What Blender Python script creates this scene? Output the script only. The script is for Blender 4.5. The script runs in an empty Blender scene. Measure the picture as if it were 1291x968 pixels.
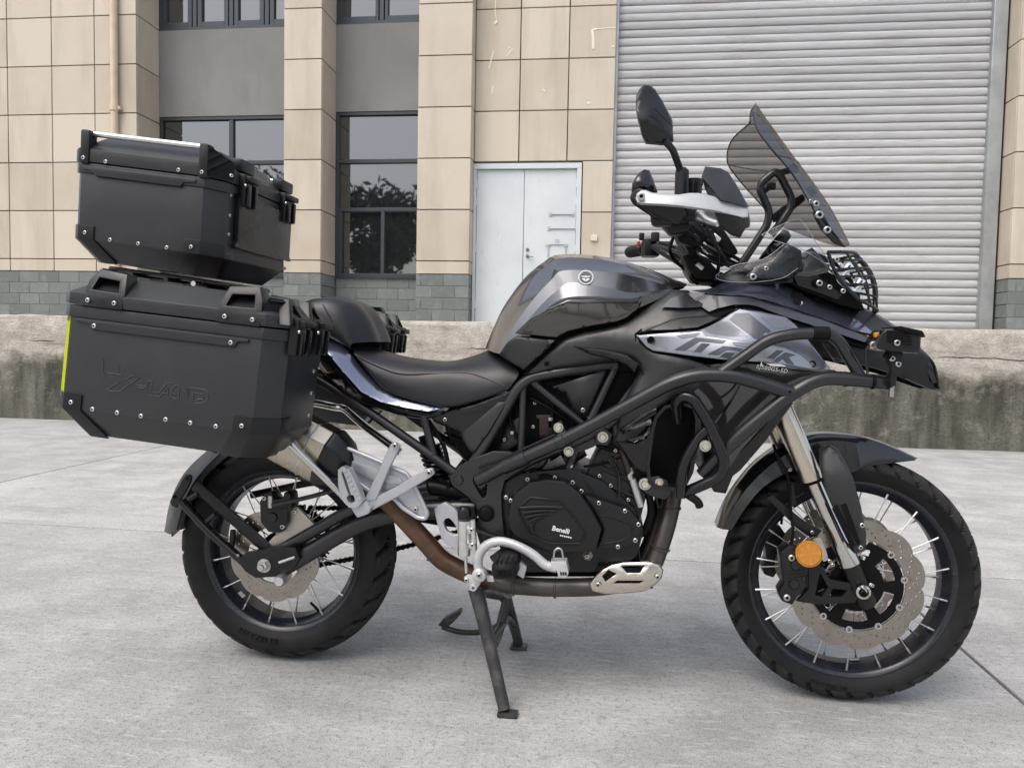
import bpy, bmesh, math, random
from mathutils import Vector, Matrix, noise
from mathutils.geometry import delaunay_2d_cdt
R = math.radians
random.seed(7)
SC = bpy.context.scene
# ------------------------------------------------------------------ camera
F_PX, IMG_W, IMG_H = 950.0, 1291.0, 968.0
CAM = Vector((0.906833, -2.045210, 0.907824))
YAW, PITCH, ROLL = 0.1339075, 0.0522556, 0.0188805
FW = Vector((-math.sin(YAW)*math.cos(PITCH), math.cos(YAW)*math.cos(PITCH), -math.sin(PITCH)))
_rt = Vector((math.cos(YAW), math.sin(YAW), 0)); _up = _rt.cross(FW)
RT = math.cos(ROLL)*_rt + math.sin(ROLL)*_up
UP = -math.sin(ROLL)*_rt + math.cos(ROLL)*_up
cam = bpy.data.cameras.new('camera')
cam.sensor_fit = 'HORIZONTAL'; cam.sensor_width = 36.0; cam.lens = 36.0*F_PX/IMG_W
cam.clip_start = 0.05; cam.clip_end = 2000
camo = bpy.data.objects.new('camera', cam); SC.collection.objects.link(camo)
camo.matrix_world = Matrix((( RT.x, UP.x, -FW.x, CAM.x), (RT.y, UP.y, -FW.y, CAM.y), (RT.z, UP.z, -FW.z, CAM.z), (0,0,0,1)))
SC.camera = camo
# ------------------------------------------------------------------ light
SUN_AZ, SUN_EL = R(212), R(58)          # direction towards the sun: behind the camera, to its left
sdir = Vector((math.sin(SUN_AZ)*math.cos(SUN_EL), math.cos(SUN_AZ)*math.cos(SUN_EL), math.sin(SUN_EL)))
world = bpy.data.worlds.new('World'); SC.world = world; world.use_nodes = True
nt = world.node_tree; nt.nodes.clear()
sky = nt.nodes.new('ShaderNodeTexSky'); sky.sky_type = 'NISHITA'; sky.sun_disc = False
sky.sun_elevation = SUN_EL; sky.sun_rotation = SUN_AZ
sky.air_density = 1.0; sky.dust_density = 4.0; sky.ozone_density = 1.0
hs = nt.nodes.new('ShaderNodeHueSaturation'); hs.inputs['Saturation'].default_value = 0.55
bg = nt.nodes.new('ShaderNodeBackground'); bg.inputs['Strength'].default_value = 0.15
wo = nt.nodes.new('ShaderNodeOutputWorld')
nt.links.new(sky.outputs[0], hs.inputs['Color']); nt.links.new(hs.outputs[0], bg.inputs[0]); nt.links.new(bg.outputs[0], wo.inputs[0])
sun = bpy.data.lights.new('sun', 'SUN'); sun.energy = 0.75; sun.angle = R(50); sun.color = (1.0, 0.95, 0.88)
suno = bpy.data.objects.new('sun', sun); SC.collection.objects.link(suno)
suno.rotation_euler = sdir.to_track_quat('Z', 'Y').to_euler()
vs = SC.view_settings; vs.view_transform = 'Standard'; vs.look = 'None'; vs.gamma = 1.0; vs.use_curve_mapping = False
vs.exposure = 0.70
SC.cycles.max_bounces = 6; SC.cycles.transparent_max_bounces = 16
# ------------------------------------------------------------------ pixel -> place
def ray(px, py): return FW + RT*((px-IMG_W/2)/F_PX) - UP*((py-IMG_H/2)/F_PX)
def U(px, py, y):                       # on the upright plane Y = y (parallel to the motorcycle)
    d = ray(px, py); return CAM + d*((y-CAM.y)/d.y)
def UX(px, py, x):
    d = ray(px, py); return CAM + d*((x-CAM.x)/d.x)
def UG(px, py, z=0.0):
    d = ray(px, py); return CAM + d*((z-CAM.z)/d.z)
# ------------------------------------------------------------------ materials
MATS = {}
def M(name, base, rough=0.5, metal=0.0, coat=0.0, coat_rough=0.08, noise_scale=0, noise_amt=0.0, bump=0.0, bump_scale=200,
      rough_var=0.0, spec=0.5, flake=0.0, dirt=None, dirt_scale=6.0, dirt_amt=0.5, ior=1.5, aniso=0.0):
    m = bpy.data.materials.new(name); m.use_nodes = True; t = m.node_tree; b = t.nodes['Principled BSDF']
    b.inputs['Base Color'].default_value = (*base, 1); b.inputs['Roughness'].default_value = rough
    b.inputs['Metallic'].default_value = metal; b.inputs['Coat Weight'].default_value = coat
    b.inputs['Coat Roughness'].default_value = coat_rough; b.inputs['Specular IOR Level'].default_value = spec
    b.inputs['IOR'].default_value = ior
    tc = t.nodes.new('ShaderNodeTexCoord')
    geo = t.nodes.new('ShaderNodeNewGeometry')
    col = None
    if noise_amt:
        n = t.nodes.new('ShaderNodeTexNoise'); n.inputs['Scale'].default_value = noise_scale; n.inputs['Detail'].default_value = 6
        t.links.new(geo.outputs['Position'], n.inputs['Vector'])
        mx = t.nodes.new('ShaderNodeMix'); mx.data_type = 'RGBA'
        mx.inputs[6].default_value = (*[c*(1-noise_amt) for c in base], 1); mx.inputs[7].default_value = (*[min(1, c*(1+noise_amt)) for c in base], 1)
        cr = t.nodes.new('ShaderNodeMapRange'); cr.inputs[1].default_value = 0.3; cr.inputs[2].default_value = 0.7
        t.links.new(n.outputs['Fac'], cr.inputs[0]); t.links.new(cr.outputs[0], mx.inputs[0]); col = mx.outputs[2]
    if dirt:
        n = t.nodes.new('ShaderNodeTexNoise'); n.inputs['Scale'].default_value = dirt_scale; n.inputs['Detail'].default_value = 9; n.inputs['Roughness'].default_value = 0.65
        t.links.new(geo.outputs['Position'], n.inputs['Vector'])
        cr = t.nodes.new('ShaderNodeMapRange'); cr.inputs[1].default_value = 0.48; cr.inputs[2].default_value = 0.72; cr.inputs[4].default_value = dirt_amt
        t.links.new(n.outputs['Fac'], cr.inputs[0])
        mx = t.nodes.new('ShaderNodeMix'); mx.data_type = 'RGBA'
        if col: t.links.new(col, mx.inputs[6])
        else: mx.inputs[6].default_value = (*base, 1)
        mx.inputs[7].default_value = (*dirt, 1); t.links.new(cr.outputs[0], mx.inputs[0]); col = mx.outputs[2]
    if col: t.links.new(col, b.inputs['Base Color'])
    if rough_var:
        n = t.nodes.new('ShaderNodeTexNoise'); n.inputs['Scale'].default_value = 14; n.inputs['Detail'].default_value = 8
        t.links.new(geo.outputs['Position'], n.inputs['Vector'])
        cr = t.nodes.new('ShaderNodeMapRange'); cr.inputs[1].default_value = 0.3; cr.inputs[2].default_value = 0.7
        cr.inputs[3].default_value = max(0.02, rough-rough_var); cr.inputs[4].default_value = min(1, rough+rough_var)
        t.links.new(n.outputs['Fac'], cr.inputs[0]); t.links.new(cr.outputs[0], b.inputs['Roughness'])
    if bump:
        n = t.nodes.new('ShaderNodeTexNoise'); n.inputs['Scale'].default_value = bump_scale; n.inputs['Detail'].default_value = 3
        t.links.new(geo.outputs['Position'], n.inputs['Vector'])
        bp = t.nodes.new('ShaderNodeBump'); bp.inputs['Strength'].default_value = bump; bp.inputs['Distance'].default_value = 0.002
        t.links.new(n.outputs['Fac'], bp.inputs['Height']); t.links.new(bp.outputs[0], b.inputs['Normal'])
    MATS[name] = m
    return m
def film(name, tint, alpha, rough=0.02, refl=1.5, k=1.0):      # thin clear or smoked plastic: light passes, gloss on top
    m = bpy.data.materials.new(name); m.use_nodes = True; t = m.node_tree; t.nodes.clear()
    o = t.nodes.new('ShaderNodeOutputMaterial'); tr = t.nodes.new('ShaderNodeBsdfTransparent'); gl = t.nodes.new('ShaderNodeBsdfGlossy')
    tr.inputs[0].default_value = (*[1-(1-c)*alpha for c in tint], 1); gl.inputs['Roughness'].default_value = rough
    fr = t.nodes.new('ShaderNodeFresnel'); fr.inputs[0].default_value = refl; mx = t.nodes.new('ShaderNodeMixShader')
    mt = t.nodes.new('ShaderNodeMath'); mt.operation = 'MULTIPLY'; mt.inputs[1].default_value = k; t.links.new(fr.outputs[0], mt.inputs[0])
    t.links.new(mt.outputs[0], mx.inputs[0]); t.links.new(tr.outputs[0], mx.inputs[1]); t.links.new(gl.outputs[0], mx.inputs[2]); t.links.new(mx.outputs[0], o.inputs[0])
    MATS[name] = m
    return m
M('case_black', (0.0245, 0.0255, 0.028), 0.38, bump=0.10, bump_scale=1500, rough_var=0.07, spec=0.45, dirt=(0.036, 0.036, 0.037), dirt_scale=7, dirt_amt=0.6)
M('plastic_black', (0.0065, 0.0067, 0.0075), 0.36, spec=0.42, bump=0.10, bump_scale=900, rough_var=0.08)
M('plastic_satin', (0.006, 0.0062, 0.007), 0.26, spec=0.5, rough_var=0.05)
M('plastic_gloss', (0.006, 0.006, 0.0075), 0.12, coat=0.4)
M('matte_dark', (0.017, 0.0173, 0.0182), 0.40, spec=0.62, bump=0.05, bump_scale=1800, rough_var=0.05)
M('gunmetal', (0.150, 0.150, 0.158), 0.24, metal=0.9, coat=1.0, coat_rough=0.02, noise_scale=2600, noise_amt=0.10)
M('gunmetal_matte', (0.10, 0.10, 0.104), 0.42, metal=0.55)
M('fairing_silver', (0.33, 0.345, 0.38), 0.24, metal=0.7, coat=0.8)
M('graphic_dark', (0.06, 0.063, 0.075), 0.3, metal=0.4, coat=0.8)
M('graphic_grey', (0.19, 0.20, 0.22), 0.3, metal=0.5, coat=0.8)
M('tube_black', (0.010, 0.0103, 0.0115), 0.33, spec=0.70, rough_var=0.08, bump=0.04, bump_scale=1200)
M('tube_gloss', (0.007, 0.0075, 0.0085), 0.20, rough_var=0.06)
M('frame_grey', (0.05, 0.05, 0.051), 0.32, metal=0.5, rough_var=0.06)
M('engine_black', (0.0075, 0.0078, 0.009), 0.36, spec=0.42, bump=0.12, bump_scale=700, rough_var=0.08)
M('deep_black', (0.004, 0.004, 0.0043), 0.45, spec=0.15, rough_var=0.1)
M('tread_rubber', (0.019, 0.0188, 0.0185), 0.6, spec=0.22, dirt=(0.05, 0.047, 0.043), dirt_scale=18, dirt_amt=0.6)
M('rubber', (0.0095, 0.0095, 0.010), 0.5, spec=0.22, dirt=(0.030, 0.028, 0.026), dirt_scale=16, dirt_amt=0.4, bump=0.10, bump_scale=500)
M('rim_black', (0.012, 0.013, 0.019), 0.26, rough_var=0.10, dirt=(0.07, 0.068, 0.065), dirt_scale=30, dirt_amt=0.25)
M('seat_leather', (0.011, 0.011, 0.0135), 0.40, bump=0.22, bump_scale=700, rough_var=0.06)
M('seat_top', (0.047, 0.043, 0.041), 0.60, bump=0.20, bump_scale=900)
M('chrome', (0.62, 0.60, 0.56), 0.14, metal=1.0)
M('fork_gold', (0.66, 0.60, 0.50), 0.22, metal=1.0, rough_var=0.05)
M('steel', (0.55, 0.54, 0.52), 0.32, metal=1.0, rough_var=0.1)
M('bolt_steel', (0.62, 0.61, 0.57), 0.30, metal=1.0)
M('silver_paint', (0.50, 0.51, 0.54), 0.34, metal=0.55, rough_var=0.06)
M('white_metal', (0.54, 0.54, 0.55), 0.32, metal=0.3, rough_var=0.08, dirt=(0.3, 0.28, 0.25), dirt_scale=40, dirt_amt=0.3)
M('alu', (0.72, 0.72, 0.71), 0.30, metal=0.9, rough_var=0.1)
M('spoke_steel', (0.62, 0.61, 0.59), 0.3, metal=1.0)
def _disc():
    m = M('disc_steel', (0.36, 0.33, 0.295), 0.30, metal=1.0); t = m.node_tree; b = t.nodes['Principled BSDF']
    tc = t.nodes.new('ShaderNodeTexCoord'); mp = t.nodes.new('ShaderNodeMapping'); mp.inputs['Scale'].default_value = (1, 0, 1); t.links.new(tc.outputs['Object'], mp.inputs['Vector'])
    ln = t.nodes.new('ShaderNodeVectorMath'); ln.operation = 'LENGTH'; t.links.new(mp.outputs[0], ln.inputs[0])
    n = t.nodes.new('ShaderNodeTexNoise'); n.noise_dimensions = '1D'; n.inputs['Scale'].default_value = 420; n.inputs['Detail'].default_value = 4; t.links.new(ln.outputs['Value'], n.inputs['W'])
    n2 = t.nodes.new('ShaderNodeTexNoise'); n2.inputs['Scale'].default_value = 25; n2.inputs['Detail'].default_value = 6; t.links.new(tc.outputs['Object'], n2.inputs['Vector'])
    mx = t.nodes.new('ShaderNodeMix'); mx.data_type = 'RGBA'; mx.inputs[6].default_value = (0.26, 0.23, 0.20, 1); mx.inputs[7].default_value = (0.46, 0.43, 0.39, 1); t.links.new(n.outputs['Fac'], mx.inputs[0])
    mx2 = t.nodes.new('ShaderNodeMix'); mx2.data_type = 'RGBA'; mx2.inputs[7].default_value = (0.24, 0.19, 0.15, 1); t.links.new(mx.outputs[2], mx2.inputs[6]); r = t.nodes.new('ShaderNodeMapRange'); r.inputs[1].default_value = .5; r.inputs[2].default_value = .75; r.inputs[4].default_value = .5; t.links.new(n2.outputs['Fac'], r.inputs[0]); t.links.new(r.outputs[0], mx2.inputs[0]); t.links.new(mx2.outputs[2], b.inputs['Base Color'])
    bp = t.nodes.new('ShaderNodeBump'); bp.inputs['Strength'].default_value = .5; bp.inputs['Distance'].default_value = .0006; t.links.new(n.outputs['Fac'], bp.inputs['Height']); t.links.new(bp.outputs[0], b.inputs['Normal'])
_disc()
M('bracket_tan', (0.50, 0.45, 0.39), 0.45, metal=0.6, rough_var=0.1)
M('header_rust', (0.13, 0.070, 0.042), 0.40, metal=0.55, noise_scale=9, noise_amt=0.4, dirt=(0.05, 0.04, 0.036), dirt_scale=14, dirt_amt=0.8)
M('header_grey', (0.09, 0.08, 0.077), 0.40, metal=0.65, noise_scale=12, noise_amt=0.25, dirt=(0.10, 0.06, 0.04), dirt_scale=10, dirt_amt=0.6)
M('muffler_steel', (0.50, 0.45, 0.37), 0.24, metal=1.0, rough_var=0.08, noise_scale=7, noise_amt=0.12)
M('guard_steel', (0.66, 0.61, 0.53), 0.27, metal=1.0, rough_var=0.08)
M('orange_reflector', (0.52, 0.20, 0.010), 0.14, coat=1.0)
M('orange_lens', (0.60, 0.25, 0.015), 0.2, coat=0.8)
M('tape_yellow', (0.80, 0.90, 0.0), 0.45, coat=0.3)
M('red_plastic', (0.35, 0.02, 0.02), 0.35)
M('white_print', (0.72, 0.72, 0.72), 0.5)
M('black_print', (0.02, 0.02, 0.02), 0.5)
M('stand_black', (0.024, 0.024, 0.025), 0.45, rough_var=0.1, dirt=(0.14, 0.13, 0.12), dirt_scale=22, dirt_amt=0.5)
M('brown_plug', (0.028, 0.016, 0.013), 0.5)
M('lamp_reflector', (0.85, 0.86, 0.88), 0.12, metal=1.0)
film('smoke_screen', (0.22, 0.20, 0.185), 0.85, refl=1.45, k=0.22)
film('clear_screen', (0.88, 0.90, 0.96), 0.9, rough=0.10, refl=1.40, k=0.6)
film('lamp_glass', (0.95, 0.97, 1.0), 0.9, refl=1.5)
# ------------------------------------------------------------------ objects
COL = SC.collection
ORG = {}
def _link(o, parent, c):
    COL.objects.link(o); ORG[o.name] = c
    if parent is not None:
        o.parent = parent; o.location = c - ORG[parent.name]
    else: o.location = c
    return o
def thing(name, label, cat, loc=(0, 0, 0), group=None):
    o = bpy.data.objects.new(name, None); o.empty_display_size = 0.05
    _link(o, None, Vector(loc)); o['label'] = label; o['category'] = cat
    if group: o['group'] = group
    return o
def tag(o, label=None, cat=None, group=None, kind=None):
    for k, v in (('label', label), ('category', cat), ('group', group), ('kind', kind)):
        if v: o[k] = v
    return o
def fin(bm, name, mat, parent=None, smooth=38, bevel=0.0, bsegs=2, bangle=30, merge=0.0):
    """bmesh in world coordinates -> one mesh object, origin at its centre"""
    if merge: bmesh.ops.remove_doubles(bm, verts=bm.verts, dist=merge)
    bmesh.ops.recalc_face_normals(bm, faces=bm.faces)
    if bevel:
        es = [e for e in bm.edges if len(e.link_faces) == 2 and e.calc_face_angle(0) > R(bangle)]
        if es: bmesh.ops.bevel(bm, geom=es, offset=bevel, offset_type='OFFSET', segments=bsegs, profile=0.6, affect='EDGES', clamp_overlap=True)
    me = bpy.data.meshes.new(name); 
    vs_ = [v.co for v in bm.verts]
    c = Vector([(min(v[i] for v in vs_)+max(v[i] for v in vs_))/2 for i in range(3)]) if vs_ else Vector()
    bmesh.ops.translate(bm, verts=bm.verts, vec=-c)
    bm.to_mesh(me); bm.free()
    ms = mat if isinstance(mat, (list, tuple)) else [mat]
    for m_ in ms: me.materials.append(MATS[m_] if isinstance(m_, str) else m_)
    me.shade_smooth(); me.set_sharp_from_angle(angle=R(smooth))
    return _link(bpy.data.objects.new(name, me), parent, c)
def clone(o, parent, c):
    """another object that shares the mesh, its centre at c"""
    n = o.copy(); n.name = o.name.split('.')[0]
    for k in list(n.keys()): del n[k]
    return _link(n, parent, Vector(c))
def mirror_obj(o, parent, name=None):
    """the same part on the other side of the motorcycle"""
    me = o.data.copy(); me.transform(Matrix.Scale(-1, 4, (0, 1, 0))); me.flip_normals()
    n = bpy.data.objects.new(name or o.name.split('.')[0], me); c = ORG[o.name]
    return _link(n, parent, Vector((c.x, -c.y, c.z)))
# ---- shape helpers (all add to a bmesh)
def lerp(a, b, t): return a + (b-a)*t
def catmull(pts, n, closed=False):
    pts = [Vector(p) for p in pts]; N = len(pts); out = []
    segs = N if closed else N-1
    for i in range(segs):
        if closed: p0, p1, p2, p3 = pts[i-1], pts[i], pts[(i+1) % N], pts[(i+2) % N]
        else:
            p1, p2 = pts[i], pts[i+1]; p0 = pts[i-1] if i else p1*2-p2; p3 = pts[i+2] if i+2 < N else p2*2-p1
        for k in range(n):
            t = k/n
            out.append(0.5*((2*p1)+(p2-p0)*t+(2*p0-5*p1+4*p2-p3)*t*t+(3*p1-p0-3*p2+p3)*t**3))
    if not closed: out.append(pts[-1].copy())
    return out
def fillet(pts, rad, n=6):
    pts = [Vector(p) for p in pts]; out = [pts[0]]
    for i in range(1, len(pts)-1):
        a, b, c = pts[i-1], pts[i], pts[i+1]; u, v = (a-b), (c-b); r = min(rad, u.length*0.48, v.length*0.48)
        p, q = b+u.normalized()*r, b+v.normalized()*r
        for k in range(n+1):
            t = k/n; out.append(p*(1-t)**2 + b*2*t*(1-t) + q*t*t)
    out.append(pts[-1]); return out
def sweep(bm, path, rad, seg=12, cap=True, squash=1.0, up=None):
    path = [Vector(p) for p in path]; N = len(path)
    if not isinstance(rad, (list, tuple)): rad = [rad]*N
    elif len(rad) != N:
        rr = []
        for i in range(N):
            t = i/(N-1)*(len(rad)-1); k = min(int(t), len(rad)-2); rr.append(lerp(rad[k], rad[k+1], t-k))
        rad = rr
    tan = [(path[min(i+1, N-1)]-path[max(i-1, 0)]).normalized() for i in range(N)]
    ref = Vector(up) if up else (Vector((0, 1, 0)) if abs(tan[0].y) < 0.9 else Vector((1, 0, 0)))
    nrm = (ref - tan[0]*ref.dot(tan[0])).normalized(); rings = []
    for i in range(N):
        nrm = (nrm - tan[i]*nrm.dot(tan[i])).normalized(); bi = tan[i].cross(nrm)
        rings.append([bm.verts.new(path[i] + nrm*(rad[i]*squash*math.cos(2*math.pi*k/seg)) + bi*(rad[i]*math.sin(2*math.pi*k/seg))) for k in range(seg)])
    for i in range(N-1):
        for k in range(seg):
            bm.faces.new((rings[i][k], rings[i][(k+1) % seg], rings[i+1][(k+1) % seg], rings[i+1][k]))
    if cap:
        bm.faces.new(rings[0][::-1]); bm.faces.new(rings[-1])
def tube(name, pts, r, mat, parent, bend=0.04, seg=12, smooth=50, squash=1.0, n=6):
    bm = bmesh.new(); sweep(bm, fillet(pts, bend, n), r, seg, squash=squash); return fin(bm, name, mat, parent, smooth)
def add_box(bm, c, s, mat3=None):
    m = Matrix.Translation(Vector(c)) @ ((mat3.to_4x4()) if mat3 else Matrix()) @ Matrix.Diagonal((*s, 1))
    bmesh.ops.create_cube(bm, size=1.0, matrix=m)
def box(name, c, s, mat, parent=None, rot=None, bevel=0.003, bsegs=2):
    bm = bmesh.new(); add_box(bm, c, s, rot); return fin(bm, name, mat, parent, bevel=bevel, bsegs=bsegs)
def lathe(bm, prof, c=(0, 0, 0), axis='Y', seg=48, close=False, ax=None):
    """prof: list of (radius, offset along axis)"""
    c = Vector(c)
    if ax is not None:
        a = Vector(ax).normalized(); e1 = a.orthogonal().normalized(); e2 = a.cross(e1)
    else:
        a = {'X': Vector((1, 0, 0)), 'Y': Vector((0, 1, 0)), 'Z': Vector((0, 0, 1))}[axis]
        e1 = {'X': Vector((0, 1, 0)), 'Y': Vector((1, 0, 0)), 'Z': Vector((1, 0, 0))}[axis]; e2 = a.cross(e1)
    rings = []
    for r, h in prof:
        if r < 1e-6: rings.append([bm.verts.new(c+a*h)])
        else: rings.append([bm.verts.new(c + a*h + e1*(r*math.cos(2*math.pi*k/seg)) + e2*(r*math.sin(2*math.pi*k/seg))) for k in range(seg)])
    prs = list(zip(rings, rings[1:])) + ([(rings[-1], rings[0])] if close else [])
    for A, B in prs:
        for k in range(seg):
            k2 = (k+1) % seg
            if len(A) == 1 and len(B) == 1: continue
            if len(A) == 1: bm.faces.new((A[0], B[k], B[k2]))
            elif len(B) == 1: bm.faces.new((A[k], A[k2], B[0]))
            else: bm.faces.new((A[k], A[k2], B[k2], B[k]))
def turned(name, prof, c, mat, parent, seg=32, axis='Y', ax=None, smooth=35, close=False):
    bm = bmesh.new(); lathe(bm, prof, c, axis, seg, close, ax); return fin(bm, name, mat, parent, smooth)
def inside(p, poly):
    x, y = p[0], p[1]; r = False; j = len(poly)-1
    for i in range(len(poly)):
        xi, yi = poly[i][0], poly[i][1]; xj, yj = poly[j][0], poly[j][1]
        if (yi > y) != (yj > y) and x < (xj-xi)*(y-yi)/(yj-yi)+xi: r = not r
        j = i
    return r
def seg_dist(p, poly):
    best = 1e9; x, y = p[0], p[1]
    for i in range(len(poly)):
        ax_, ay = poly[i-1][0], poly[i-1][1]; bx, by = poly[i][0], poly[i][1]; dx, dy = bx-ax_, by-ay
        L = dx*dx+dy*dy; t = 0 if L == 0 else max(0, min(1, ((x-ax_)*dx+(y-ay)*dy)/L))
        d = (x-ax_-t*dx)**2+(y-ay-t*dy)**2
        if d < best: best = d
    return math.sqrt(best)
def tri2d(outline, holes=(), extra=()):
    """triangles of a 2D region with holes and inner points"""
    vs2 = []; es = []
    for loop in [outline]+list(holes):
        b = len(vs2); vs2 += [Vector((p[0], p[1])) for p in loop]
        es += [(b+i, b+(i+1) % len(loop)) for i in range(len(loop))]
    vs2 += [Vector((p[0], p[1])) for p in extra]
    v, e, f, *_ = delaunay_2d_cdt(vs2, es, [], 0, 1e-6)
    out = []
    for t in f:
        cx = sum(v[i].x for i in t)/3; cy = sum(v[i].y for i in t)/3
        if inside((cx, cy), outline) and not any(inside((cx, cy), h) for h in holes): out.append(t)
    return v, out
def plate(bm, outline, holes, place, thick, extra=()):
    """2D region -> slab; place(x, y, d) gives the 3D point at depth d"""
    v, f = tri2d(outline, holes, extra)
    A = [bm.verts.new(place(p.x, p.y, 0.0)) for p in v]; B = [bm.verts.new(place(p.x, p.y, thick)) for p in v]
    cnt = {}
    for t in f:
        bm.faces.new([A[i] for i in t]); bm.faces.new([B[i] for i in reversed(t)])
        for i in range(3):
            k = (t[i], t[(i+1) % 3]); cnt[k] = 1
    for (a, b) in list(cnt):
        if (b, a) not in cnt: bm.faces.new((A[b], A[a], B[a], B[b]))
    for x in [x for x in bm.verts if not x.link_faces]: bm.verts.remove(x)
def smooth2d(pts, n=4, closed=True): return [(p.x, p.y) for p in catmull([Vector((a, b, 0)) for a, b in pts], n, closed)]
def prism(name, outline, y, thick, mat, parent, holes=(), bevel=0.002, bsegs=2, smooth=35, rnd=0):
    """outline in photo pixels laid on the plane Y = y, made thick away from the camera"""
    if rnd: outline = smooth2d(outline, rnd)
    bm = bmesh.new()
    def pl(px, py, d): p = U(px, py, y); p.y += d; return p
    plate(bm, outline, holes, pl, thick)
    bmesh.ops.dissolve_limit(bm, angle_limit=0.01, verts=bm.verts, edges=bm.edges)
    return fin(bm, name, mat, parent, smooth, bevel=bevel, bsegs=bsegs)
def tps(ctrl):
    """thin plate spline y(px, py) through control points"""
    import numpy as np
    P = np.array([(a, b) for a, b, _ in ctrl], float)/100.0; z = np.array([c for *_, c in ctrl], float); n = len(P)
    if n < 3: return lambda a, b: float(z.mean())
    d2 = ((P[:, None]-P[None])**2).sum(-1); K = np.where(d2 > 0, d2*np.log(d2+1e-12), 0)*0.5
    Q = np.hstack([np.ones((n, 1)), P]); A = np.zeros((n+3, n+3)); A[:n, :n] = K + 1e-4*np.eye(n); A[:n, n:] = Q; A[n:, :n] = Q.T
    w = np.linalg.lstsq(A, np.concatenate([z, np.zeros(3)]), rcond=None)[0]
    def f(a, b):
        q = np.array((a, b))/100.0; r2 = ((P-q)**2).sum(-1)
        return float((np.where(r2 > 0, r2*np.log(r2+1e-12), 0)*0.5*w[:n]).sum()+w[n]+w[n+1]*q[0]+w[n+2]*q[1])
    return f
def panel(name, outline, ctrl, mat, parent, holes=(), edge=3.0, drop=0.006, thick=0.004, step=6.0, smooth=40, mirror=False, rnd=0, off=0.0):
    """curved shell: outline in photo pixels, its lateral position a smooth surface through ctrl (px, py, y);
    the rim rolls back by drop over edge pixels"""
    if rnd: outline = smooth2d(outline, rnd)
    f = tps(ctrl) if len(ctrl) > 1 else (lambda a, b: ctrl[0][2])
    holes = [[(lerp(h[i][0], h[(i+1) % len(h)][0], t/k_), lerp(h[i][1], h[(i+1) % len(h)][1], t/k_)) for i in range(len(h)) for k_ in [max(1, int(math.hypot(h[(i+1) % len(h)][0]-h[i][0], h[(i+1) % len(h)][1]-h[i][1])/3))] for t in range(k_)] for h in holes]
    dense = []
    for i in range(len(outline)):
        a, b = outline[i], outline[(i+1) % len(outline)]; L = math.hypot(b[0]-a[0], b[1]-a[1]); k = max(1, int(L/step))
        dense += [(lerp(a[0], b[0], t/k), lerp(a[1], b[1], t/k)) for t in range(k)]
    x0, x1 = min(p[0] for p in dense), max(p[0] for p in dense); y0, y1 = min(p[1] for p in dense), max(p[1] for p in dense)
    extra = []
    yy = y0; row = 0
    while yy < y1:
        xx = x0 + (step/2 if row % 2 else 0)
        while xx < x1:
            if inside((xx, yy), dense) and seg_dist((xx, yy), dense) > max(edge*1.15, step*0.4) and not any(inside((xx, yy), h) or seg_dist((xx, yy), h) < step*0.5 for h in holes): extra.append((xx, yy))
            xx += step
        yy += step*0.87; row += 1
    # inner copies of the rim so that the roll-over is round
    if edge > 0:
        n = len(dense)
        area = sum(dense[i-1][0]*dense[i][1]-dense[i][0]*dense[i-1][1] for i in range(n)); sg = 1 if area > 0 else -1
        for fr in (0.4, 1.0):
            for i in range(n):
                a, c = dense[i-1], dense[(i+1) % n]; tx, ty = c[0]-a[0], c[1]-a[1]; L = math.hypot(tx, ty) or 1
                q = (dense[i][0]-ty/L*edge*fr*sg, dense[i][1]+tx/L*edge*fr*sg)
                if inside(q, dense) and seg_dist(q, dense) > edge*fr*0.8 and not any(inside(q, h) for h in holes): extra.append(q)
    def pl(px, py, d):
        yv = f(px, py)+off
        if edge > 0:
            t = min([1.0, seg_dist((px, py), dense)/edge]+[seg_dist((px, py), h)/edge*1.6 + .25 for h in holes]); yv += drop*(1-math.sqrt(max(0, 1-(1-t)**2)))
        p = U(px, py, yv); p.y += d; return p
    bm = bmesh.new(); plate(bm, dense, holes, pl, thick, extra)
    o = fin(bm, name, mat, parent, smooth)
    if mirror: mirror_obj(o, parent)
    return o
def loft(name, rows, mat, parent, nu=4, nv=1, mirror=True, thick=0.0, smooth=30, vsmooth=False, bevel=0.0):
    """rows of (px, py, y); smooth along each row, straight (or smooth) from row to row; mirrored to the other side"""
    G = [catmull([U(*p) for p in r], nu) for r in rows]
    if nv > 1:
        cols = list(zip(*G))
        if vsmooth: cols = [catmull(c, nv) for c in cols]
        else: cols = [[lerp(c[i], c[i+1], k/nv) for i in range(len(c)-1) for k in range(nv)]+[c[-1]] for c in cols]
        G = list(zip(*cols))
    return grid_obj(name, G, mat, parent, mirror, thick, smooth, bevel)
def grid_obj(name, G, mat, parent, mirror=False, thick=0.0, smooth=30, bevel=0.0):
    bm = bmesh.new()
    for s in ((1, -1) if mirror else (1,)):
        V = [[bm.verts.new((p.x, p.y*s, p.z)) for p in r] for r in G]
        for i in range(len(V)-1):
            for j in range(len(V[0])-1):
                q = (V[i][j], V[i][j+1], V[i+1][j+1], V[i+1][j])
                if s < 0: q = q[::-1]
                bm.faces.new(q)
    bmesh.ops.remove_doubles(bm, verts=bm.verts, dist=0.0006)
    bmesh.ops.recalc_face_normals(bm, faces=bm.faces)
    if thick:
        bmesh.ops.solidify(bm, geom=bm.faces, thickness=thick)
    return fin(bm, name, mat, parent, smooth, bevel=bevel, bangle=18)
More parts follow.
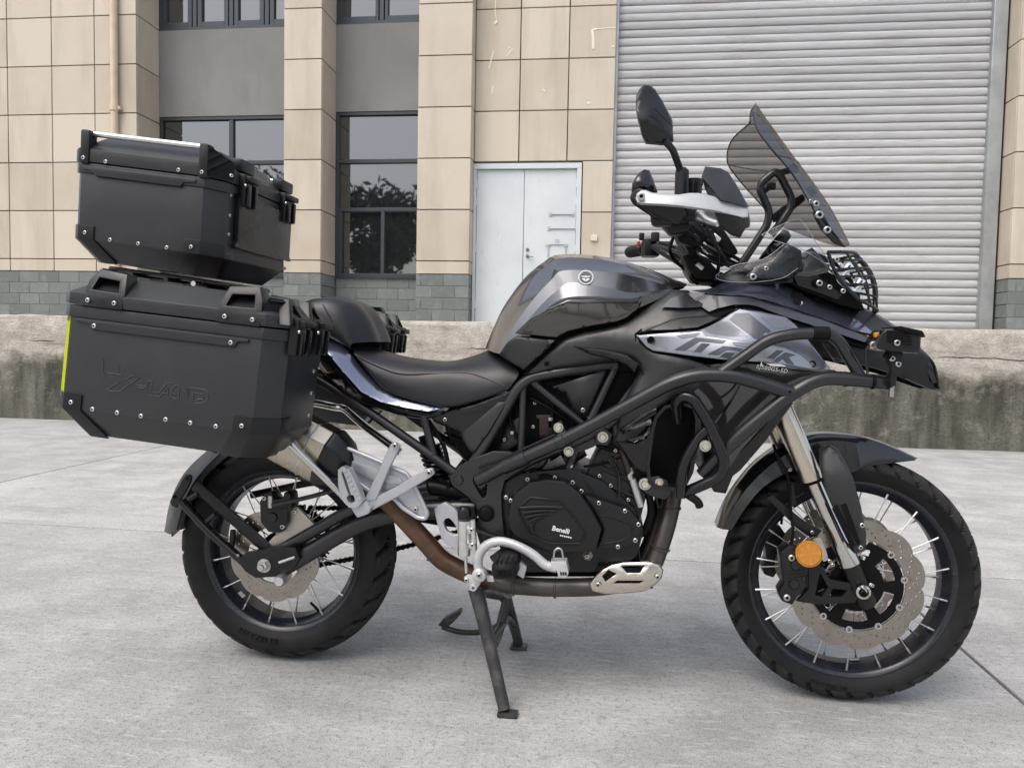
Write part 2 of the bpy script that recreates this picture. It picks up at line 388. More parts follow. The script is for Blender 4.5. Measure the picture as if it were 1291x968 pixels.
def text_bm(bm, body, place, size=1.0, depth=0.0, align='LEFT', shear=0.0, bold=0.0, spacing=1.0):
    """letters as geometry: place(x, y, d) maps the flat lettering into space"""
    cu = bpy.data.curves.new('lettering', 'FONT'); cu.body = body; cu.size = size; cu.align_x = align; cu.shear = shear; cu.offset = bold
    cu.space_character = spacing; cu.resolution_u = 3
    if depth: cu.extrude = 0.5
    ob = bpy.data.objects.new('lettering', cu); COL.objects.link(ob)
    dg = bpy.context.evaluated_depsgraph_get(); me = bpy.data.meshes.new_from_object(ob.evaluated_get(dg))
    tmp = bmesh.new(); tmp.from_mesh(me)
    idx = {}
    for v in tmp.verts:
        idx[v.index] = bm.verts.new(place(v.co.x, v.co.y, (v.co.z+0.5)*depth if depth else 0.0))
    for f_ in tmp.faces:
        try: bm.faces.new([idx[v.index] for v in f_.verts])
        except ValueError: pass
    tmp.free(); bpy.data.objects.remove(ob); bpy.data.curves.remove(cu); bpy.data.meshes.remove(me)
BOLTS = {}
def bolt(px, py, y, r, parent, mat='bolt_steel', name='bolt', c=None, ax=(0, -1, 0)):
    """button-head socket bolt facing the camera side"""
    ax = Vector(ax).normalized(); key = (round(r, 4), mat, tuple(round(q, 2) for q in ax))
    c = Vector(c) if c is not None else U(px, py, y)
    if key not in BOLTS:
        bm = bmesh.new(); lathe(bm, [(0, r*0.05), (r*0.42, r*0.05), (r*0.46, r*0.46), (r*0.72, r*0.46), (r*0.95, r*0.26), (r, 0.0), (r, -r*0.5), (0, -r*0.5)], c, seg=14, ax=ax)
        for f_ in bm.faces:
            d_ = f_.calc_center_median()-c; h_ = d_.dot(ax)
            if h_ > r*.01 and (d_-ax*h_).length < r*.45: f_.material_index = 1  # socket recess coloured black to stand for the shade inside
        o = fin(bm, name, [mat, 'deep_black'], parent, 30); BOLTS[key] = (o, ORG[o.name]-c); return o
    o, d = BOLTS[key]; n = clone(o, parent, c+d); n.name = name; ORG[n.name] = c+d; return n
M('mudguard_blue', (0.012, 0.0125, 0.017), 0.20, coat=0.5, rough_var=0.05)
M('tread_dust', (0.050, 0.046, 0.041), 0.9)
M('clear_edge', (0.30, 0.32, 0.34), 0.12, spec=0.6)
M('hex_bolt', (0.74, 0.70, 0.58), 0.28, metal=0.9)
M('graphic_blue', (0.22, 0.235, 0.28), 0.3, metal=0.6, coat=0.8)
M('gloss_reflect', (0.045, 0.043, 0.042), 0.10, metal=0.3, coat=1.0, coat_rough=0.03)  # dark gloss; the reflected ground is put in as a warm tint
M('gunmetal_skylit', (0.25, 0.27, 0.36), 0.22, metal=0.9, coat=1.0, coat_rough=0.02, noise_scale=2600, noise_amt=0.10)  # gunmetal with sky reflection put into a lighter, bluer base colour
M('gunmetal_gloss', (0.075, 0.070, 0.068), 0.16, metal=0.75, coat=1.0, coat_rough=0.02)
# ================================================================== SETTING
def ramp_mat(name, build):
    m = bpy.data.materials.new(name); m.use_nodes = True; t = m.node_tree; b = t.nodes['Principled BSDF']; build(t, b); MATS[name] = m; return m
def nz(t, scale, detail=6, rough=0.55, vec=None, sc3=None):
    n = t.nodes.new('ShaderNodeTexNoise'); n.inputs['Scale'].default_value = scale; n.inputs['Detail'].default_value = detail; n.inputs['Roughness'].default_value = rough
    g = t.nodes.new('ShaderNodeNewGeometry'); src = g.outputs['Position']
    if sc3:
        mp = t.nodes.new('ShaderNodeMapping'); mp.inputs['Scale'].default_value = sc3; t.links.new(src, mp.inputs['Vector']); src = mp.outputs[0]
    t.links.new(src, n.inputs['Vector']); return n.outputs['Fac']
def rng(t, fac, a, b, c=0.0, d=1.0):
    r = t.nodes.new('ShaderNodeMapRange'); r.inputs[1].default_value = a; r.inputs[2].default_value = b; r.inputs[3].default_value = c; r.inputs[4].default_value = d
    t.links.new(fac, r.inputs[0]); return r.outputs[0]
def mixc(t, fac, a, b, mode='MIX'):
    m = t.nodes.new('ShaderNodeMix'); m.data_type = 'RGBA'; m.blend_type = mode
    for v, i in ((a, 6), (b, 7)):
        if isinstance(v, tuple): m.inputs[i].default_value = (*v, 1)
        else: t.links.new(v, m.inputs[i])
    if isinstance(fac, float): m.inputs[0].default_value = fac
    else: t.links.new(fac, m.inputs[0])
    return m.outputs[2]
def mul(t, a, b, op='MULTIPLY'):
    m = t.nodes.new('ShaderNodeMath'); m.operation = op
    for v, i in ((a, 0), (b, 1)):
        if isinstance(v, (int, float)): m.inputs[i].default_value = v
        else: t.links.new(v, m.inputs[i])
    return m.outputs[0]
def bump(t, b, h, strength, dist=0.01):
    n = t.nodes.new('ShaderNodeBump'); n.inputs['Strength'].default_value = strength; n.inputs['Distance'].default_value = dist
    t.links.new(h, n.inputs['Height']); t.links.new(n.outputs[0], b.inputs['Normal'])
def objrand(t):
    return t.nodes.new('ShaderNodeObjectInfo').outputs['Random']
def concrete_ground(t, b):
    big = nz(t, 0.5, 5); mid = nz(t, 3.2, 8, 0.62); fine = nz(t, 70, 6, 0.75); grit = nz(t, 260, 4, 0.75); streak = nz(t, 2.2, 7, 0.6, sc3=(0.35, 3.0, 1))
    c = mixc(t, rng(t, big, 0.35, 0.65), (0.325, 0.321, 0.312), (0.405, 0.400, 0.390))
    c = mixc(t, rng(t, mid, 0.42, 0.60, 0, 0.9), c, (0.485, 0.479, 0.468))
    c = mixc(t, rng(t, streak, 0.50, 0.66, 0, 0.60), c, (0.30, 0.294, 0.284))
    c = mixc(t, rng(t, fine, 0.51, 0.66, 0, 0.9), c, (0.20, 0.195, 0.187))
    c = mixc(t, rng(t, grit, 0.555, 0.64, 0, 0.9), c, (0.125, 0.121, 0.114))
    v = t.nodes.new('ShaderNodeTexVoronoi'); v.inputs['Scale'].default_value = 9.0
    g = t.nodes.new('ShaderNodeNewGeometry'); t.links.new(g.outputs['Position'], v.inputs['Vector'])
    spot = mul(t, rng(t, v.outputs['Distance'], 0.05, 0.16, 1, 0), rng(t, nz(t, 1.7, 3), 0.52, 0.6))
    c = mixc(t, mul(t, spot, 0.45), c, (0.12, 0.115, 0.108))
    st = nz(t, 1.15, 6, 0.62); c = mixc(t, rng(t, st, 0.58, 0.70, 0, 0.5), c, (0.215, 0.208, 0.197))
    vc = t.nodes.new('ShaderNodeTexVoronoi'); vc.feature = 'DISTANCE_TO_EDGE'; vc.inputs['Scale'].default_value = 0.42
    wv = t.nodes.new('ShaderNodeTexNoise'); wv.inputs['Scale'].default_value = 3.0; wv.inputs['Detail'].default_value = 8; t.links.new(g.outputs['Position'], wv.inputs['Vector'])
    wm = t.nodes.new('ShaderNodeMix'); wm.data_type = 'VECTOR'; wm.inputs[0].default_value = 0.22; t.links.new(g.outputs['Position'], wm.inputs[4]); t.links.new(wv.outputs['Color'], wm.inputs[5]); t.links.new(wm.outputs[1], vc.inputs['Vector'])
    ck = mul(t, rng(t, vc.outputs['Distance'], 0.0, 0.0018, 1, 0), rng(t, nz(t, 0.6, 3), 0.54, 0.60)); c = mixc(t, mul(t, ck, 0.28), c, (0.10, 0.096, 0.09))
    c = mixc(t, rng(t, objrand(t), 0, 1, 0, 0.14), c, (0.32, 0.316, 0.309))
    wg = nz(t, 330, 3, 0.7); c = mixc(t, rng(t, wg, 0.55, 0.64, 0, 0.75), c, (0.72, 0.71, 0.695))
    lt = nz(t, 26, 8, 0.7, sc3=(0.5, 2.2, 1)); c = mixc(t, rng(t, lt, 0.54, 0.66, 0, 0.6), c, (0.60, 0.592, 0.578))
    t.links.new(c, b.inputs['Base Color']); b.inputs['Roughness'].default_value = 0.9; b.inputs['Specular IOR Level'].default_value = 0.25
    h = mul(t, mul(t, fine, 0.6), mul(t, grit, 0.5), 'ADD'); bump(t, b, h, 0.6, 0.008)
ramp_mat('concrete_ground', concrete_ground)
def joint(t, b):
    c = mixc(t, rng(t, nz(t, 30), 0.4, 0.65), (0.05, 0.047, 0.043), (0.11, 0.105, 0.096)); t.links.new(c, b.inputs['Base Color']); b.inputs['Roughness'].default_value = 0.95
ramp_mat('joint_dirt', joint)
def dock(t, b):
    g = t.nodes.new('ShaderNodeNewGeometry'); sp = t.nodes.new('ShaderNodeSeparateXYZ'); t.links.new(g.outputs['Position'], sp.inputs[0]); z = sp.outputs['Z']
    edge = nz(t, 1.6, 7, 0.62); zz = mul(t, z, mul(t, mul(t, edge, 0.5, 'SUBTRACT'), 0.75), 'ADD')
    low = rng(t, zz, 0.60, 0.74, 1, 0)
    streak = nz(t, 5.5, 6, 0.6, sc3=(1, 1, 0.16)); mott = nz(t, 7, 8, 0.65); fine = nz(t, 55, 5, 0.7); blot = nz(t, 2.1, 4)
    up = mixc(t, rng(t, mott, 0.36, 0.64), (0.44, 0.40, 0.34), (0.66, 0.615, 0.54))
    up = mixc(t, rng(t, fine, 0.55, 0.68, 0, 0.6), up, (0.21, 0.19, 0.16))
    up = mixc(t, rng(t, nz(t, 3.0, 7, 0.7, sc3=(0.3, 0.3, 3.2)), 0.52, 0.68, 0, 0.55), up, (0.235, 0.215, 0.185))
    lo = mixc(t, rng(t, streak, 0.38, 0.62), (0.075, 0.072, 0.060), (0.225, 0.215, 0.185))
    lo = mixc(t, rng(t, blot, 0.48, 0.68, 0, 0.6), lo, (0.17, 0.165, 0.115))
    lo = mixc(t, rng(t, nz(t, 4.5, 8, 0.7), 0.55, 0.68, 0, 0.6), lo, (0.40, 0.385, 0.35))
    lo = mixc(t, rng(t, fine, 0.54, 0.66, 0, 0.7), lo, (0.045, 0.043, 0.036))
    c = mixc(t, low, up, lo)
    # hairline between the two casts
    w = mul(t, mul(t, nz(t, 1.1, 6, 0.6), 0.5, 'SUBTRACT'), 0.20); lz = mul(t, mul(t, z, w, 'ADD'), 0.855, 'SUBTRACT')
    ab = mul(t, lz, 0, 'ABSOLUTE'); crack = mul(t, rng(t, ab, 0.002, 0.007, 1, 0), rng(t, nz(t, 0.9, 4), 0.50, 0.56))
    c = mixc(t, mul(t, crack, 0.85), c, (0.06, 0.052, 0.045))
    t.links.new(c, b.inputs['Base Color']); b.inputs['Roughness'].default_value = 0.93; b.inputs['Specular IOR Level'].default_value = 0.2
    bump(t, b, mul(t, mul(t, mott, 1.2), mul(t, mul(t, fine, 0.8), mul(t, crack, -0.8), 'ADD'), 'ADD'), 1.0, 0.03)
ramp_mat('dock_concrete', dock)
def tile(t, b):
    r = objrand(t); c = mixc(t, r, (0.475, 0.41, 0.325), (0.585, 0.52, 0.425))
    c = mixc(t, rng(t, nz(t, 2.2, 6), 0.35, 0.7, 0, 0.5), c, (0.585, 0.53, 0.445))
    c = mixc(t, rng(t, nz(t, 1.3, 7, 0.6, sc3=(1.6, 1.6, 0.28)), 0.50, 0.70, 0, 0.5), c, (0.36, 0.30, 0.23))
    c = mixc(t, rng(t, nz(t, 16, 8, 0.75), 0.62, 0.74, 0, 0.5), c, (0.30, 0.25, 0.195))
    t.links.new(c, b.inputs['Base Color']); b.inputs['Roughness'].default_value = 0.72; bump(t, b, nz(t, 130, 4), 0.15, 0.003)
ramp_mat('beige_tile', tile)
def stone(t, b):
    c = mixc(t, objrand(t), (0.135, 0.152, 0.148), (0.185, 0.202, 0.196)); c = mixc(t, rng(t, nz(t, 6, 8, 0.7), 0.5, 0.72, 0, 0.6), c, (0.27, 0.285, 0.275))
    c = mixc(t, rng(t, nz(t, 22, 6, 0.7), 0.6, 0.75, 0, 0.5), c, (0.40, 0.40, 0.385)); t.links.new(c, b.inputs['Base Color']); b.inputs['Roughness'].default_value = 0.8; bump(t, b, nz(t, 90, 5), 0.2, 0.004)
ramp_mat('grey_stone', stone)
def spandrel(t, b):
    c = mixc(t, rng(t, nz(t, 0.9, 5), 0.35, 0.65), (0.185, 0.182, 0.178), (0.225, 0.222, 0.216)); c = mixc(t, rng(t, nz(t, 3, 7, 0.6, sc3=(1, 1, .3)), 0.52, 0.7, 0, .35), c, (0.14, 0.138, 0.135)); t.links.new(c, b.inputs['Base Color']); b.inputs['Roughness'].default_value = 0.8
ramp_mat('grey_render', spandrel)
def door(t, b):
    c = mixc(t, rng(t, nz(t, 1.6, 6), 0.35, 0.65), (0.545, 0.585, 0.60), (0.615, 0.655, 0.668)); c = mixc(t, rng(t, nz(t, 9, 8, 0.7, sc3=(2, 1, .6)), 0.60, 0.72, 0, 0.5), c, (0.36, 0.375, 0.37))
    c = mixc(t, rng(t, nz(t, 34, 7, 0.7), 0.66, 0.75, 0, 0.6), c, (0.27, 0.25, 0.23)); t.links.new(c, b.inputs['Base Color']); b.inputs['Roughness'].default_value = 0.5
ramp_mat('door_paint', door)
def slat(t, b):
    c = mixc(t, objrand(t), (0.74, 0.745, 0.755), (0.90, 0.905, 0.915)); c = mixc(t, rng(t, nz(t, 2.0, 7, 0.65, sc3=(0.5, 1, 7)), 0.50, 0.70, 0, 0.6), c, (0.50, 0.49, 0.46))
    c = mixc(t, rng(t, nz(t, 6, 8, 0.75, sc3=(0.9, 1, 5)), 0.655, 0.74, 0, 0.5), c, (0.26, 0.215, 0.165)); t.links.new(c, b.inputs['Base Color']); b.inputs['Roughness'].default_value = 0.45; b.inputs['Metallic'].default_value = 0.0
ramp_mat('shutter_metal', slat)
M('rail_metal', (0.36, 0.375, 0.38), 0.45, metal=0.4, noise_scale=4, noise_amt=0.15)
M('wall_core', (0.15, 0.14, 0.125), 0.9, noise_scale=8, noise_amt=0.2)
M('window_frame', (0.052, 0.060, 0.068), 0.42, metal=0.3)
M('window_glass', (0.016, 0.018, 0.020), 0.02, ior=2.5, spec=0.5)
M('pipe_beige', (0.60, 0.50, 0.37), 0.5, noise_scale=5, noise_amt=0.1)
M('roof_grey', (0.3, 0.3, 0.3), 0.8)
M('cream_plastic', (0.66, 0.60, 0.47), 0.5)
M('plaster_white', (0.72, 0.67, 0.58), 0.7)
M('dark_mark', (0.10, 0.09, 0.08), 0.6)
M('hasp_paint', (0.42, 0.465, 0.48), 0.5)
M('handle_metal', (0.25, 0.24, 0.23), 0.35, metal=0.9)

# ---- ground: a sheet to the horizon, cast slabs on it
bm = bmesh.new()
add_box(bm, (0, 0, -0.06), (900, 900, 0.09)); g = fin(bm, 'ground', 'joint_dirt', None, bevel=0)
tag(g, 'wide yard of pale grey cast concrete with dark joints', 'ground', kind='structure')
JX = [-2.83+4.82*k for k in range(-5, 7)]; JY = [1.205+4.6*k for k in range(-6, 2)]
for i in range(len(JX)-1):
    for j in range(len(JY)-1):
        x0, x1, y0, y1 = JX[i]+.006, JX[i+1]-.006, JY[j]+.006, JY[j+1]-.006
        bm = bmesh.new(); add_box(bm, ((x0+x1)/2, (y0+y1)/2, -0.0075), (x1-x0, y1-y0, 0.015)); fin(bm, 'concrete_slab', 'concrete_ground', g, bevel=0.004, bsegs=2)
# a repair seam that runs across the left slab
# ---- building frame: s along the wall, t into it, z up
PSI = 0.0136814; WC, WS = math.cos(PSI), math.sin(PSI)
def WP(s, t, z): return Vector((s*WC-t*WS, 9.0+s*WS+t*WC, z))
WROT = Matrix.Rotation(PSI, 3, 'Z')
def WZ(px, py, t):
    d = ray(px, py); n = Vector((-WS, WC, 0)); q0 = Vector((0, 9.0, 0))+n*t; X = CAM + d*((q0-CAM).dot(n)/d.dot(n)) - Vector((0, 9.0, 0))
    return X.x*WC+X.y*WS, X.z
TB = {}
def wbox(name, s0, s1, t0, t1, z0, z1, mat, parent, bevel=0.003):
    """box on the building; boxes of one size share their mesh"""
    key = (name, mat, round(s1-s0, 3), round(t1-t0, 3), round(z1-z0, 3)); c = WP((s0+s1)/2, (t0+t1)/2, (z0+z1)/2)
    if key in TB: return clone(TB[key], parent, c)
    o = box(name, c, (s1-s0, t1-t0, z1-z0), mat, parent, WROT, bevel=bevel, bsegs=1); TB[key] = o; return o
b0 = thing('factory_building', 'beige tiled factory building with grey stone base behind the concrete dock', 'building', WP(0, 0.3, 1.13))
DZ = 1.13
ZR = [1.93, 2.125, 2.88, 3.63, 4.372, 5.115, 5.858, 6.60, 7.343, 8.086]
ZS = [1.13, 1.23, 1.405, 1.58, 1.755, 1.93]
TOP = 8.1
# cores behind the facing
for (s0, s1, t0) in ((-12.3, -6.5, .03), (-4.13, -3.53, .03), (-2.06, -1.25, .03), (6.2, 9.2, .03), (0.36, 0.825, .28)):
    wbox('wall_core', s0+.025, s1-.025, t0, 1.6, DZ, TOP, 'wall_core', b0, 0)
wbox('wall_core', -1.28, 0.82, .285, 1.5, 3.60, TOP-.03, 'wall_core', b0, 0)
for (s0, s1) in ((-6.53, -4.1), (-3.555, -2.03)):
    wbox('wall_core', s0, s1, .64, 1.4, DZ, 1.92, 'wall_core', b0, 0)
wbox('wall_core', -12.2, 9.1, 1.62, 6.0, DZ, TOP+.2, 'wall_core', b0, 0)
wbox('roof', -12.4, 9.3, -0.2, 6.2, TOP+.21, TOP+.5, 'roof_grey', b0, .02)
J = 0.008
def tiles(s_edges, t0, z_edges, skip=lambda s, z: False):
    for a, c in zip(s_edges, s_edges[1:]):
        for z0, z1 in zip(z_edges, z_edges[1:]):
            if not skip((a+c)/2, (z0+z1)/2): wbox('tile', a+J, c-J, t0, t0+.028, z0+J, z1-J, 'beige_tile', b0)
def side_tiles(s, t0, t1, sgn, z_edges):
    for z0, z1 in zip(z_edges, z_edges[1:]): wbox('tile', s if sgn < 0 else s-.024, s+.024 if sgn < 0 else s, t0+.029, t1, z0+J, z1-J, 'beige_tile', b0)
def stones(s0, s1, t0):
    for k in range(len(ZS)-1):
        w = 0.345; off = (w/2 if k % 2 else 0) + 0.09; e = [s0]; x = math.floor(s0/w)*w+off
        while x < s1-.05:
            if x > e[-1]+.05: e.append(x)
            x += w
        e.append(s1)
        for a, c in zip(e, e[1:]): wbox('stone_block', a+.005, c-.005, t0+.004, t0+.028, ZS[k]+.005, ZS[k+1]-.005, 'grey_stone', b0, .004)
M('mortar', (0.17, 0.18, 0.175), 0.9, noise_scale=9, noise_amt=0.2)
_st = stones
def stones(s0, s1, t0):
    _st(s0, s1, t0); wbox('mortar_bed', s0+.004, s1-.004, t0+.010, t0+.0285, DZ, 1.924, 'mortar', b0, 0)
def side_stones(s, t0, t1, sgn):
    for k in range(len(ZS)-1): wbox('stone_block', s+.004 if sgn < 0 else s-.024, s+.024 if sgn < 0 else s-.004, t0+.03, t1, ZS[k]+.005, ZS[k+1]-.005, 'grey_stone', b0, .004)
P1 = [-12.2, -11.66, -10.92, -10.175, -9.43, -8.685, -7.925, -7.202, -6.50]
tiles(P1, 0, ZR); stones(-12.2, -6.5, 0); side_tiles(-6.5, 0, .6, 1, ZR); side_stones(-6.5, 0, .6, 1)
tiles([-4.13, -3.53], 0, ZR); stones(-4.13, -3.53, 0); side_tiles(-3.53, 0, .6, 1, ZR); side_tiles(-4.13, 0, .6, -1, ZR); side_stones(-3.53, 0, .6, 1); side_stones(-4.13, 0, .6, -1)
tiles([-2.06, -1.25], 0, ZR); stones(-2.06, -1.25, 0); side_tiles(-2.06, 0, .6, -1, ZR); side_stones(-2.06, 0, .6, -1); side_tiles(-1.25, 0, .25, 1, ZR); side_stones(-1.25, 0, .25, 1)
tiles([-1.25, -.575, .143, .825], .25, [3.63]+ZR[4:]); tiles([0.375, 0.825], .25, [1.13, 1.39, 2.135, 2.88, 3.63])
tiles([6.2, 6.94, 7.68, 8.42, 9.16], 0, ZR); stones(6.2, 9.16, 0); side_tiles(6.2, 0, .33, -1, ZR); side_stones(6.2, 0, .33, -1)
for (s0, s1) in ((-6.5, -4.13), (-3.53, -2.06)): stones(s0+.01, s1-.01, .61)
# windows: dark frames, panes set back
def window(s0, s1, z0, z1, cols, rows, t=.60, extra=()):
    bm = bmesh.new(); w = .05
    def bar(a, c, d, e, dt=0): 
        p = WP((a+c)/2, t+.04+dt, (d+e)/2); add_box(bm, p, (c-a, .08, e-d), WROT)
    bar(s0, s0+w, z0, z1); bar(s1-w, s1, z0, z1); bar(s0+w, s1-w, z0, z0+w); bar(s0+w, s1-w, z1-w, z1)
    cs = [s0]+list(cols)+[s1]; rs = [z0]+list(rows)+[z1]
    for z in rows: bar(s0+w, s1-w, z-.03, z+.03, .004)
    for c in cols: bar(c-.035, c+.035, z0+w, z1-w, .008)
    for (a, c, d, e) in extra: bar(a, c, d, e, .006)
    f = fin(bm, 'window', 'window_frame', b0, bevel=.004, bsegs=1)
    return f
def pane(f, a, c, d, e, t=.655):
    tilt = Matrix.Rotation(random.uniform(-.004, .004), 3, 'X') @ Matrix.Rotation(random.uniform(-.006, .006), 3, 'Z')
    return box('pane', WP((a+c)/2, t, (d+e)/2), (c-a, .008, e-d), 'window_glass', f, WROT @ tilt, bevel=0)
zb1 = WZ(280, 37, .6)[1]; zt1 = WZ(280, 147, .6)[1]; zb2 = WZ(475, 30, .6)[1]; zt2 = WZ(475, 141, .6)[1]
zm2 = WZ(475, 203, .6)[1]; zn2 = WZ(475, 264, .6)[1]
sA = [WZ(x, 20, .6)[0] for x in (245, 291, 336)]; sB = WZ(291, 175, .6)[0]; sC = WZ(481, 15, .6)[0]; sD = WZ(482, 300, .6)[0]
f = window(-6.5, -4.13, zb1, 6.9, sA, [])
e = [-6.5]+sA+[-4.13]
for a, c in zip(e, e[1:]):
    bm = bmesh.new()
    for q in ((a+.05, a+.12, zb1+.05, 6.85), (c-.12, c-.05, zb1+.05, 6.85), (a+.12, c-.12, zb1+.05, zb1+.13), (a+.12, c-.12, 6.77, 6.85)): add_box(bm, WP((q[0]+q[1])/2, .635, (q[2]+q[3])/2), (q[1]-q[0], .05, q[3]-q[2]), WROT)
    fin(bm, 'sash', 'window_frame', f, bevel=.003, bsegs=1); pane(f, a+.1, c-.1, zb1+.11, 6.8, .66)
f = window(-3.53, -2.06, zb2, 6.9, [sC], [])
for a, c in ((-3.53, sC), (sC, -2.06)):
    bm = bmesh.new()
    for q in ((a+.05, a+.10, zb2+.05, 6.85), (c-.10, c-.05, zb2+.05, 6.85), (a+.10, c-.10, zb2+.05, zb2+.12), (a+.10, c-.10, 6.77, 6.85)): add_box(bm, WP((q[0]+q[1])/2, .635, (q[2]+q[3])/2), (q[1]-q[0], .05, q[3]-q[2]), WROT)
    fin(bm, 'sash', 'window_frame', f, bevel=.003, bsegs=1); pane(f, a+.08, c-.08, zb2+.1, 6.8, .66)
f = window(-6.5, -4.13, 1.94, zt1, [sB], [zm2+.0, zn2])
for a, c in ((-6.45, sB), (sB, -4.18)):
    for d, e2 in ((1.98, zn2), (zn2, zm2), (zm2, zt1-.05)): pane(f, a+.01, c-.01, d+.01, e2-.01)
f = window(-3.53, -2.06, 1.94, zt2, [], [zm2, zn2], extra=((sD-.03, sD+.03, 1.99, zn2-.03), (-3.48, -3.42, 1.99, zn2-.03)))
for d, e2 in ((zn2, zm2), (zm2, zt2-.05)): pane(f, -3.48, -2.11, d+.01, e2-.01)
pane(f, -3.44, sD, 1.98, zn2-.01, .668); pane(f, sD, -2.1, 1.98, zn2-.01, .678)
# rendered panels between the storeys
for (s0, s1, z0, z1) in ((-6.5, -4.13, zt1, zb1), (-3.53, -2.06, zt2, zb2)): wbox('spandrel_panel', s0-.02, s1+.02, .585, .78, z0+.003, z1-.003, 'grey_render', b0)
for (s0, s1) in ((-6.5, -4.13), (-3.53, -2.06)):
    wbox('window_sill', s0+.003, s1-.003, .575, .70, 1.915, 1.938, 'window_frame', b0); wbox('wall_core', s0, s1, 1.3, 1.5, 1.9, TOP, 'wall_core', b0, 0)
    wbox('parapet_panel', s0-.02, s1+.02, .60, .8, 6.91, TOP-.02, 'grey_render', b0)
# drainpipe
bm = bmesh.new(); px_s, _ = WZ(144, 80, -.06); sweep(bm, [WP(px_s, -.065, DZ), WP(px_s, -.065, TOP)], .055, 16)
dp = fin(bm, 'drainpipe', 'pipe_beige', b0)
for z in (1.9, 4.43, 6.9):
    turned('pipe_collar', [(.055, -.04), (.068, -.04), (.068, .04), (.055, .04)], WP(px_s, -.065, z), 'pipe_beige', dp, 20, 'Z')
    wbox('pipe_clip', px_s+.06, px_s+.10, -.08, .0, z-.02, z+.02, 'pipe_beige', dp, .002)
# steel double door
dz1 = 3.58
bm = bmesh.new()
for q in ((-1.248, -1.205, DZ, dz1-.06), (0.30, 0.368, DZ, dz1-.06), (-1.248, 0.368, dz1-.06, dz1+.02)): add_box(bm, WP((q[0]+q[1])/2, .30, (q[2]+q[3])/2), (q[1]-q[0], .14, q[3]-q[2]), WROT)
dr = fin(bm, 'double_door', 'door_paint', b0, bevel=.005, bsegs=1)
sm = WZ(660, 300, .3)[0]
wbox('door_leaf', -1.20, sm-.004, .275, .33, DZ+.01, dz1-.065, 'door_paint', dr, .004); wbox('door_leaf', sm+.004, .295, .275, .33, DZ+.01, dz1-.065, 'door_paint', dr, .004)
for z in (1.5, 2.35, 3.05, 3.3):
    for s in (-1.203, .300): turned('hinge', [(0, -.06), (.014, -.06), (.014, .06), (0, .06)], WP(s, .268, z), 'door_paint', dr, 10, 'Z')
s_, z_ = WZ(665, 315, .27); turned('keyhole', [(0, -.012), (.024, -.012), (.027, 0), (.027, .01)], WP(s_, .272, z_), 'handle_metal', dr, 14)
s_, z_ = WZ(665, 323, .27); turned('handle', [(0, -.012), (.024, -.012), (.027, 0), (.027, .01)], WP(s_, .272, z_), 'handle_metal', dr, 14)
tube('handle', [WP(s_, .272, z_), WP(s_, .23, z_), WP(s_+.09, .225, z_-.012)], .010, 'handle_metal', dr, .02, 8)
for (xa, xb, y) in ((694, 722, 270), (692, 726, 288)):       # two steel bars bolted to the leaf
    a, c = WZ(xa, y, .26), WZ(xb, y, .26); tube('hasp_bar', [WP(a[0], .262, a[1]), WP(c[0], .262, c[1])], .010, 'hasp_paint', dr, .01, 8)
    for q in (a, c): wbox('hasp_plate', q[0]-.025, q[0]+.025, .262, .274, q[1]-.03, q[1]+.03, 'hasp_paint', dr, .002)
for xx in (691, 713):
    a, c = WZ(xx, 309, .26), WZ(xx, 330, .26); tube('hasp_bar', [WP(a[0], .262, a[1]), WP(c[0], .262, c[1])], .010, 'hasp_paint', dr, .01, 8); wbox('hasp_plate', a[0]-.035, a[0]+.035, .262, .274, a[1]-.02, a[1]+.02, 'hasp_paint', dr, .002)
a = WZ(702, 305, .26); wbox('hasp_plate', a[0]-.03, a[0]+.03, .262, .274, a[1]-.035, a[1]+.04, 'hasp_paint', dr, .002); 
a, c = WZ(692, 308, .26), WZ(712, 308, .26); tube('hasp_bar', [WP(a[0], .262, a[1]), WP(c[0], .262, c[1])], .007, 'hasp_paint', dr, .01, 8)
# small socket box and plaster marks on the tiles
s_, z_ = WZ(749, 300, .22); wbox('socket_box', s_-.05, s_+.05, .215, .249, z_-.045, z_+.045, 'cream_plastic', b0, .008)
def smear(pts, t=.247, w=.012, mat='plaster_white'):
    bm = bmesh.new(); sweep(bm, [WP(*WZ(x, y, t)[:1], t, WZ(x, y, t)[1]) for x, y in pts], w, 7, squash=.25, up=(0, 1, 0)); fin(bm, 'plaster_mark', mat, b0)
smear([(748, 62), (748, 50), (747, 38), (752, 37)], w=.02); smear([(749, 37), (764, 36), (776, 35)], w=.007); smear([(625, 0), (624, 14), (626, 26)], w=.006); smear([(624, 28), (626, 30)], w=.035)
smear([(641, 60), (646, 62), (639, 71)], w=.010); smear([(622, 65), (619, 77), (616, 87)], w=.010); smear([(684, 113), (687, 116)], w=.012); smear([(740, 130), (744, 131)], w=.018); smear([(622, 108), (620, 118)], w=.01); smear([(772, 58), (773, 60)], w=.018)
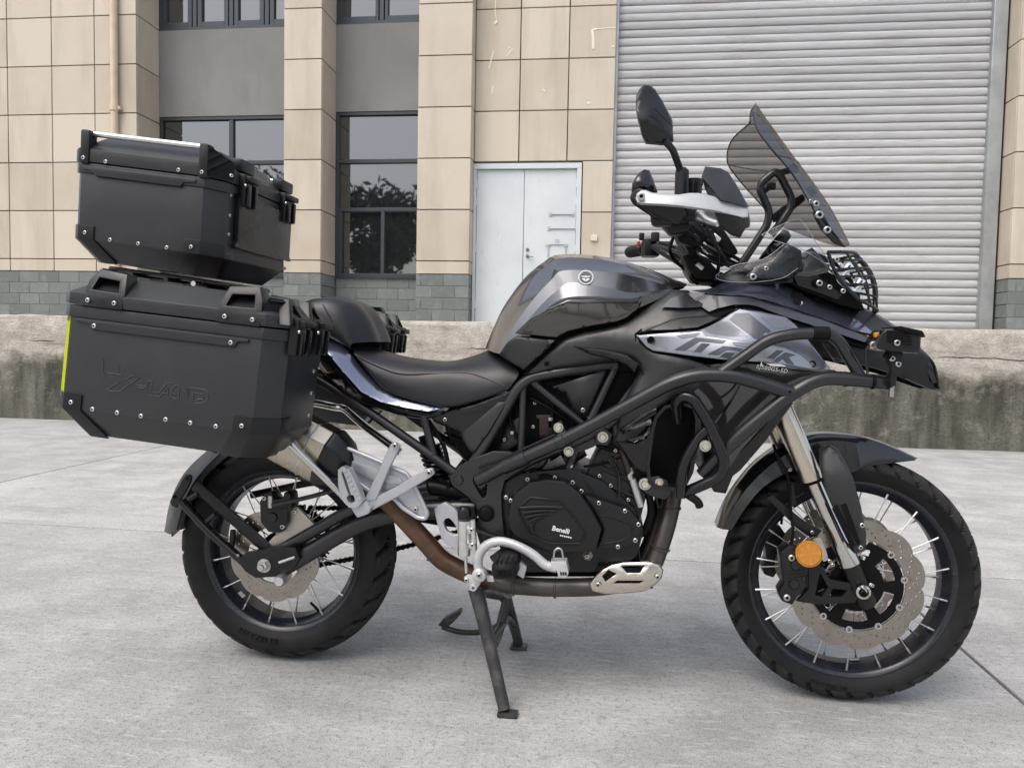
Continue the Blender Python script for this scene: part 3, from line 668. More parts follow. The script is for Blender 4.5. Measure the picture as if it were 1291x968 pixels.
# roller shutter
sh = None; S0, S1 = 0.835, 6.0; PITCH_S = 0.1165; n_sl = 60
bm = bmesh.new()
for q in ((0.80, 0.86, DZ, 7.6), (5.985, 6.17, DZ, 7.6)): add_box(bm, WP((q[0]+q[1])/2, .36, (q[2]+q[3])/2), (q[1]-q[0], .12, q[3]-q[2]), WROT)
add_box(bm, WP(3.45, .36, 7.85), (5.4, .2, .5), WROT)
sh = fin(bm, 'roller_shutter', 'rail_metal', b0, bevel=.006, bsegs=1)
prof = [(-.058, .004), (-.054, -.004), (-.042, -.012), (-.014, -.018), (.016, -.017), (.034, -.010), (.044, .001), (.050, .009), (.058, .006)]
bm = bmesh.new(); rows_ = []
for s in (S0, S1): rows_.append([bm.verts.new(WP(s, .40+d, DZ+.06+h)) for h, d in prof])
for k in range(len(prof)-1): bm.faces.new((rows_[0][k], rows_[1][k], rows_[1][k+1], rows_[0][k+1]))
bmesh.ops.solidify(bm, geom=bm.faces, thickness=.003)
sl0 = fin(bm, 'slat', 'shutter_metal', sh, smooth=50)
for k in range(1, n_sl): clone(sl0, sh, ORG[sl0.name]+Vector((0, random.uniform(-.004, .004), PITCH_S*k+random.uniform(-.003, .003))))
wbox('wall_core', .8, 6.3, .46, 1.0, DZ, TOP, 'wall_core', b0, 0)
wbox('threshold', .84, 6.18, .25, .46, DZ, DZ+.03, 'rail_metal', sh, .005)
# ---- loading dock in front of the building
bm = bmesh.new(); dk_n = 260; rows_ = []
prof = [(5.44, -.02), (5.438, .12), (5.436, .3), (5.437, .45), (5.434, .60), (5.430, .72), (5.433, .84), (5.428, .88), (5.430, 1.0), (5.436, 1.085), (5.452, 1.124), (5.48, 1.132), (5.8, 1.131), (8.2, 1.13), (11.0, 1.13)]
for i in range(dk_n+1):
    x = -14+26*i/dk_n; r_ = []
    for k, (y, z) in enumerate(prof):
        n1 = noise.noise(Vector((x*1.3, z*3, 1.7)))*.012 + noise.noise(Vector((x*5, z*9, 4.1)))*.010
        zz = z + (noise.noise(Vector((x*2.1, 0, 9)))*.010 + noise.noise(Vector((x*9, 0, 3)))*.008 if 8 < k < 13 else 0)
        r_.append(bm.verts.new((x, y + x*WS + (n1 if k < 11 else 0), zz if k < 13 else z-.002)))
    rows_.append(r_)
for i in range(dk_n):
    for k in range(len(prof)-1): bm.faces.new((rows_[i][k], rows_[i+1][k], rows_[i+1][k+1], rows_[i][k+1]))
dk = fin(bm, 'loading_dock', 'dock_concrete', None, smooth=60)
tag(dk, 'weathered concrete loading dock wall, pale above and stained dark below', 'dock')
# ================================================================== MOTORCYCLE
moto = thing('motorcycle', 'dark grey and black adventure motorcycle with spoked wheels parked on its centre stand', 'motorcycle', (0.76, 0, 0))
TAU = 2*math.pi
# ------------------------------------------------------------------ wheels
def tyre_mesh(name, C, half, R0, blocks, parent, groove=0.005, sub=9):
    """half: profile (radius, |y|) from bead to crown; tread blocks are cut into the crown"""
    prof = catmull([Vector((r, y, 0)) for r, y in half], 5)
    full = [(p.x, -p.y) for p in prof] + [(p.x, p.y) for p in reversed(prof[:-1])]
    seg = blocks*sub; bm = bmesh.new(); rings = []; w = max(p[1] for p in full); deep = set()
    for r, y in full:
        ring = []
        for k in range(seg):
            a = TAU*k/seg; d = 0.0; rel = abs(y)/w
            if r > R0*0.895:
                ph = (k/sub + rel*1.15 + (0.5 if y > 0 else 0)) % 1.0
                if rel > 0.22 and (ph < 0.30): d = groove
                if 0.20 < rel < 0.30: d = max(d, groove*0.8)
                if rel < 0.12: d = max(d, groove*0.8)
                ph2 = (k/sub + rel*0.4 + 0.5) % 1.0
                if 0.3 < rel < 0.62 and ph2 < 0.12: d = max(d, groove*0.7)
                fade = min(1, (r-R0*0.895)/(R0*0.02)); d *= fade
            v_ = bm.verts.new((C[0]+(r-d)*math.cos(a), C[1]+y*(1-d*1.2), C[2]+(r-d)*math.sin(a))); ring.append(v_)
            if d > groove*.45 and rel > .25: deep.add(v_)
        rings.append(ring)
    for A, B in zip(rings, rings[1:]):
        for k in range(seg):
            f_ = bm.faces.new((A[k], A[(k+1) % seg], B[(k+1) % seg], B[k]))
            if sum(v_ in deep for v_ in f_.verts) >= 3: f_.material_index = 1  # groove faces coloured black, standing in for shade between the blocks
            elif (f_.calc_center_median()-Vector((C[0], f_.calc_center_median().y, C[2]))).length > R0*.90: f_.material_index = 2
    return fin(bm, name, ['rubber', 'deep_black', 'tread_rubber'], parent, 26)
def ring_text(name, body, C, r, y, a0, size, mat, parent, lift=0.0012, flip=False, spacing=1.1):
    """letters raised on the near sidewall, set along an arc that starts at angle a0 (radians) and reads left to right at the bottom"""
    bm = bmesh.new()
    def pl(x, h, d):
        a = a0 + x/r; rr = r-h if not flip else r+h
        return Vector((C[0]+rr*math.cos(a), y-d, C[2]+rr*math.sin(a)))
    text_bm(bm, body, pl, size, lift, spacing=spacing); return fin(bm, name, mat, parent, 30)
def rim_mesh(C, Rf, w, parent, depth=0.030):
    half = [(Rf, -w), (Rf, -w+.005), (Rf-.012, -w+.007), (Rf-.016, -w*.55), (Rf-.026, -w*.35), (Rf-.027, 0)]
    outer = half+[(r, -y) for r, y in reversed(half[:-1])]
    inn = [(Rf-.003, w+.001), (Rf-.010, w-.002), (Rf-.0165, w-.009), (Rf-.020, w*.62), (Rf-depth, w*.42), (Rf-depth-.001, 0)]
    inner = inn+[(r, -y) for r, y in reversed(inn[:-1])]
    bm = bmesh.new(); lathe(bm, outer+inner, C, 'Y', 120, True); return fin(bm, 'rim', 'rim_black', parent, 28)
def spokes(C, Rr, yr, Rh, yh, n, parent, skew=0.34, r=0.0017):
    for k in range(n):
        a = TAU*k/n; s = -1 if k % 2 else 1; t = 1 if k % 4 in (0, 3) else -1; b = a + t*skew
        p = Vector((C[0]+Rr*math.cos(a), C[1]+s*yr, C[2]+Rr*math.sin(a))); q = Vector((C[0]+Rh*math.cos(b), C[1]+s*yh, C[2]+Rh*math.sin(b)))
        bm = bmesh.new(); d = (p-q).normalized()
        sweep(bm, [q, p-d*.016, p-d*.015, p+d*.002], [r, r, r*1.6, r*1.6], 6); fin(bm, 'spoke', 'spoke_steel', parent, 40)
def circ2(r, n, cx=0, cy=0, ph=0): return [(cx+r*math.cos(TAU*k/n+ph), cy+r*math.sin(TAU*k/n+ph)) for k in range(n)]
def slot2(r0, r1, a0, a1, n=7):
    return [(r1*math.cos(lerp(a0, a1, k/n)), r1*math.sin(lerp(a0, a1, k/n))) for k in range(n+1)] + [(r0*math.cos(lerp(a1, a0, k/n)), r0*math.sin(lerp(a1, a0, k/n))) for k in range(n+1)]
def disc_plate(name, outline, holes, C, y, thick, mat, parent, bevel=0.0):
    bm = bmesh.new(); plate(bm, outline, holes, lambda a, b, d: Vector((C[0]+a, y+d, C[2]+b)), thick); return fin(bm, name, mat, parent, 30, bevel=bevel)
def wave(R0, amp, lobes, n=160): return [((R0+amp*(abs(math.sin(lobes*TAU*k/n/2))**.6-.5)*2)*math.cos(TAU*k/n), (R0+amp*(abs(math.sin(lobes*TAU*k/n/2))**.6-.5)*2)*math.sin(TAU*k/n)) for k in range(n)]
FC = (1.525, 0, .3205); RC = (-0.008, 0, .3150)
# front
bm = bmesh.new(); lathe(bm, [(0, -.062), (.022, -.062), (.024, -.05), (.046, -.05), (.048, -.042), (.046, -.036), (.026, -.030), (.024, 0), (.026, .030), (.046, .036), (.048, .042), (.046, .05), (.024, .05), (.022, .062), (0, .062)], FC, 'Y', 32)
fw = fin(bm, 'wheel', 'deep_black', moto, 30); tag(fw, 'black spoked wheel with large wave disc under the orange reflector')
tyre_mesh('tyre', FC, [(.243, .033), (.256, .041), (.275, .051), (.291, .0545), (.304, .047), (.3145, .030), (.3195, .014), (.3205, 0)], .3205, 36, fw, .0085, 12)
rim_mesh(FC, .256, .041, fw); spokes(FC, .238, .030, .043, .042, 36, fw)
ring_text('lettering', 'METZELER', FC, .287, -.0530, -1.92, .020, 'rubber', fw, .0018); ring_text('lettering', 'TOURANCE', FC, .287, -.0530, .55, .018, 'rubber', fw, .0018)
# small white sticker inside the rim
def rim_sticker(C, r, y0, y1, a0, a1, parent):
    bm = bmesh.new(); V = []
    for k in range(5):
        a = lerp(a0, a1, k/4); V.append([bm.verts.new((C[0]+r*math.cos(a), y, C[2]+r*math.sin(a))) for y in (y0, y1)])
    for A, B in zip(V, V[1:]): bm.faces.new((A[0], A[1], B[1], B[0]))
    fin(bm, 'sticker', 'white_print', parent)
rim_sticker(FC, .2225, -.006, .006, -1.50, -1.39, fw)
def front_disc(y, parent):
    holes = []
    for k in range(20):
        for j, rr in enumerate((.128, .1365, .145, .1525)):
            a = TAU*(k+j*.27)/20; holes.append(circ2(.0028, 6, rr*math.cos(a), rr*math.sin(a)))
    hn = [slot2(.1175, .1235, TAU*(k+.15)/10, TAU*(k+.85)/10, 5) for k in range(10)]
    d = disc_plate('brake_disc', wave(.1600, .0060, 11), [circ2(.117, 60)]+holes, FC, y, .0045, 'disc_steel', parent)
    cut = [slot2(.066, .094, TAU*(k+.17)/6, TAU*(k+.83)/6) for k in range(6)]
    disc_plate('disc_carrier', circ2(.113, 60), [circ2(.030, 24)]+cut, FC, y-.002, .007, 'deep_black', parent, .0012)
    bm = bmesh.new()
    for k in range(10):
        a = TAU*(k+.3)/10; lathe(bm, [(.0040, .001), (.0045, -.0055), (.0085, -.0055), (.0092, -.002), (.0092, .003)], (FC[0]+.1135*math.cos(a), y, FC[2]+.1135*math.sin(a)), 'Y', 14)
    tag(fin(bm, 'disc_button', 'bolt_steel', parent, 30), kind='stuff')
front_disc(-.078, fw); front_disc(.074, fw)
disc_plate('sensor_ring', circ2(.077, 60), [circ2(.060, 40)]+[slot2(.064, .073, TAU*k/36, TAU*(k+.5)/36, 2) for k in range(36)], FC, -.064, .002, 'steel', fw)
# rear
bm = bmesh.new(); lathe(bm, [(0, -.085), (.028, -.085), (.030, -.07), (.056, -.066), (.058, -.056), (.054, -.05), (.040, -.04), (.036, 0), (.040, .04), (.056, .05), (.06, .07), (.03, .08), (0, .08)], RC, 'Y', 32)
rw = fin(bm, 'wheel', 'deep_black', moto, 30); tag(rw, 'black spoked wheel with fat tyre under the side case')
tyre_mesh('tyre', RC, [(.219, .054), (.2315, .062), (.250, .072), (.270, .0755), (.287, .071), (.3015, .054), (.3115, .028), (.315, 0)], .315, 26, rw, .0085, 14)
rim_mesh(RC, .2315, .060, rw, .030); spokes(RC, .213, .045, .052, .060, 32, rw)
rim_sticker(RC, .1985, -.030, -.010, -2.38, -2.28, rw)
ring_text('lettering', 'METZELER', RC, .262, -.0742, -2.05, .026, 'rubber', rw, .0022); ring_text('lettering', 'TOURANCE', RC, .262, -.0742, .5, .022, 'rubber', rw, .002)
holes = []
for k in range(18):
    for j, rr in enumerate((.098, .108, .118)):
        a = TAU*(k+j*.3)/18; holes.append(circ2(.0027, 6, rr*math.cos(a), rr*math.sin(a)))
disc_plate('brake_disc', wave(.1265, .0040, 10), [slot2(.040, .078, TAU*(k+.2)/5, TAU*(k+.8)/5) for k in range(5)]+[circ2(.026, 24)]+holes, RC, -.098, .005, 'disc_steel', rw)
# rear sprocket and chain on the far side
def gear(R0, h, n): 
    o = []
    for k in range(n):
        for f, rr in ((0, R0-h), (.28, R0-h), (.42, R0), (.58, R0), (.72, R0-h)): o.append((rr*math.cos(TAU*(k+f)/n), rr*math.sin(TAU*(k+f)/n)))
    return o
disc_plate('sprocket', gear(.093, .009, 42), [circ2(.03, 20)]+[slot2(.046, .072, TAU*(k+.2)/6, TAU*(k+.8)/6, 4) for k in range(6)], RC, .098, .006, 'deep_black', rw)
bm = bmesh.new(); ES = Vector((.57, .10, .43)); n = 46
def link(a, b):
    d = (b-a); c = (a+b)/2; ang = math.atan2(d.z, d.x); m3 = Matrix.Rotation(-ang, 3, 'Y')
    add_box(bm, c, (d.length*.96, .010, .011), m3); add_box(bm, a, (.006, .016, .014), m3)
top_a, top_b = Vector((RC[0]+.02, .101, RC[2]+.091)), ES+Vector((0, 0, .035)); bot_a, bot_b = Vector((RC[0]+.01, .101, RC[2]-.091)), ES-Vector((0, 0, .035))
for a, b in ((top_a, top_b), (bot_a, bot_b)):
    k = 38
    for i in range(k): link(lerp(a, b, i/k)-Vector((0, 0, .012*math.sin(math.pi*i/k))), lerp(a, b, (i+1)/k)-Vector((0, 0, .012*math.sin(math.pi*(i+1)/k))))
for i in range(20):
    a0, a1 = math.pi*.5+math.pi*i/20, math.pi*.5+math.pi*(i+1)/20; link(Vector((RC[0]+.092*math.cos(a0), .101, RC[2]+.092*math.sin(a0))), Vector((RC[0]+.092*math.cos(a1), .101, RC[2]+.092*math.sin(a1))))
fin(bm, 'drive_chain', 'deep_black', moto, 30)
tube('chain_guard', [U(316, 624, .12), U(345, 618, .12), U(400, 606, .12), U(470, 610, .12)], .011, 'plastic_black', moto, .05, 8, squash=.5)
# valve stem
tube('valve', [Vector((RC[0]+.205*math.cos(-1.12), 0, RC[2]+.205*math.sin(-1.12))), Vector((RC[0]+.172*math.cos(-1.16), -.01, RC[2]+.172*math.sin(-1.16)))], .004, 'deep_black', rw, .01, 8)
tube('valve', [Vector((FC[0]+.228*math.cos(-.85), 0, FC[2]+.228*math.sin(-.85))), Vector((FC[0]+.195*math.cos(-.87), -.01, FC[2]+.195*math.sin(-.87)))], .004, 'deep_black', fw, .01, 8)
# ------------------------------------------------------------------ fork
YF = .105
ax_ = U(1088, 748, -YF); top_ = U(1010, 572, -YF); dirf = (top_-ax_).normalized()
def along(p, t): return p + dirf*t
for s in (-1, 1):
    A = Vector((ax_.x, s*YF, ax_.z)); L = 0.78
    t0 = (U(1024, 605, -YF)-ax_).length; t1 = (U(1068, 701, -YF)-ax_).length
    bm = bmesh.new(); lathe(bm, [(0, t0), (.0225, t0), (.0285, t0+.003), (.0292, t0+.02), (.0275, t0+.03), (.0275, L), (0, L)], A, seg=32, ax=dirf); leg = fin(bm, 'fork_leg', 'fork_gold', moto, 30)
    turned('dust_seal', [(0, t0-.006), (.024, -.006+t0), (.0275, t0), (.02, t0+.004)], A, 'deep_black', leg, 28, ax=dirf)
    bm = bmesh.new(); sweep(bm, [along(A, t1-.02), along(A, t1+.02), along(A, t1+.05), along(A, t0+.03)], [.026, .0245, .0195, .0195], 28); fin(bm, 'fork_tube', 'chrome', leg, 40)
    bm = bmesh.new(); sweep(bm, [along(A, -.035), along(A, -.02), along(A, t1-.03), along(A, t1-.012), along(A, t1-.010)], [.017, .022, .0225, .0275, .018], 20, squash=.8); fin(bm, 'axle_lug', 'engine_black', leg, 40)
turned('axle', [(0, .135), (.010, .135), (.012, .132), (.012, -.125), (.0175, -.127), (.0175, -.134), (.012, -.136), (.010, -.130), (0, -.130)], (FC[0], 0, FC[2]), 'chrome', moto, 20)
bolt(1088, 748, -.137, .009, moto, 'deep_black')
for s in (-1, 1):
    pass
# triple clamps and steering head
tc0 = along(Vector((ax_.x, 0, ax_.z)), .60); tc1 = along(Vector((ax_.x, 0, ax_.z)), .755)
m3 = Matrix.Rotation(math.atan2(dirf.x, dirf.z), 3, 'Y')
for c, nm in ((tc0, 'triple_clamp'), (tc1, 'triple_clamp')): box(nm, c, (.075, .27, .035), 'engine_black', moto, m3, bevel=.010)
sweep_bm = bmesh.new(); sweep(sweep_bm, [along(tc0, -.02)-Vector((.045, 0, 0)), along(tc1, .02)-Vector((.045, 0, 0))], .034, 20); fin(sweep_bm, 'steering_head', 'frame_grey', moto)
# fork guard, dark grey leaf beside the stanchion
panel('fork_guard', [(1032, 566), (1046, 560), (1056, 566), (1066, 582), (1076, 603), (1086, 640), (1092, 672), (1092, 692), (1080, 697), (1070, 684), (1058, 655), (1042, 620), (1034, 590)],
      [(1032, 566, -.128), (1066, 582, -.150), (1092, 690, -.140), (1045, 600, -.155), (1075, 650, -.158), (1058, 655, -.148)], 'matte_dark', moto, edge=4, drop=.012, mirror=True, step=7)
for q in (((1049, 641), (1056, 637), (1079, 688), (1073, 690)), ((1060, 637), (1067, 634), (1085, 684), (1081, 688))):
    prism('guard_vent', list(q), -.1605, .004, 'deep_black', moto, bevel=.0008)
for q in ((1081, 637), (1087, 662)): bolt(*q, -.153, .0062, moto)
bolt(1085, 690, -.150, .0055, moto)
# front mudguard
loft('mudguard', [
    [(903, 664, 0), (913, 637, 0), (930, 609, 0), (953, 582, 0), (985, 560, 0), (1022, 547, 0), (1062, 546, 0), (1105, 554, 0), (1157, 577, 0)],
    [(905, 665, -.035), (916, 639, -.035), (934, 611, -.035), (957, 585, -.035), (989, 562, -.035), (1024, 549, -.035), (1063, 548, -.035), (1105, 556, -.032), (1156, 578, -.008)],
    [(911, 667, -.060), (924, 641, -.060), (943, 614, -.060), (967, 590, -.060), (997, 569, -.060), (1029, 557, -.060), (1064, 556, -.058), (1103, 564, -.045), (1154, 579, -.014)],
    [(922, 668, -.066), (938, 643, -.066), (958, 618, -.067), (983, 600, -.067), (1010, 590, -.067), (1040, 590, -.066), (1070, 596, -.064), (1098, 587, -.050), (1153, 580.5, -.016)]],
    'mudguard_blue', moto, nu=5, thick=.003, smooth=40)
# strut of the mudguard, brake hose
prism('mudguard_stay', [(966, 627), (974, 624), (1012, 655), (1036, 669), (1030, 677), (1020, 676), (1002, 663)], -.092, .012, 'plastic_black', moto)
prism('mudguard_stay', [(992, 612), (1001, 611), (1004, 636), (996, 640)], -.095, .010, 'plastic_black', moto)
bolt(1024, 671, -.095, .005, moto); bolt(996, 592, -.090, .005, moto)
tube('brake_hose', [U(978, 572, -.10), U(990, 590, -.105), U(996, 612, -.105), U(997, 650, -.11), U(1001, 672, -.125), U(996, 690, -.125)], .0038, 'deep_black', moto, .04, 8)
tube('brake_hose', [U(975, 560, -.04), U(985, 590, -.06), U(990, 620, .05), U(985, 660, .10)], .0038, 'deep_black', moto, .04, 8)
# calipers
cal = prism('brake_caliper', [(984, 695), (995, 687), (1008, 689), (1014, 698), (1021, 706), (1019, 722), (1012, 730), (1018, 738), (1006, 752), (999, 763), (986, 758), (982, 746), (989, 735), (986, 716)], -.136, .05, 'engine_black', moto, bevel=.005, bsegs=2)
for q in ((1003, 712), (1001, 736)): turned('piston_cap', [(0, -.004), (.011, -.004), (.013, -.001), (.013, .004)], U(*q, -.136), 'plastic_satin', cal, 20)
for k in range(3): prism('caliper_rib', [(990+k*1.5, 722+k*4), (1016, 718+k*4), (1016, 720+k*4), (990+k*1.5, 724+k*4)], -.1385, .004, 'engine_black', cal, bevel=.001)
for q in ((998, 703), (992, 753)): bolt(*q, -.137, .0085, moto, 'steel')
mirror_obj(cal, moto)
prism('caliper_bracket', [(1018, 698), (1032, 708), (1046, 730), (1072, 735), (1086, 748), (1078, 760), (1030, 762), (1004, 758), (1020, 742)], -.112, .014, 'engine_black', moto, holes=[[(1034, 722), (1044, 740), (1036, 752), (1028, 750)], [(1050, 742), (1068, 744), (1062, 752), (1046, 752)]], bevel=.003)
prism('hose_bracket', [(1024, 680), (1034, 676), (1042, 694), (1045, 706), (1038, 708), (1030, 692)], -.128, .006, 'steel', moto)
for q in ((1046, 707), (1050, 712), (1098, 737), (1100, 738)): bolt(*q, -.128, .0045, moto)
# orange reflector
rc = U(1020, 698, -.148); refl = turned('reflector', [(0, -.004), (.0285, -.003), (.0300, 0), (.0312, .001), (.0312, .007), (0, .007)], rc, 'orange_reflector', moto, 36)
turned('reflector_rim', [(.0295, -.0045), (.0318, -.004), (.0322, .006), (.030, .007)], rc, 'orange_lens', refl, 36)
bm = bmesh.new()
for k in range(8):
    a = TAU*k/8+.2; d = Vector((math.cos(a), 0, math.sin(a))); n_ = Vector((-d.z, 0, d.x))*(.0006 if k % 2 else .0012)
    p0, p1 = rc+d*.002-Vector((0, .0046, 0)), rc+d*.0275-Vector((0, .0040, 0)); bm.faces.new([bm.verts.new(q) for q in (p0+n_, p1+n_*3, p1-n_*3, p0-n_)])
fin(bm, 'reflector_facet', 'orange_lens', refl)
# ------------------------------------------------------------------ swingarm, rear brake
YS = .115
for s in (-1, 1):
    bm = bmesh.new(); P = lambda a, b, y: (lambda v: Vector((v.x, s*YS, v.z)))(U(a, b, -YS))
    sweep(bm, fillet([P(362, 713, 0), P(448, 662, 0), P(498, 646, 0), P(600, 640, 0)], .08), .0235, 18, squash=.85); sa = fin(bm, 'swingarm', 'tube_black', moto, 50)
    bm = bmesh.new(); sweep(bm, fillet([P(352, 694, 0), P(452, 637, 0), P(540, 615, 0)], .06), .0165, 14); fin(bm, 'swingarm_brace', 'tube_black', sa, 50)
sweep_bm = bmesh.new(); pv = U(601, 645, -YS); sweep(sweep_bm, [Vector((pv.x-.03, -YS, pv.z)), Vector((pv.x-.03, YS, pv.z))], .034, 18); fin(sweep_bm, 'swingarm_pivot', 'tube_black', moto)
prism('axle_plate', [(298, 706), (308, 698), (345, 689), (372, 690), (378, 704), (368, 720), (352, 727), (322, 729), (308, 720)], -.148, .03, 'engine_black', moto, bevel=.005)
rb = U(331, 714, -.16); turned('axle_nut', [(0, .02), (.014, .02), (.014, -.004), (.009, -.008), (.009, -.014), (0, -.014)], rb, 'bolt_steel', moto, 6)
turned('axle_nut', [(.0, .0), (.019, .0), (.019, .012), (0, .012)], rb+Vector((0, .008, 0)), 'steel', moto, 20)
rb = U(357, 729, -.15); turned('bobbin', [(0, -.028), (.012, -.028), (.0155, -.022), (.0155, .0), (.012, .01), (.012, .03), (0, .03)], rb, 'alu', moto, 20)
tube('chain_adjuster', [U(352, 709, -.15), U(372, 702, -.15)], .0045, 'bolt_steel', moto, .01, 8)
rcal = prism('brake_caliper', [(327, 632), (333, 622), (342, 620), (346, 630), (356, 628), (358, 620), (366, 622), (368, 640), (362, 646), (362, 660), (352, 672), (338, 671), (328, 658)], -.140, .05, 'engine_black', moto, bevel=.005)
turned('piston_cap', [(0, -.005), (.012, -.005), (.014, -.001), (.014, .004)], U(344, 652, -.140), 'plastic_satin', rcal, 20)
for k in range(3): prism('caliper_rib', [(332, 636+k*4), (362, 632+k*4), (362, 634+k*4), (332, 638+k*4)], -.1425, .004, 'engine_black', rcal, bevel=.001)
for q in ((333, 628), (356, 664)): bolt(*q, -.141, .0065, rcal, 'steel')
tube('brake_line', [U(344, 637, -.142), U(362, 633, -.142), U(400, 624, -.13), U(430, 615, -.12)], .0062, 'frame_grey', moto, .03, 8)
turned('banjo_bolt', [(0, -.012), (.007, -.012), (.007, .02), (0, .02)], U(341, 634, -.138), 'steel', moto, 10, 'Z')
prism('caliper_bracket', [(366, 640), (375, 639), (384, 648), (397, 662), (376, 676), (356, 690), (330, 692), (345, 676), (360, 668), (363, 652)], -.118, .012, 'bracket_tan', moto, bevel=.003)
bolt(371, 645, -.122, .006, moto); bolt(300, 700, -.15, .004, moto)
# hugger: two arms and the curved plate behind the tyre
bm = bmesh.new(); A = [U(x, y, -.118) for x, y in ((246, 611), (290, 650), (338, 692))]; sweep(bm, catmull(A, 4), .0165, 10, squash=.45, up=(0, 1, 0)); fin(bm, 'hugger_arm', 'plastic_black', moto, 40)
tube('hugger_arm', [U(229, 632, -.118), U(262, 668, -.125), U(296, 698, -.13), U(312, 712, -.135)], .0125, 'plastic_satin', moto, .05, 10)
for a, b in (((238, 630), (250, 622)), ((258, 660), (272, 648)), ((292, 690), (294, 668))): tube('hugger_strut', [U(*a, -.12), U(*b, -.12)], .008, 'plastic_black', moto, .01, 8)
G = []
for y, rowp in ((-.112, [(276, 572), (258, 590), (243, 610), (231, 636), (222, 668)]), (-.085, [(268, 570), (249, 588), (235, 607), (222, 634), (213, 673)]), (0, [(262, 567), (241, 586), (226, 606), (214, 634), (207, 670)])):
    G.append(catmull([U(a, b, y) for a, b in rowp], 4))
grid_obj('hugger_plate', G, 'plastic_black', moto, True, .006, 35)
prism('plate_bracket', [(214, 632), (226, 612), (234, 598), (241, 602), (236, 615), (228, 628), (222, 640)], -.120, .010, 'plastic_black', moto, rnd=2)
for q in ((236, 603), (220, 626)): bolt(*q, -.121, .0055, moto, 'deep_black')
# inner rear mudguard over the tyre
G = []
for y in (-.07, 0, .07):
    row = []
    for k in range(15):
        a = R(28+k*10.5); rr = .345-(.02 if y else 0); row.append(Vector((RC[0]+rr*math.cos(a), y, RC[2]+rr*math.sin(a))))
    G.append(row)
grid_obj('inner_mudguard', G, 'plastic_black', moto, False, .004, 40)
# ------------------------------------------------------------------ frame
def ptube(name, pts, r, mat, parent, bend=.05, seg=12): return tube(name, [U(*p) for p in pts], r, mat, parent, bend, seg)
def both(o):
    mirror_obj(o, moto); return o
both(ptube('frame_tube', [(588, 596, -.125), (612, 560, -.128), (652, 490, -.130), (668, 476, -.132), (710, 468, -.135), (778, 458, -.125)], .0135, 'frame_grey', moto))
both(ptube('frame_tube', [(660, 484, -.128), (657, 572, -.128)], .0090, 'frame_grey', moto))
both(ptube('frame_tube', [(672, 482, -.128), (738, 537, -.128)], .0095, 'tube_black', moto))
both(ptube('frame_tube', [(778, 460, -.128), (742, 535, -.132), (716, 590, -.120)], .0105, 'tube_black', moto))
both(ptube('frame_tube', [(640, 598, -.138), (672, 578, -.145), (735, 552, -.150), (775, 530, -.150), (850, 440, -.09)], .0150, 'tube_black', moto))
# subframe to the tail
both(ptube('subframe_tube', [(400, 478, -.115), (455, 512, -.118), (545, 575, -.122), (592, 610, -.122)], .0125, 'tube_black', moto))
both(ptube('subframe_tube', [(534, 524, -.118), (548, 578, -.120)], .0110, 'tube_black', moto))
both(ptube('subframe_tube', [(400, 466, -.10), (520, 500, -.105), (640, 495, -.115)], .0115, 'tube_black', moto))
# pivot plates
o = prism('pivot_plate', [(566, 601), (578, 588), (596, 578), (622, 569), (642, 570), (668, 580), (676, 588), (648, 598), (636, 606), (632, 622), (633, 648), (636, 676), (626, 690), (606, 690), (600, 668), (604, 645), (590, 626), (570, 612)], -.150, .030, 'tube_black', moto, holes=[smooth2d([(596, 604), (604, 597), (612, 598), (614, 610), (611, 628), (604, 622)], 3)], bevel=.006, bsegs=3)
both(o)
turned('pivot_cap', [(0, -.012), (.010, -.013), (.0165, -.010), (.018, -.004), (.0215, -.003), (.0215, .012), (0, .012)], U(613, 647, -.152), 'deep_black', moto, 28)
bolt(602, 598, -.140, .0085, moto); turned('frame_plug', [(0, -.004), (.011, -.004), (.013, 0), (.013, .01)], U(578, 605, -.152), 'tube_black', moto, 18)
# dark mass that fills the middle of the machine: airbox, battery, shock
def core(name, outline, y, mat, thick=None): return prism(name, outline, -y, 2*y if thick is None else thick, mat, moto, bevel=.008)
core('airbox', [(640, 500), (672, 480), (770, 470), (840, 420), (880, 430), (840, 520), (770, 555), (700, 560), (655, 565)], .085, 'deep_black')
core('battery_box', [(556, 520), (640, 497), (655, 515), (655, 575), (600, 590), (580, 575)], .080, 'deep_black')
core('tail_unit', [(398, 450), (420, 438), (470, 480), (560, 510), (540, 528), (470, 516), (410, 490)], .105, 'plastic_black')
core('radiator', [(885, 520), (935, 470), (965, 480), (920, 580), (888, 600)], .15, 'deep_black')
# details in the trellis window
panel('side_inlet', [(691, 488), (696, 486), (770, 462), (752, 500), (742, 528), (733, 531), (724, 522), (714, 500), (706, 494)], [(691, 488, -.118), (765, 466, -.122), (735, 525, -.112), (730, 495, -.135), (712, 493, -.120)], 'matte_dark', moto, edge=4, drop=.010, mirror=True)
bolt(735, 517, -.131, .006, moto, 'steel')
panel('side_inlet', [(640, 530), (655, 526), (655, 560), (636, 572), (624, 570)], [(640, 530, -.095), (655, 560, -.10), (624, 570, -.09)], 'matte_dark', moto, edge=4, drop=.008)
prism('throttle_linkage', [(676, 523), (696, 523), (696, 527), (692, 528), (692, 549), (680, 549), (680, 528), (676, 527)], -.105, .012, 'brown_plug', moto, bevel=.002)
for q in ((672, 538), (636, 554), (674, 508)): bolt(*q, -.104, .005, moto)
box('coil', U(690, 545, -.088), (.035, .03, .03), 'engine_black', moto, bevel=.004)
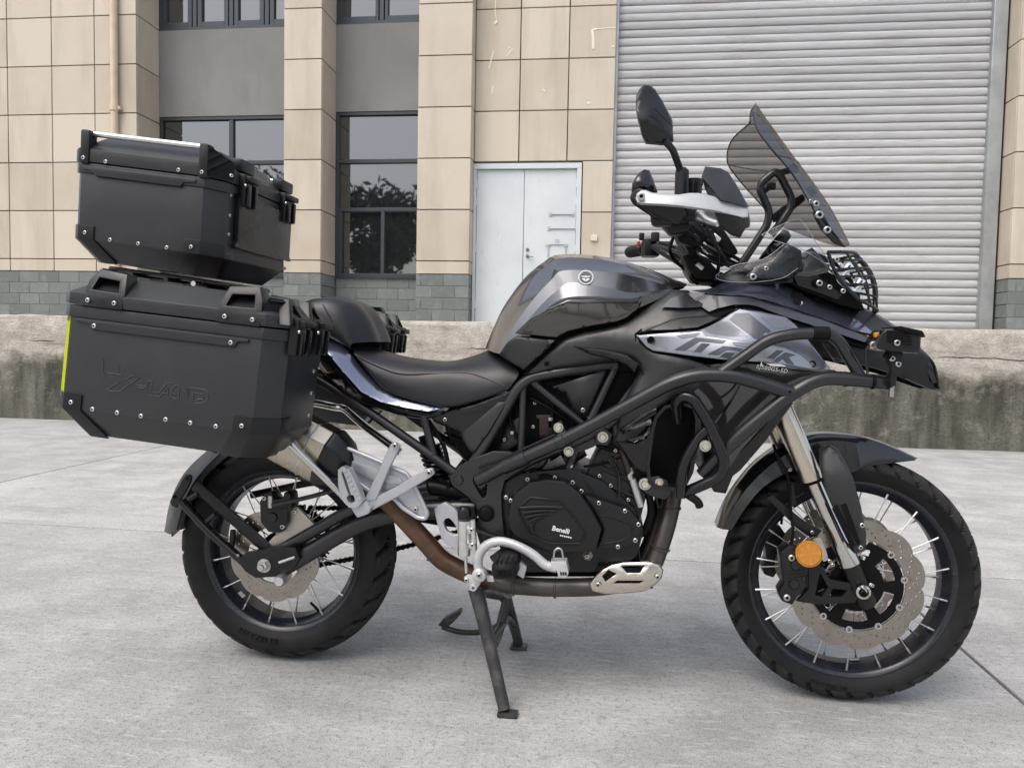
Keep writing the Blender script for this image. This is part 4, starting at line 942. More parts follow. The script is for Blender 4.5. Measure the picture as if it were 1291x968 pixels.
for pts in ([(640, 520, -.09), (652, 535, -.095), (648, 560, -.09)], [(664, 600, -.10), (690, 585, -.105), (692, 560, -.10)], [(736, 588, -.12), (765, 584, -.13), (792, 572, -.12)], [(724, 590, -.11), (700, 592, -.11), (668, 596, -.105)], [(560, 545, -.08), (590, 560, -.09), (620, 556, -.09)]): ptube('wire', pts, .0035, 'deep_black', moto, .03, 7)
# shock absorber and its spring (behind the pivot plate)
bm = bmesh.new(); a, b = U(556, 606, -.02), U(540, 560, -.0); hel = [lerp(a, b, k/120)+Vector((.030*math.cos(k*.42), .030*math.sin(k*.42), 0)) for k in range(121)]; sweep(bm, hel, .0055, 7); fin(bm, 'shock_spring', 'plastic_satin', moto)
ptube('shock_body', [(566, 640, -.0), (536, 548, -.0)], .021, 'deep_black', moto)
ptube('linkage', [(520, 612, -.09), (562, 616, -.09), (604, 630, -.09)], .022, 'deep_black', moto)
ptube('linkage', [(525, 650, -.08), (560, 656, -.08), (605, 660, -.08)], .016, 'deep_black', moto)
# side cover below the seat
panel('side_cover', [(540, 522), (562, 519), (600, 509), (644, 492), (640, 502), (614, 546), (594, 573), (586, 562), (578, 545), (560, 537), (548, 532)], [(540, 522, -.118), (644, 492, -.130), (594, 573, -.122), (590, 530, -.138)], 'plastic_satin', moto, edge=3, drop=.006, mirror=True)
panel('frame_cover', [(580, 547), (628, 507), (641, 505), (616, 546), (596, 573), (590, 566)], [(580, 547, -.1400), (641, 505, -.1430), (596, 573, -.1380), (612, 540, -.1480)], 'frame_grey', moto, edge=3, drop=.006, mirror=True)
bolt(561, 529, -.131, .0055, moto, 'steel')
# ------------------------------------------------------------------ engine
eng = core('engine', [(628, 612), (655, 596), (720, 590), (760, 606), (800, 640), (812, 668), (804, 700), (780, 722), (650, 722), (632, 700), (622, 660)], .135, 'engine_black')
both(core('engine_mount', [(716, 540), (745, 534), (760, 546), (752, 562), (728, 572), (712, 566)], .152, 'tube_black', .022))
def hexbolt(px, py, y, r, parent):
    c = U(px, py, y); o = turned('hex_bolt', [(0, -.9*r), (.62*r, -.9*r), (.74*r, -.75*r), (.78*r, 0), (.78*r, .3*r), (0, .3*r)], c, 'hex_bolt', parent, 6, smooth=20)
    turned('washer', [(.5*r, -.12*r), (1.05*r, -.12*r), (1.1*r, 0), (1.1*r, .2*r)], c, 'bolt_steel', o, 22)
for q, r in (((704, 539), .0115), ((717, 569), .0115), ((760, 551), .0125), ((813, 610), .0140), ((831, 608), .0095)): hexbolt(*q, -.1835, r, moto)
for p_, d_, r_ in (((657, 570, -.128), (0, 0, 1), .0105), ((660, 488, -.128), (0, 0, 1), .0105), ((736, 535, -.128), (.66, 0, -.55), .0112), ((676, 485, -.128), (.66, 0, -.55), .0112), ((745, 528, -.131), (.4, 0, .8), .0122), ((774, 466, -.128), (.4, 0, .8), .0122), ((590, 608, -.122), (.8, 0, -.5), .0142), ((546, 573, -.120), (.2, 0, -1), .0126)):
    turned('weld_bead', [(r_*.85, -.003), (r_*1.06, -.002), (r_*1.1, 0), (r_*1.06, .002), (r_*.85, .003)], U(*p_), 'tube_black', moto, 18, ax=d_)
for pts in ([(604, 590, -.155), (640, 575, -.168), (700, 548, -.195)], [(648, 610, -.13), (640, 640, -.14), (646, 668, -.14), (640, 690, -.13)], [(728, 600, -.13), (742, 612, -.135), (750, 626, -.14)], [(770, 575, -.135), (782, 600, -.14), (780, 630, -.15)], [(830, 600, -.15), (826, 618, -.14), (830, 640, -.12)], [(556, 556, -.10), (575, 566, -.11), (592, 586, -.12)]): ptube('wire', pts, .0032, 'plastic_satin', moto, .03, 7)
for q in ((668, 598, -.125), (728, 592, -.125), (772, 580, -.128)): box('connector', U(*q), (.022, .014, .014), 'plastic_satin', moto, Matrix.Rotation(.5, 3, 'Y'), bevel=.002)
for (p0, p1, r_) in (((690, 572, -.10), (716, 556, -.10), .022), ((712, 580, -.09), (735, 566, -.09), .020), ((648, 585, -.10), (668, 570, -.10), .016)): ptube('throttle_body', [p0, p1], r_, 'engine_black', moto, .01, 18)
for pts, r_ in (([(628, 600, -.12), (660, 590, -.13), (690, 596, -.125), (720, 586, -.12)], .006), ([(664, 500, -.10), (690, 512, -.11), (716, 530, -.105)], .005), ([(700, 500, -.10), (694, 530, -.105), (706, 556, -.11)], .0055), ([(640, 512, -.10), (646, 545, -.11), (664, 566, -.11)], .005), ([(752, 560, -.12), (778, 570, -.13), (800, 566, -.12)], .006), ([(540, 530, -.09), (560, 560, -.10), (566, 590, -.10)], .006), ([(585, 580, -.10), (570, 600, -.11), (560, 630, -.10)], .006), ([(745, 690, -.13), (770, 705, -.13), (800, 700, -.12)], .005)): ptube('hose', pts, r_, 'deep_black', moto, .04, 9)
for q in ((694, 528, -.107), (646, 545, -.112), (566, 588, -.102), (720, 587, -.122)): turned('hose_clip', [(.006, -.005), (.0085, -.004), (.0085, .004), (.006, .005)], U(*q), 'steel', moto, 14, 'Z')
for q in ((776, 568), (800, 586), (756, 600), (792, 630), (770, 612)): bolt(*q, -.137, .0052, eng)
o = prism('cylinder_block', [(728, 620), (752, 572), (766, 556), (806, 578), (822, 600), (806, 660), (760, 645)], -.120, .24, 'engine_black', eng, bevel=.008)
for (a, b) in (((757, 583), (803, 604)), ((748, 604), (800, 626))):
    tube('casting_rib', [U(*a, -.122), U(*b, -.122)], .006, 'engine_black', eng, .01, 8)
prism('cylinder_cover', [(770, 562), (800, 580), (792, 604), (764, 590)], -.126, .01, 'engine_black', eng, bevel=.003)
prism('cylinder_cover', [(760, 594), (796, 610), (790, 634), (752, 620)], -.126, .01, 'engine_black', eng, bevel=.003)
cv = prism('clutch_cover', [(640, 653), (643, 636), (651, 620), (668, 608), (688, 604), (711, 606), (730, 620), (746, 643), (759, 667), (751, 696), (713, 697), (688, 696), (657, 685), (643, 668)], -.1865, .05, 'engine_black', eng, bevel=.017, bsegs=2, smooth=22)
inn = [(653, 641), (668.5, 627), (706.7, 631), (739, 671.5), (731.5, 685), (694, 685), (667.5, 674), (654, 647)]
bm = bmesh.new(); loop = [U(a, b, -.1885) for a, b in inn]; loop.append(loop[0]); sweep(bm, loop, .0028, 7, False); fin(bm, 'cover_rim', 'engine_black', eng)
panel('cover_plate', inn, [(653, 641, -.184), (707, 631, -.186), (739, 672, -.186), (694, 685, -.184), (700, 660, -.187)], 'plastic_satin', eng, edge=2, drop=.003, thick=.006)
for k in range(6):
    a = (656+k*3.2, 641+k*6.2-1.5); b = (706-k*8.5+4, 640+k*3.6); tube('cover_fin', [U(a[0], a[1]+1, -.1895), U((a[0]+b[0])/2, (a[1]+b[1])/2-1, -.1915), U(b[0], b[1], -.1895)], .0042, 'engine_black', eng, .03, 7)
def lettering(name, body, p0, p1, y, size_px, mat, parent, shear=0.0, bold=0.0, sp=1.0, depth=0.0006):
    """a line of letters from pixel p0 towards p1 on the plane Y = y"""
    bm = bmesh.new(); ln = math.hypot(p1[0]-p0[0], p1[1]-p0[1]); ux, uy = (p1[0]-p0[0])/ln, (p1[1]-p0[1])/ln
    tmp = []
    def pl(x, h, d):
        q = (p0[0]+ux*x*size_px+uy*h*size_px, p0[1]+uy*x*size_px-ux*h*size_px); tmp.append(q[0]); v = U(q[0], q[1], y if not callable(y) else y(*q)); v.y -= d; return v
    text_bm(bm, body, pl, 1.0, depth, shear=shear, bold=bold, spacing=sp); return fin(bm, name, mat, parent, 30)
lettering('lettering', 'Benelli', (695.5, 668), (724, 674.5), -.1905, 8.6, 'white_print', eng, bold=.02, sp=.98)
bm = bmesh.new()
for k in range(6): 
    q = (706+k*2.6, 673.6+k*.55); v = [U(q[0]+dx, q[1]+dy, -.191) for dx, dy in ((0, 0), (1.7, .4), (1.5, 2.3), (-.2, 1.9))]; bm.faces.new([bm.verts.new(p) for p in v])
fin(bm, 'printed_line', 'white_print', eng)
prism('stator_cover', [(734, 622), (752, 628), (792, 641), (806, 655), (810, 665), (803, 684), (790, 690), (752, 693), (757, 680), (761, 667), (748, 643)], -.1660, .04, 'engine_black', eng, bevel=.011, bsegs=2, smooth=22)
bm = bmesh.new(); loop = [U(a, b, -.1665) for a, b in ((757, 650), (772, 652), (798, 662), (797, 674), (784, 682), (758, 686))]; sweep(bm, fillet(loop, .01), .0022, 7); fin(bm, 'cover_rim', 'engine_black', eng)
for q in ((665, 604), (699.5, 602), (722, 608), (733, 619), (638, 627), (644, 631), (740, 701)): bolt(*q, -.158, .0058, eng)
for q in ((755, 634), (788, 644), (805, 661), (801, 681), (779, 689)): bolt(*q, -.166, .0058, eng)
turned('filler_cap', [(0, -.03), (.017, -.03), (.019, -.026), (.019, .02), (0, .02)], U(687, 610, -.150), 'plastic_black', eng, 14, ax=(0.1, -.35, .9))
turned('drain_plug', [(0, -.006), (.006, -.008), (.010, -.004), (.0135, 0), (.0135, .01)], U(741, 700, -.135), 'bracket_tan', eng, 6)
prism('oil_filter', [(772, 690), (806, 688), (808, 712), (776, 716)], -.12, .16, 'deep_black', eng, bevel=.01)
for k in range(6): tube('filter_rib', [U(775+k*5.5, 690, -.121), U(777+k*5.5, 714, -.121)], .0028, 'deep_black', eng, .01, 6)
prism('sump', [(640, 700), (700, 697), (770, 698), (800, 705), (780, 728), (650, 728)], -.10, .2, 'deep_black', eng, bevel=.01)
# coolant pipe
ptube('coolant_pipe', [(784, 566, -.13), (789, 580, -.138), (794, 596, -.138)], .0095, 'brown_plug', moto)
ptube('coolant_pipe', [(793, 590, -.138), (798, 606, -.14), (808, 638, -.13)], .0085, 'white_metal', moto)
ptube('coolant_hose', [(806, 612, -.11), (818, 622, -.115), (822, 645, -.115), (812, 672, -.11), (800, 676, -.105)], .0095, 'deep_black', moto, .06)
turned('hose_clip', [(.0098, -.006), (.0118, -.006), (.0118, .006), (.0098, .006)], U(795, 600, -.138), 'bolt_steel', moto, 16, ax=U(808, 638, -.13)-U(793, 590, -.138))
# ------------------------------------------------------------------ exhaust
ptube('exhaust_header', [(852, 596, -.05), (846, 640, -.075), (838, 672, -.095), (822, 716, -.11), (800, 731, -.12), (762, 739, -.125), (700, 741, -.125), (640, 737, -.125), (612, 730, -.125)], .0235, 'header_grey', moto, .10, 18)
ptube('exhaust_header', [(842, 600, .05), (834, 640, .02), (820, 690, -.01), (800, 722, -.06), (770, 736, -.11)], .0235, 'header_grey', moto, .10, 18)
ptube('exhaust_pipe', [(616, 731, -.125), (588, 722, -.125), (556, 706, -.125), (538, 684, -.125), (506, 650, -.13), (474, 616, -.145), (440, 592, -.165)], .0255, 'header_rust', moto, .09, 18)
for (p, d) in (((846, 640, -.075), (0, 0, 1)), ((832, 690, -.105), (.25, 0, 1)), ((700, 741, -.125), (1, 0, 0)), ((648, 738, -.125), (1, 0, 0)), ((547, 697, -.125), (.7, 0, -.6))):
    turned('weld_ring', [(.0225, -.004), (.0262, -.002), (.0262, .002), (.0225, .004)], U(*p), 'header_grey', moto, 24, ax=d)
ptube('lambda_sensor', [(833, 606, -.09), (842, 622, -.085)], .009, 'bracket_tan', moto)
panel('exhaust_guard', [(742, 736), (751, 725), (760, 717), (772, 711), (786, 708), (824, 707.5), (832, 712), (836.5, 719), (834, 729), (826, 737), (814, 745), (798, 747), (781, 748), (764, 749), (746, 745.5)],
      [(742, 738, -.150), (786, 708, -.148), (830, 710, -.150), (834, 729, -.154), (800, 748, -.150), (750, 747, -.150), (770, 730, -.163), (812, 727, -.163)], 'guard_steel', moto,
      holes=[[(759, 726), (767, 718), (778, 723), (763, 733)], [(783, 713), (813, 712.5), (807, 722), (790, 722)], [(773, 735), (778, 731.5), (813, 731.5), (806, 735)]], edge=3, drop=.006, thick=.006, step=3)
for q in ((754, 737), (829, 727)): bolt(*q, -.163, .0065, moto, 'steel')
box('guard_backing', U(788, 727, -.146), (.14, .006, .05), 'deep_black', moto, bevel=.002)
# silencer: eight-sided can that rises to the rear, black nose
mA, mB = U(418, 578, -.175), U(296, 512, -.175); ma = (mB-mA).normalized(); mu = Vector((0, 1, 0)).cross(ma).normalized(); 
if mu.z < 0: mu = -mu
def can(name, stations, mat, parent):
    bm = bmesh.new(); rings = []
    for t, h, w in stations:
        c = mA+ma*t; sec = [(-.55, 1), (.55, 1), (1, .55), (1, -.55), (.55, -1), (-.55, -1), (-1, -.55), (-1, .55)]
        rings.append([bm.verts.new(c+mu*(b*h)+Vector((0, a*w, 0))) for a, b in sec])
    for A, B in zip(rings, rings[1:]):
        for k in range(8): bm.faces.new((A[k], A[(k+1) % 8], B[(k+1) % 8], B[k]))
    bm.faces.new(rings[0][::-1]); bm.faces.new(rings[-1]); return fin(bm, name, mat, parent, 30, bevel=.006, bsegs=3)
mf = can('silencer', [(.005, .070, .054), (.02, .073, .057), (.34, .073, .057), (.35, .065, .05)], 'muffler_steel', moto)
can('silencer_nose', [(-.062, .036, .034), (-.035, .060, .050), (.004, .0745, .0585), (.018, .0745, .0585)], 'plastic_satin', mf)
can('silencer_band', [(.055, .0742, .0582), (.062, .0742, .0582)], 'steel', mf)
# ------------------------------------------------------------------ foot controls
hpo = [(424, 571), (431, 567), (438, 565), (470, 578), (513, 597), (522, 611), (533, 634), (539, 647), (536, 654), (526, 652), (508, 640), (497, 628), (470, 621), (440, 600), (428, 586)]
hp = prism('heel_plate', hpo, -.198, .006, 'silver_paint', moto, bevel=.002)
bm = bmesh.new(); lp_ = [U(a_, b_, -.203) for a_, b_ in hpo]; lp_.append(lp_[0]); sweep(bm, fillet(lp_, .006, 3), .0058, 8, False); fin(bm, 'plate_rim', 'silver_paint', hp, 60)
prism('plate_web', [(436, 578), (470, 590), (505, 603), (510, 612), (470, 606), (444, 592)], -.203, .006, 'silver_paint', hp, bevel=.002)
for q in ((500, 615), (524, 642)): bolt(*q, -.204, .006, hp, 'steel')
o = prism('peg_bracket', [(492, 560), (498, 557), (504, 562), (502, 568), (490, 592), (474, 630), (460, 633), (461, 626), (478, 590)], -.232, .014, 'silver_paint', hp, bevel=.004, bsegs=3)
o = prism('peg_bracket', [(545, 590), (548, 597), (542, 602), (500, 627), (470, 643), (460, 641), (466, 630), (500, 613), (536, 591)], -.228, .014, 'silver_paint', hp, bevel=.004, bsegs=3)
for q in ((498, 562), (541, 596), (459, 637)): bolt(*q, -.236, .0072, hp, 'steel')
pg = prism('passenger_peg', [(426, 592), (431, 588), (440, 592), (446, 604), (452, 618), (457, 632), (450, 640), (440, 640), (430, 628), (426, 610)], -.262, .030, 'silver_paint', moto, holes=[smooth2d([(437, 626), (445, 624), (447, 632), (440, 634)], 3), smooth2d([(431, 598), (433, 596), (442, 622), (439, 623)], 2)], bevel=.005, bsegs=3)
for k in range(7): box('peg_tooth', U(436.5+k*3.0, 592+k*5.9, -.252), (.010, .028, .011), 'silver_paint', pg, Matrix.Rotation(.9, 3, 'Y'), bevel=.003)
prism('peg_mount', [(442, 640), (460, 632), (468, 640), (464, 648), (450, 653)], -.250, .03, 'silver_paint', moto, bevel=.004)
# rack tube across the silencer
ptube('rack_tube', [(355, 545, -.262), (372, 566, -.258), (432, 624, -.245), (440, 634, -.240)], .0095, 'chrome', moto, .05, 14)
ptube('rack_tube', [(345, 500, .15), (400, 508, .14), (424, 513, .14), (434, 514, .13), (458, 536, .125), (505, 570, .12)], .0125, 'chrome', moto, .03, 14)
ptube('rack_tube', [(395, 485, -.14), (380, 495, -.17), (350, 500, -.20)], .009, 'tube_black', moto)
# brake master cylinder with its bracket
prism('heel_bracket', [(547, 642), (552, 637), (561, 633), (572, 640), (578, 647), (578, 694), (566, 688), (557, 681), (552, 664)], -.168, .016, 'silver_paint', moto, holes=[smooth2d([(559, 658), (566, 653), (575, 664), (576, 674), (564, 670)], 2)], bevel=.004, bsegs=3)
c0, c1 = U(585, 700, -.182), U(585.5, 650, -.182)
mc = turned('master_cylinder', [(0, 0), (.0155, 0), (.0165, .003), (.0165, .09), (0, .09)], c0, 'alu', moto, 24, ax=c1-c0)
turned('cylinder_boot', [(.0165, .0), (.0178, .002), (.0178, .018), (.013, .027), (0, .030)], c1+Vector((0, 0, -.004)), 'plastic_satin', mc, 24, ax=c1-c0)
for q in ((594.5, 668), (595.5, 687)): turned('cylinder_mount', [(0, -.006), (.0085, -.006), (.0085, .012), (0, .012)], U(q[0], q[1], -.190), 'alu', mc, 16); bolt(*q, -.197, .0055, mc)
for (a, b) in (((596, 655), (598, 694)),): tube('cylinder_web', [U(*a, -.184), U(*b, -.184)], .0075, 'alu', mc, .01, 10)
ptube('push_rod', [(587, 702, -.182), (588, 722, -.185)], .004, 'alu', moto)
ptube('brake_line', [(592, 664, -.175), (612, 674, -.165), (640, 680, -.150)], .004, 'frame_grey', moto)
bp = ptube('brake_pedal', [(604, 726, -.195), (602, 703, -.197), (611, 687, -.200), (629, 681, -.203), (650, 686.5, -.206), (672, 698, -.208), (688, 713, -.210), (702, 716, -.210)], .0118, 'white_metal', moto, .035, 14)
turned('pedal_pivot', [(0, -.004), (.006, -.008), (.010, -.008), (.0165, -.004), (.018, 0), (.018, .02), (0, .02)], U(604, 725, -.207), 'white_metal', bp, 24); bolt(604, 725, -.217, .007, bp, 'steel')
prism('pedal_lug', [(584, 728), (590, 724), (600, 726), (606, 735), (600, 744), (594, 742), (588, 736)], -.196, .010, 'white_metal', bp, bevel=.003); bolt(588, 731, -.199, .006, bp); turned('pedal_eye', [(.004, -.006), (.009, -.005), (.009, .005), (.004, .006)], U(597, 740, -.196), 'white_metal', bp, 16)
prism('pedal_lug', [(612, 724), (622, 727), (623, 734), (614, 733)], -.19, .010, 'white_metal', bp, bevel=.003)
prism('pedal_toe', [(694, 708), (714, 708), (717, 722), (714, 729), (704, 728), (702, 720), (694, 720)], -.232, .040, 'white_metal', bp, bevel=.003)
for k in range(3): prism('toe_slot', [(706+k*3, 721), (708+k*3, 721), (708.5+k*3, 725), (706.5+k*3, 725)], -.2335, .003, 'deep_black', bp, bevel=0)
tube('toe_loop', [U(697, 708, -.225), U(699, 694, -.225), U(703, 690.5, -.225), U(708, 692, -.225), U(711, 708, -.225)], .0026, 'steel', bp, .012, 8)
# rider's rubber peg
peg = U(632, 717, -.25)
fp = panel('foot_peg', [(620, 712), (624, 705), (634, 702), (646, 704), (650, 708), (650, 729), (624, 730), (620, 724)], [(620, 712, -.290), (634, 702, -.282), (650, 715, -.290), (632, 718, -.300), (630, 730, -.290)], 'rubber', moto, edge=4, drop=.012, thick=.10, step=5)
for k in range(4): box('peg_rib', U(627+k*6, 704, -.275), (.007, .05, .006), 'rubber', fp, bevel=.002)
for k in range(3): prism('peg_slot', [(626+k*7, 720), (630+k*7, 720), (632+k*7, 726), (628+k*7, 726)], -.3045, .004, 'deep_black', fp, bevel=0)
prism('peg_hanger', [(648, 722), (656, 708), (664, 715), (660, 730)], -.20, .02, 'white_metal', moto, bevel=.003)
ptube('peg_hanger', [(620, 705, -.17), (640, 690, -.165), (650, 700, -.19), (640, 716, -.22)], .009, 'frame_grey', moto)
# ------------------------------------------------------------------ centre stand
f0 = UG(640, 902); f1 = UG(654, 817); 
def stand_leg(name, top, mid, foot, r): 
    bm = bmesh.new(); sweep(bm, catmull([top, mid, foot+Vector((0, 0, .014))], 6), [r*1.25, r*1.1, r, r*.9], 14); return fin(bm, name, 'stand_black', moto, 50)
lg = stand_leg('stand_leg', U(600, 742, -.165), U(613, 795, -.195), f0+Vector((-.008, 0, 0)), .0165)
bm = bmesh.new(); add_box(bm, f0+Vector((.0, .0, .006)), (.05, .032, .010)); fin(bm, 'stand_foot', 'stand_black', lg, bevel=.003)
lg2 = stand_leg('stand_leg', U(636, 748, .10), U(646, 782, .13), f1, .0150)
bm = bmesh.new(); add_box(bm, f1+Vector((.0, .0, .006)), (.05, .04, .010)); add_box(bm, f1+Vector((-.012, .004, .018)), (.012, .03, .024)); fin(bm, 'stand_foot', 'stand_black', lg2, bevel=.003)
tube('stand_brace', [U(640, 752, -.02), U(628, 800, -.03), U(622, 812, -.10)], .0135, 'frame_grey', moto, .03, 10)
tube('stand_brace', [U(604, 745, -.16), U(640, 752, .10)], .014, 'stand_black', moto, .02, 10)
tube('stand_brace', [lerp(U(613, 795, -.195), f0, .15), U(640, 778, .05), lerp(U(646, 782, .13), f1, .2)], .010, 'stand_black', moto, .04, 10)
tl = tube('stand_lever', [U(640, 782, .13), U(610, 797, .17), U(580, 797, .19), U(558, 790, .20)], .0085, 'stand_black', moto, .05, 10)
prism('lever_pad', [(552, 788), (560, 779), (576, 771), (580, 768), (581, 774), (572, 784), (562, 792)], .185, .03, 'stand_black', moto, bevel=.003)
# ------------------------------------------------------------------ crash bars
def cbar(pts, r=.0165, mat='tube_black', bend=.09): return ptube('crash_bar', pts, r, mat, moto, bend, 16)
both(cbar([(602, 606, -.150), (640, 586, -.165), (715, 553, -.205), (846, 482, -.262), (880, 472, -.268), (925, 473, -.268), (1000, 496, -.258)]))
both(cbar([(885, 598, -.215), (930, 550, -.245), (1000, 494, -.258), (1034, 476, -.245), (1075, 478, -.235), (1124, 483, -.225)]))
both(cbar([(906, 472, -.268), (968, 428, -.262), (1000, 421, -.255), (1044, 420, -.24), (1058, 430, -.23), (1084, 474, -.228)], .0135))
both(cbar([(856, 530, -.20), (852, 508, -.235), (860, 498, -.255), (874, 502, -.262), (892, 530, -.262), (908, 566, -.255), (914, 586, -.25), (906, 602, -.245), (884, 612, -.235), (860, 622, -.21)], .0135, 'tube_gloss', .05))
both(cbar([(900, 536, -.258), (886, 545, -.252), (868, 572, -.245), (860, 590, -.240), (858, 626, -.225)], .0120, 'tube_gloss', .05))
for q, d in (((644, 586, -.166), None), ((1000, 494, -.258), None)):
    pass
ax1 = U(715, 553, -.205)-U(640, 586, -.165)
turned('bar_collar', [(.0165, -.035), (.0195, -.033), (.0195, .033), (.0165, .035)], U(650, 582, -.171), 'tube_black', moto, 20, ax=ax1)
turned('bar_collar', [(.0165, -.012), (.0188, -.010), (.0188, .010), (.0165, .012)], U(708, 556, -.201), 'tube_black', moto, 20, ax=ax1)
turned('bar_collar', [(.0136, -.02), (.0165, -.018), (.0165, .018), (.0136, .02)], U(1034, 420.5, -.243), 'deep_black', moto, 20, ax=(1, .1, 0))
for x in (1066, 1100): turned('bar_strap', [(.0166, -.003), (.0178, -.002), (.0178, .002), (.0166, .003)], U(x, 478+(x-1066)*.09, -.233), 'deep_black', moto, 18, ax=(1, .05, 0))
hexbolt(889, 562, -.266, .0125, moto); bolt(996, 494, -.276, .003, moto, 'deep_black')
prism('bar_bracket', [(806, 604), (830, 600), (842, 606), (846, 622), (838, 630), (822, 626), (812, 620)], -.180, .012, 'tube_black', moto, bevel=.003)
prism('bar_bracket', [(698, 534), (708, 530), (714, 546), (722, 566), (716, 576), (708, 566)], -.178, .012, 'tube_black', moto, bevel=.003)
prism('bar_bracket', [(750, 544), (762, 540), (772, 548), (766, 562), (752, 560)], -.176, .012, 'tube_black', moto, bevel=.003)
tube('bar_foot', [U(868, 624, -.22), U(880, 632, -.215), U(882, 638, -.21)], .010, 'rubber', moto, .02, 10)
# ------------------------------------------------------------------ storage pocket
pk = [(817, 610), (815, 585), (821, 540), (826, 524), (838, 511), (860, 507), (876, 512), (881, 526), (881, 560), (874, 596), (866, 612), (852, 619), (832, 618)]
pi_ = [(821, 608), (819, 586), (825, 542), (829, 527), (840, 515), (860, 511), (873, 515), (877, 528), (876, 560), (869, 594), (862, 609), (851, 614), (833, 613)]
panel('storage_pocket', pk, [(817, 600, -.190), (840, 511, -.200), (881, 540, -.215), (866, 612, -.205)], 'plastic_satin', moto, holes=[pi_], edge=0, thick=.14, step=8)
prism('pocket_floor', pi_, -.10, .012, 'deep_black', moto, bevel=0)
turned('pocket_boss', [(0, -.012), (.006, -.012), (.012, -.006), (.014, .01)], U(855, 521, -.14), 'deep_black', moto, 18)
# ------------------------------------------------------------------ fuel tank
core('gap_filler', [(642, 440), (700, 352), (760, 350), (838, 366), (900, 374), (990, 402), (1010, 430), (1000, 462), (900, 475), (800, 470), (700, 468), (660, 470)], .098, 'deep_black')  # dark filler added behind the panels so bright gaps stay closed
tank = loft('fuel_tank', [
    [(612, 438, 0), (622, 414, 0), (636, 385, 0), (661, 351, 0), (686, 330, 0), (706, 321, 0), (756, 323, 0), (806, 335, 0), (866, 358, 0)],
    [(617, 442, -.055), (628, 418, -.055), (642, 389, -.055), (667, 355, -.055), (691, 334, -.055), (711, 325, -.055), (759, 327.5, -.055), (807, 339.5, -.05), (865, 361, -.04)],
    [(622, 444, -.085), (634, 421, -.085), (649, 393, -.085), (672, 362, -.085), (694, 342, -.085), (711, 333, -.083), (760, 335, -.080), (806, 344, -.075), (858, 362, -.06)],
    [(630, 446, -.124), (641, 423, -.128), (656, 399, -.131), (676, 373, -.132), (695, 353, -.132), (711, 341, -.131), (762, 343, -.127), (802, 349, -.117), (850, 363, -.088)],
    [(638, 449, -.138), (648, 428, -.140), (663, 407, -.142), (680, 387, -.143), (699, 369, -.143), (721, 356, -.141), (771, 364, -.138), (798, 369, -.128), (847, 364.5, -.100)],
    [(646, 452, -.152), (652, 432, -.156), (666, 412, -.160), (684, 394, -.163), (702, 380, -.165), (722, 374, -.165), (766, 374, -.162), (796, 375.5, -.150), (846, 366, -.118)],
    [(668, 452, -.148), (664, 434, -.152), (672, 420, -.155), (690, 412, -.156), (710, 404, -.156), (735, 400, -.155), (770, 398, -.152), (800, 390, -.145), (842, 372, -.120)]],
    'gunmetal', moto, nu=6, smooth=14, bevel=0)
# glossy side facet and matt knee pad
f_side = [(648.5, 420), (668, 402), (690, 389), (715, 377.5), (755, 376), (796, 377), (812, 373), (806, 388), (790, 401), (777, 406), (745, 411), (715, 418), (702, 426), (690, 425)]
tankside = [(648.5, 420, -.163), (690, 389, -.172), (755, 376, -.170), (805, 375, -.152), (777, 406, -.164), (702, 426, -.166), (720, 400, -.177)]
panel('tank_side', f_side, tankside, 'gunmetal_gloss' if 'gunmetal_gloss' in MATS else 'gunmetal', tank, edge=2.5, drop=.005, mirror=True, step=6)
panel('knee_pad', [(629, 447), (640, 431), (650, 424), (690, 428), (700, 429), (684, 446), (660, 466), (650, 461)], [(629, 447, -.142), (648, 426, -.164), (700, 429, -.166), (660, 466, -.158), (665, 440, -.172)], 'matte_dark', tank, edge=2.5, drop=.006, mirror=True)
fy = tps(tankside)
lettering('lettering', 'Benelli', (659, 419.4), (675, 421.2), lambda a, b: fy(a, b)-.0012, 4.6, 'black_print', tank, depth=.0004, bold=.01)
# badge with its wing mark
bc = U(738.6, 350.2, -.1365); bn = Vector((0.05, -1, .25)).normalized()
bd = turned('tank_badge', [(0, .0022), (.0155, .0022), (.0165, .0035), (.0190, .0035), (.0198, .001), (.0198, -.01)], bc, 'chrome', tank, 36, ax=bn)
turned('badge_field', [(0, .0028), (.0150, .0026)], bc, 'graphic_dark', bd, 30, ax=bn)
e1 = bn.cross(Vector((0, 0, 1))).normalized(); 
if e1.x < 0: e1 = -e1
e2 = e1.cross(bn); 
if e2.z < 0: e2 = -e2
bm = bmesh.new()
for poly in ([(-.012, .004), (-.002, .003), (0, .006), (.002, .003), (.012, .004), (.010, .001), (.003, .0), (-.003, .0), (-.010, .001)], [(-.010, -.003), (-.002, -.002), (-.001, -.007), (.001, -.007), (.002, -.002), (.010, -.003), (.008, -.006), (.003, -.010), (-.003, -.010), (-.008, -.006)]):
    bm.faces.new([bm.verts.new(bc+bn*.0034+e1*a+e2*b) for a, b in poly])
fin(bm, 'badge_mark', 'chrome', bd)
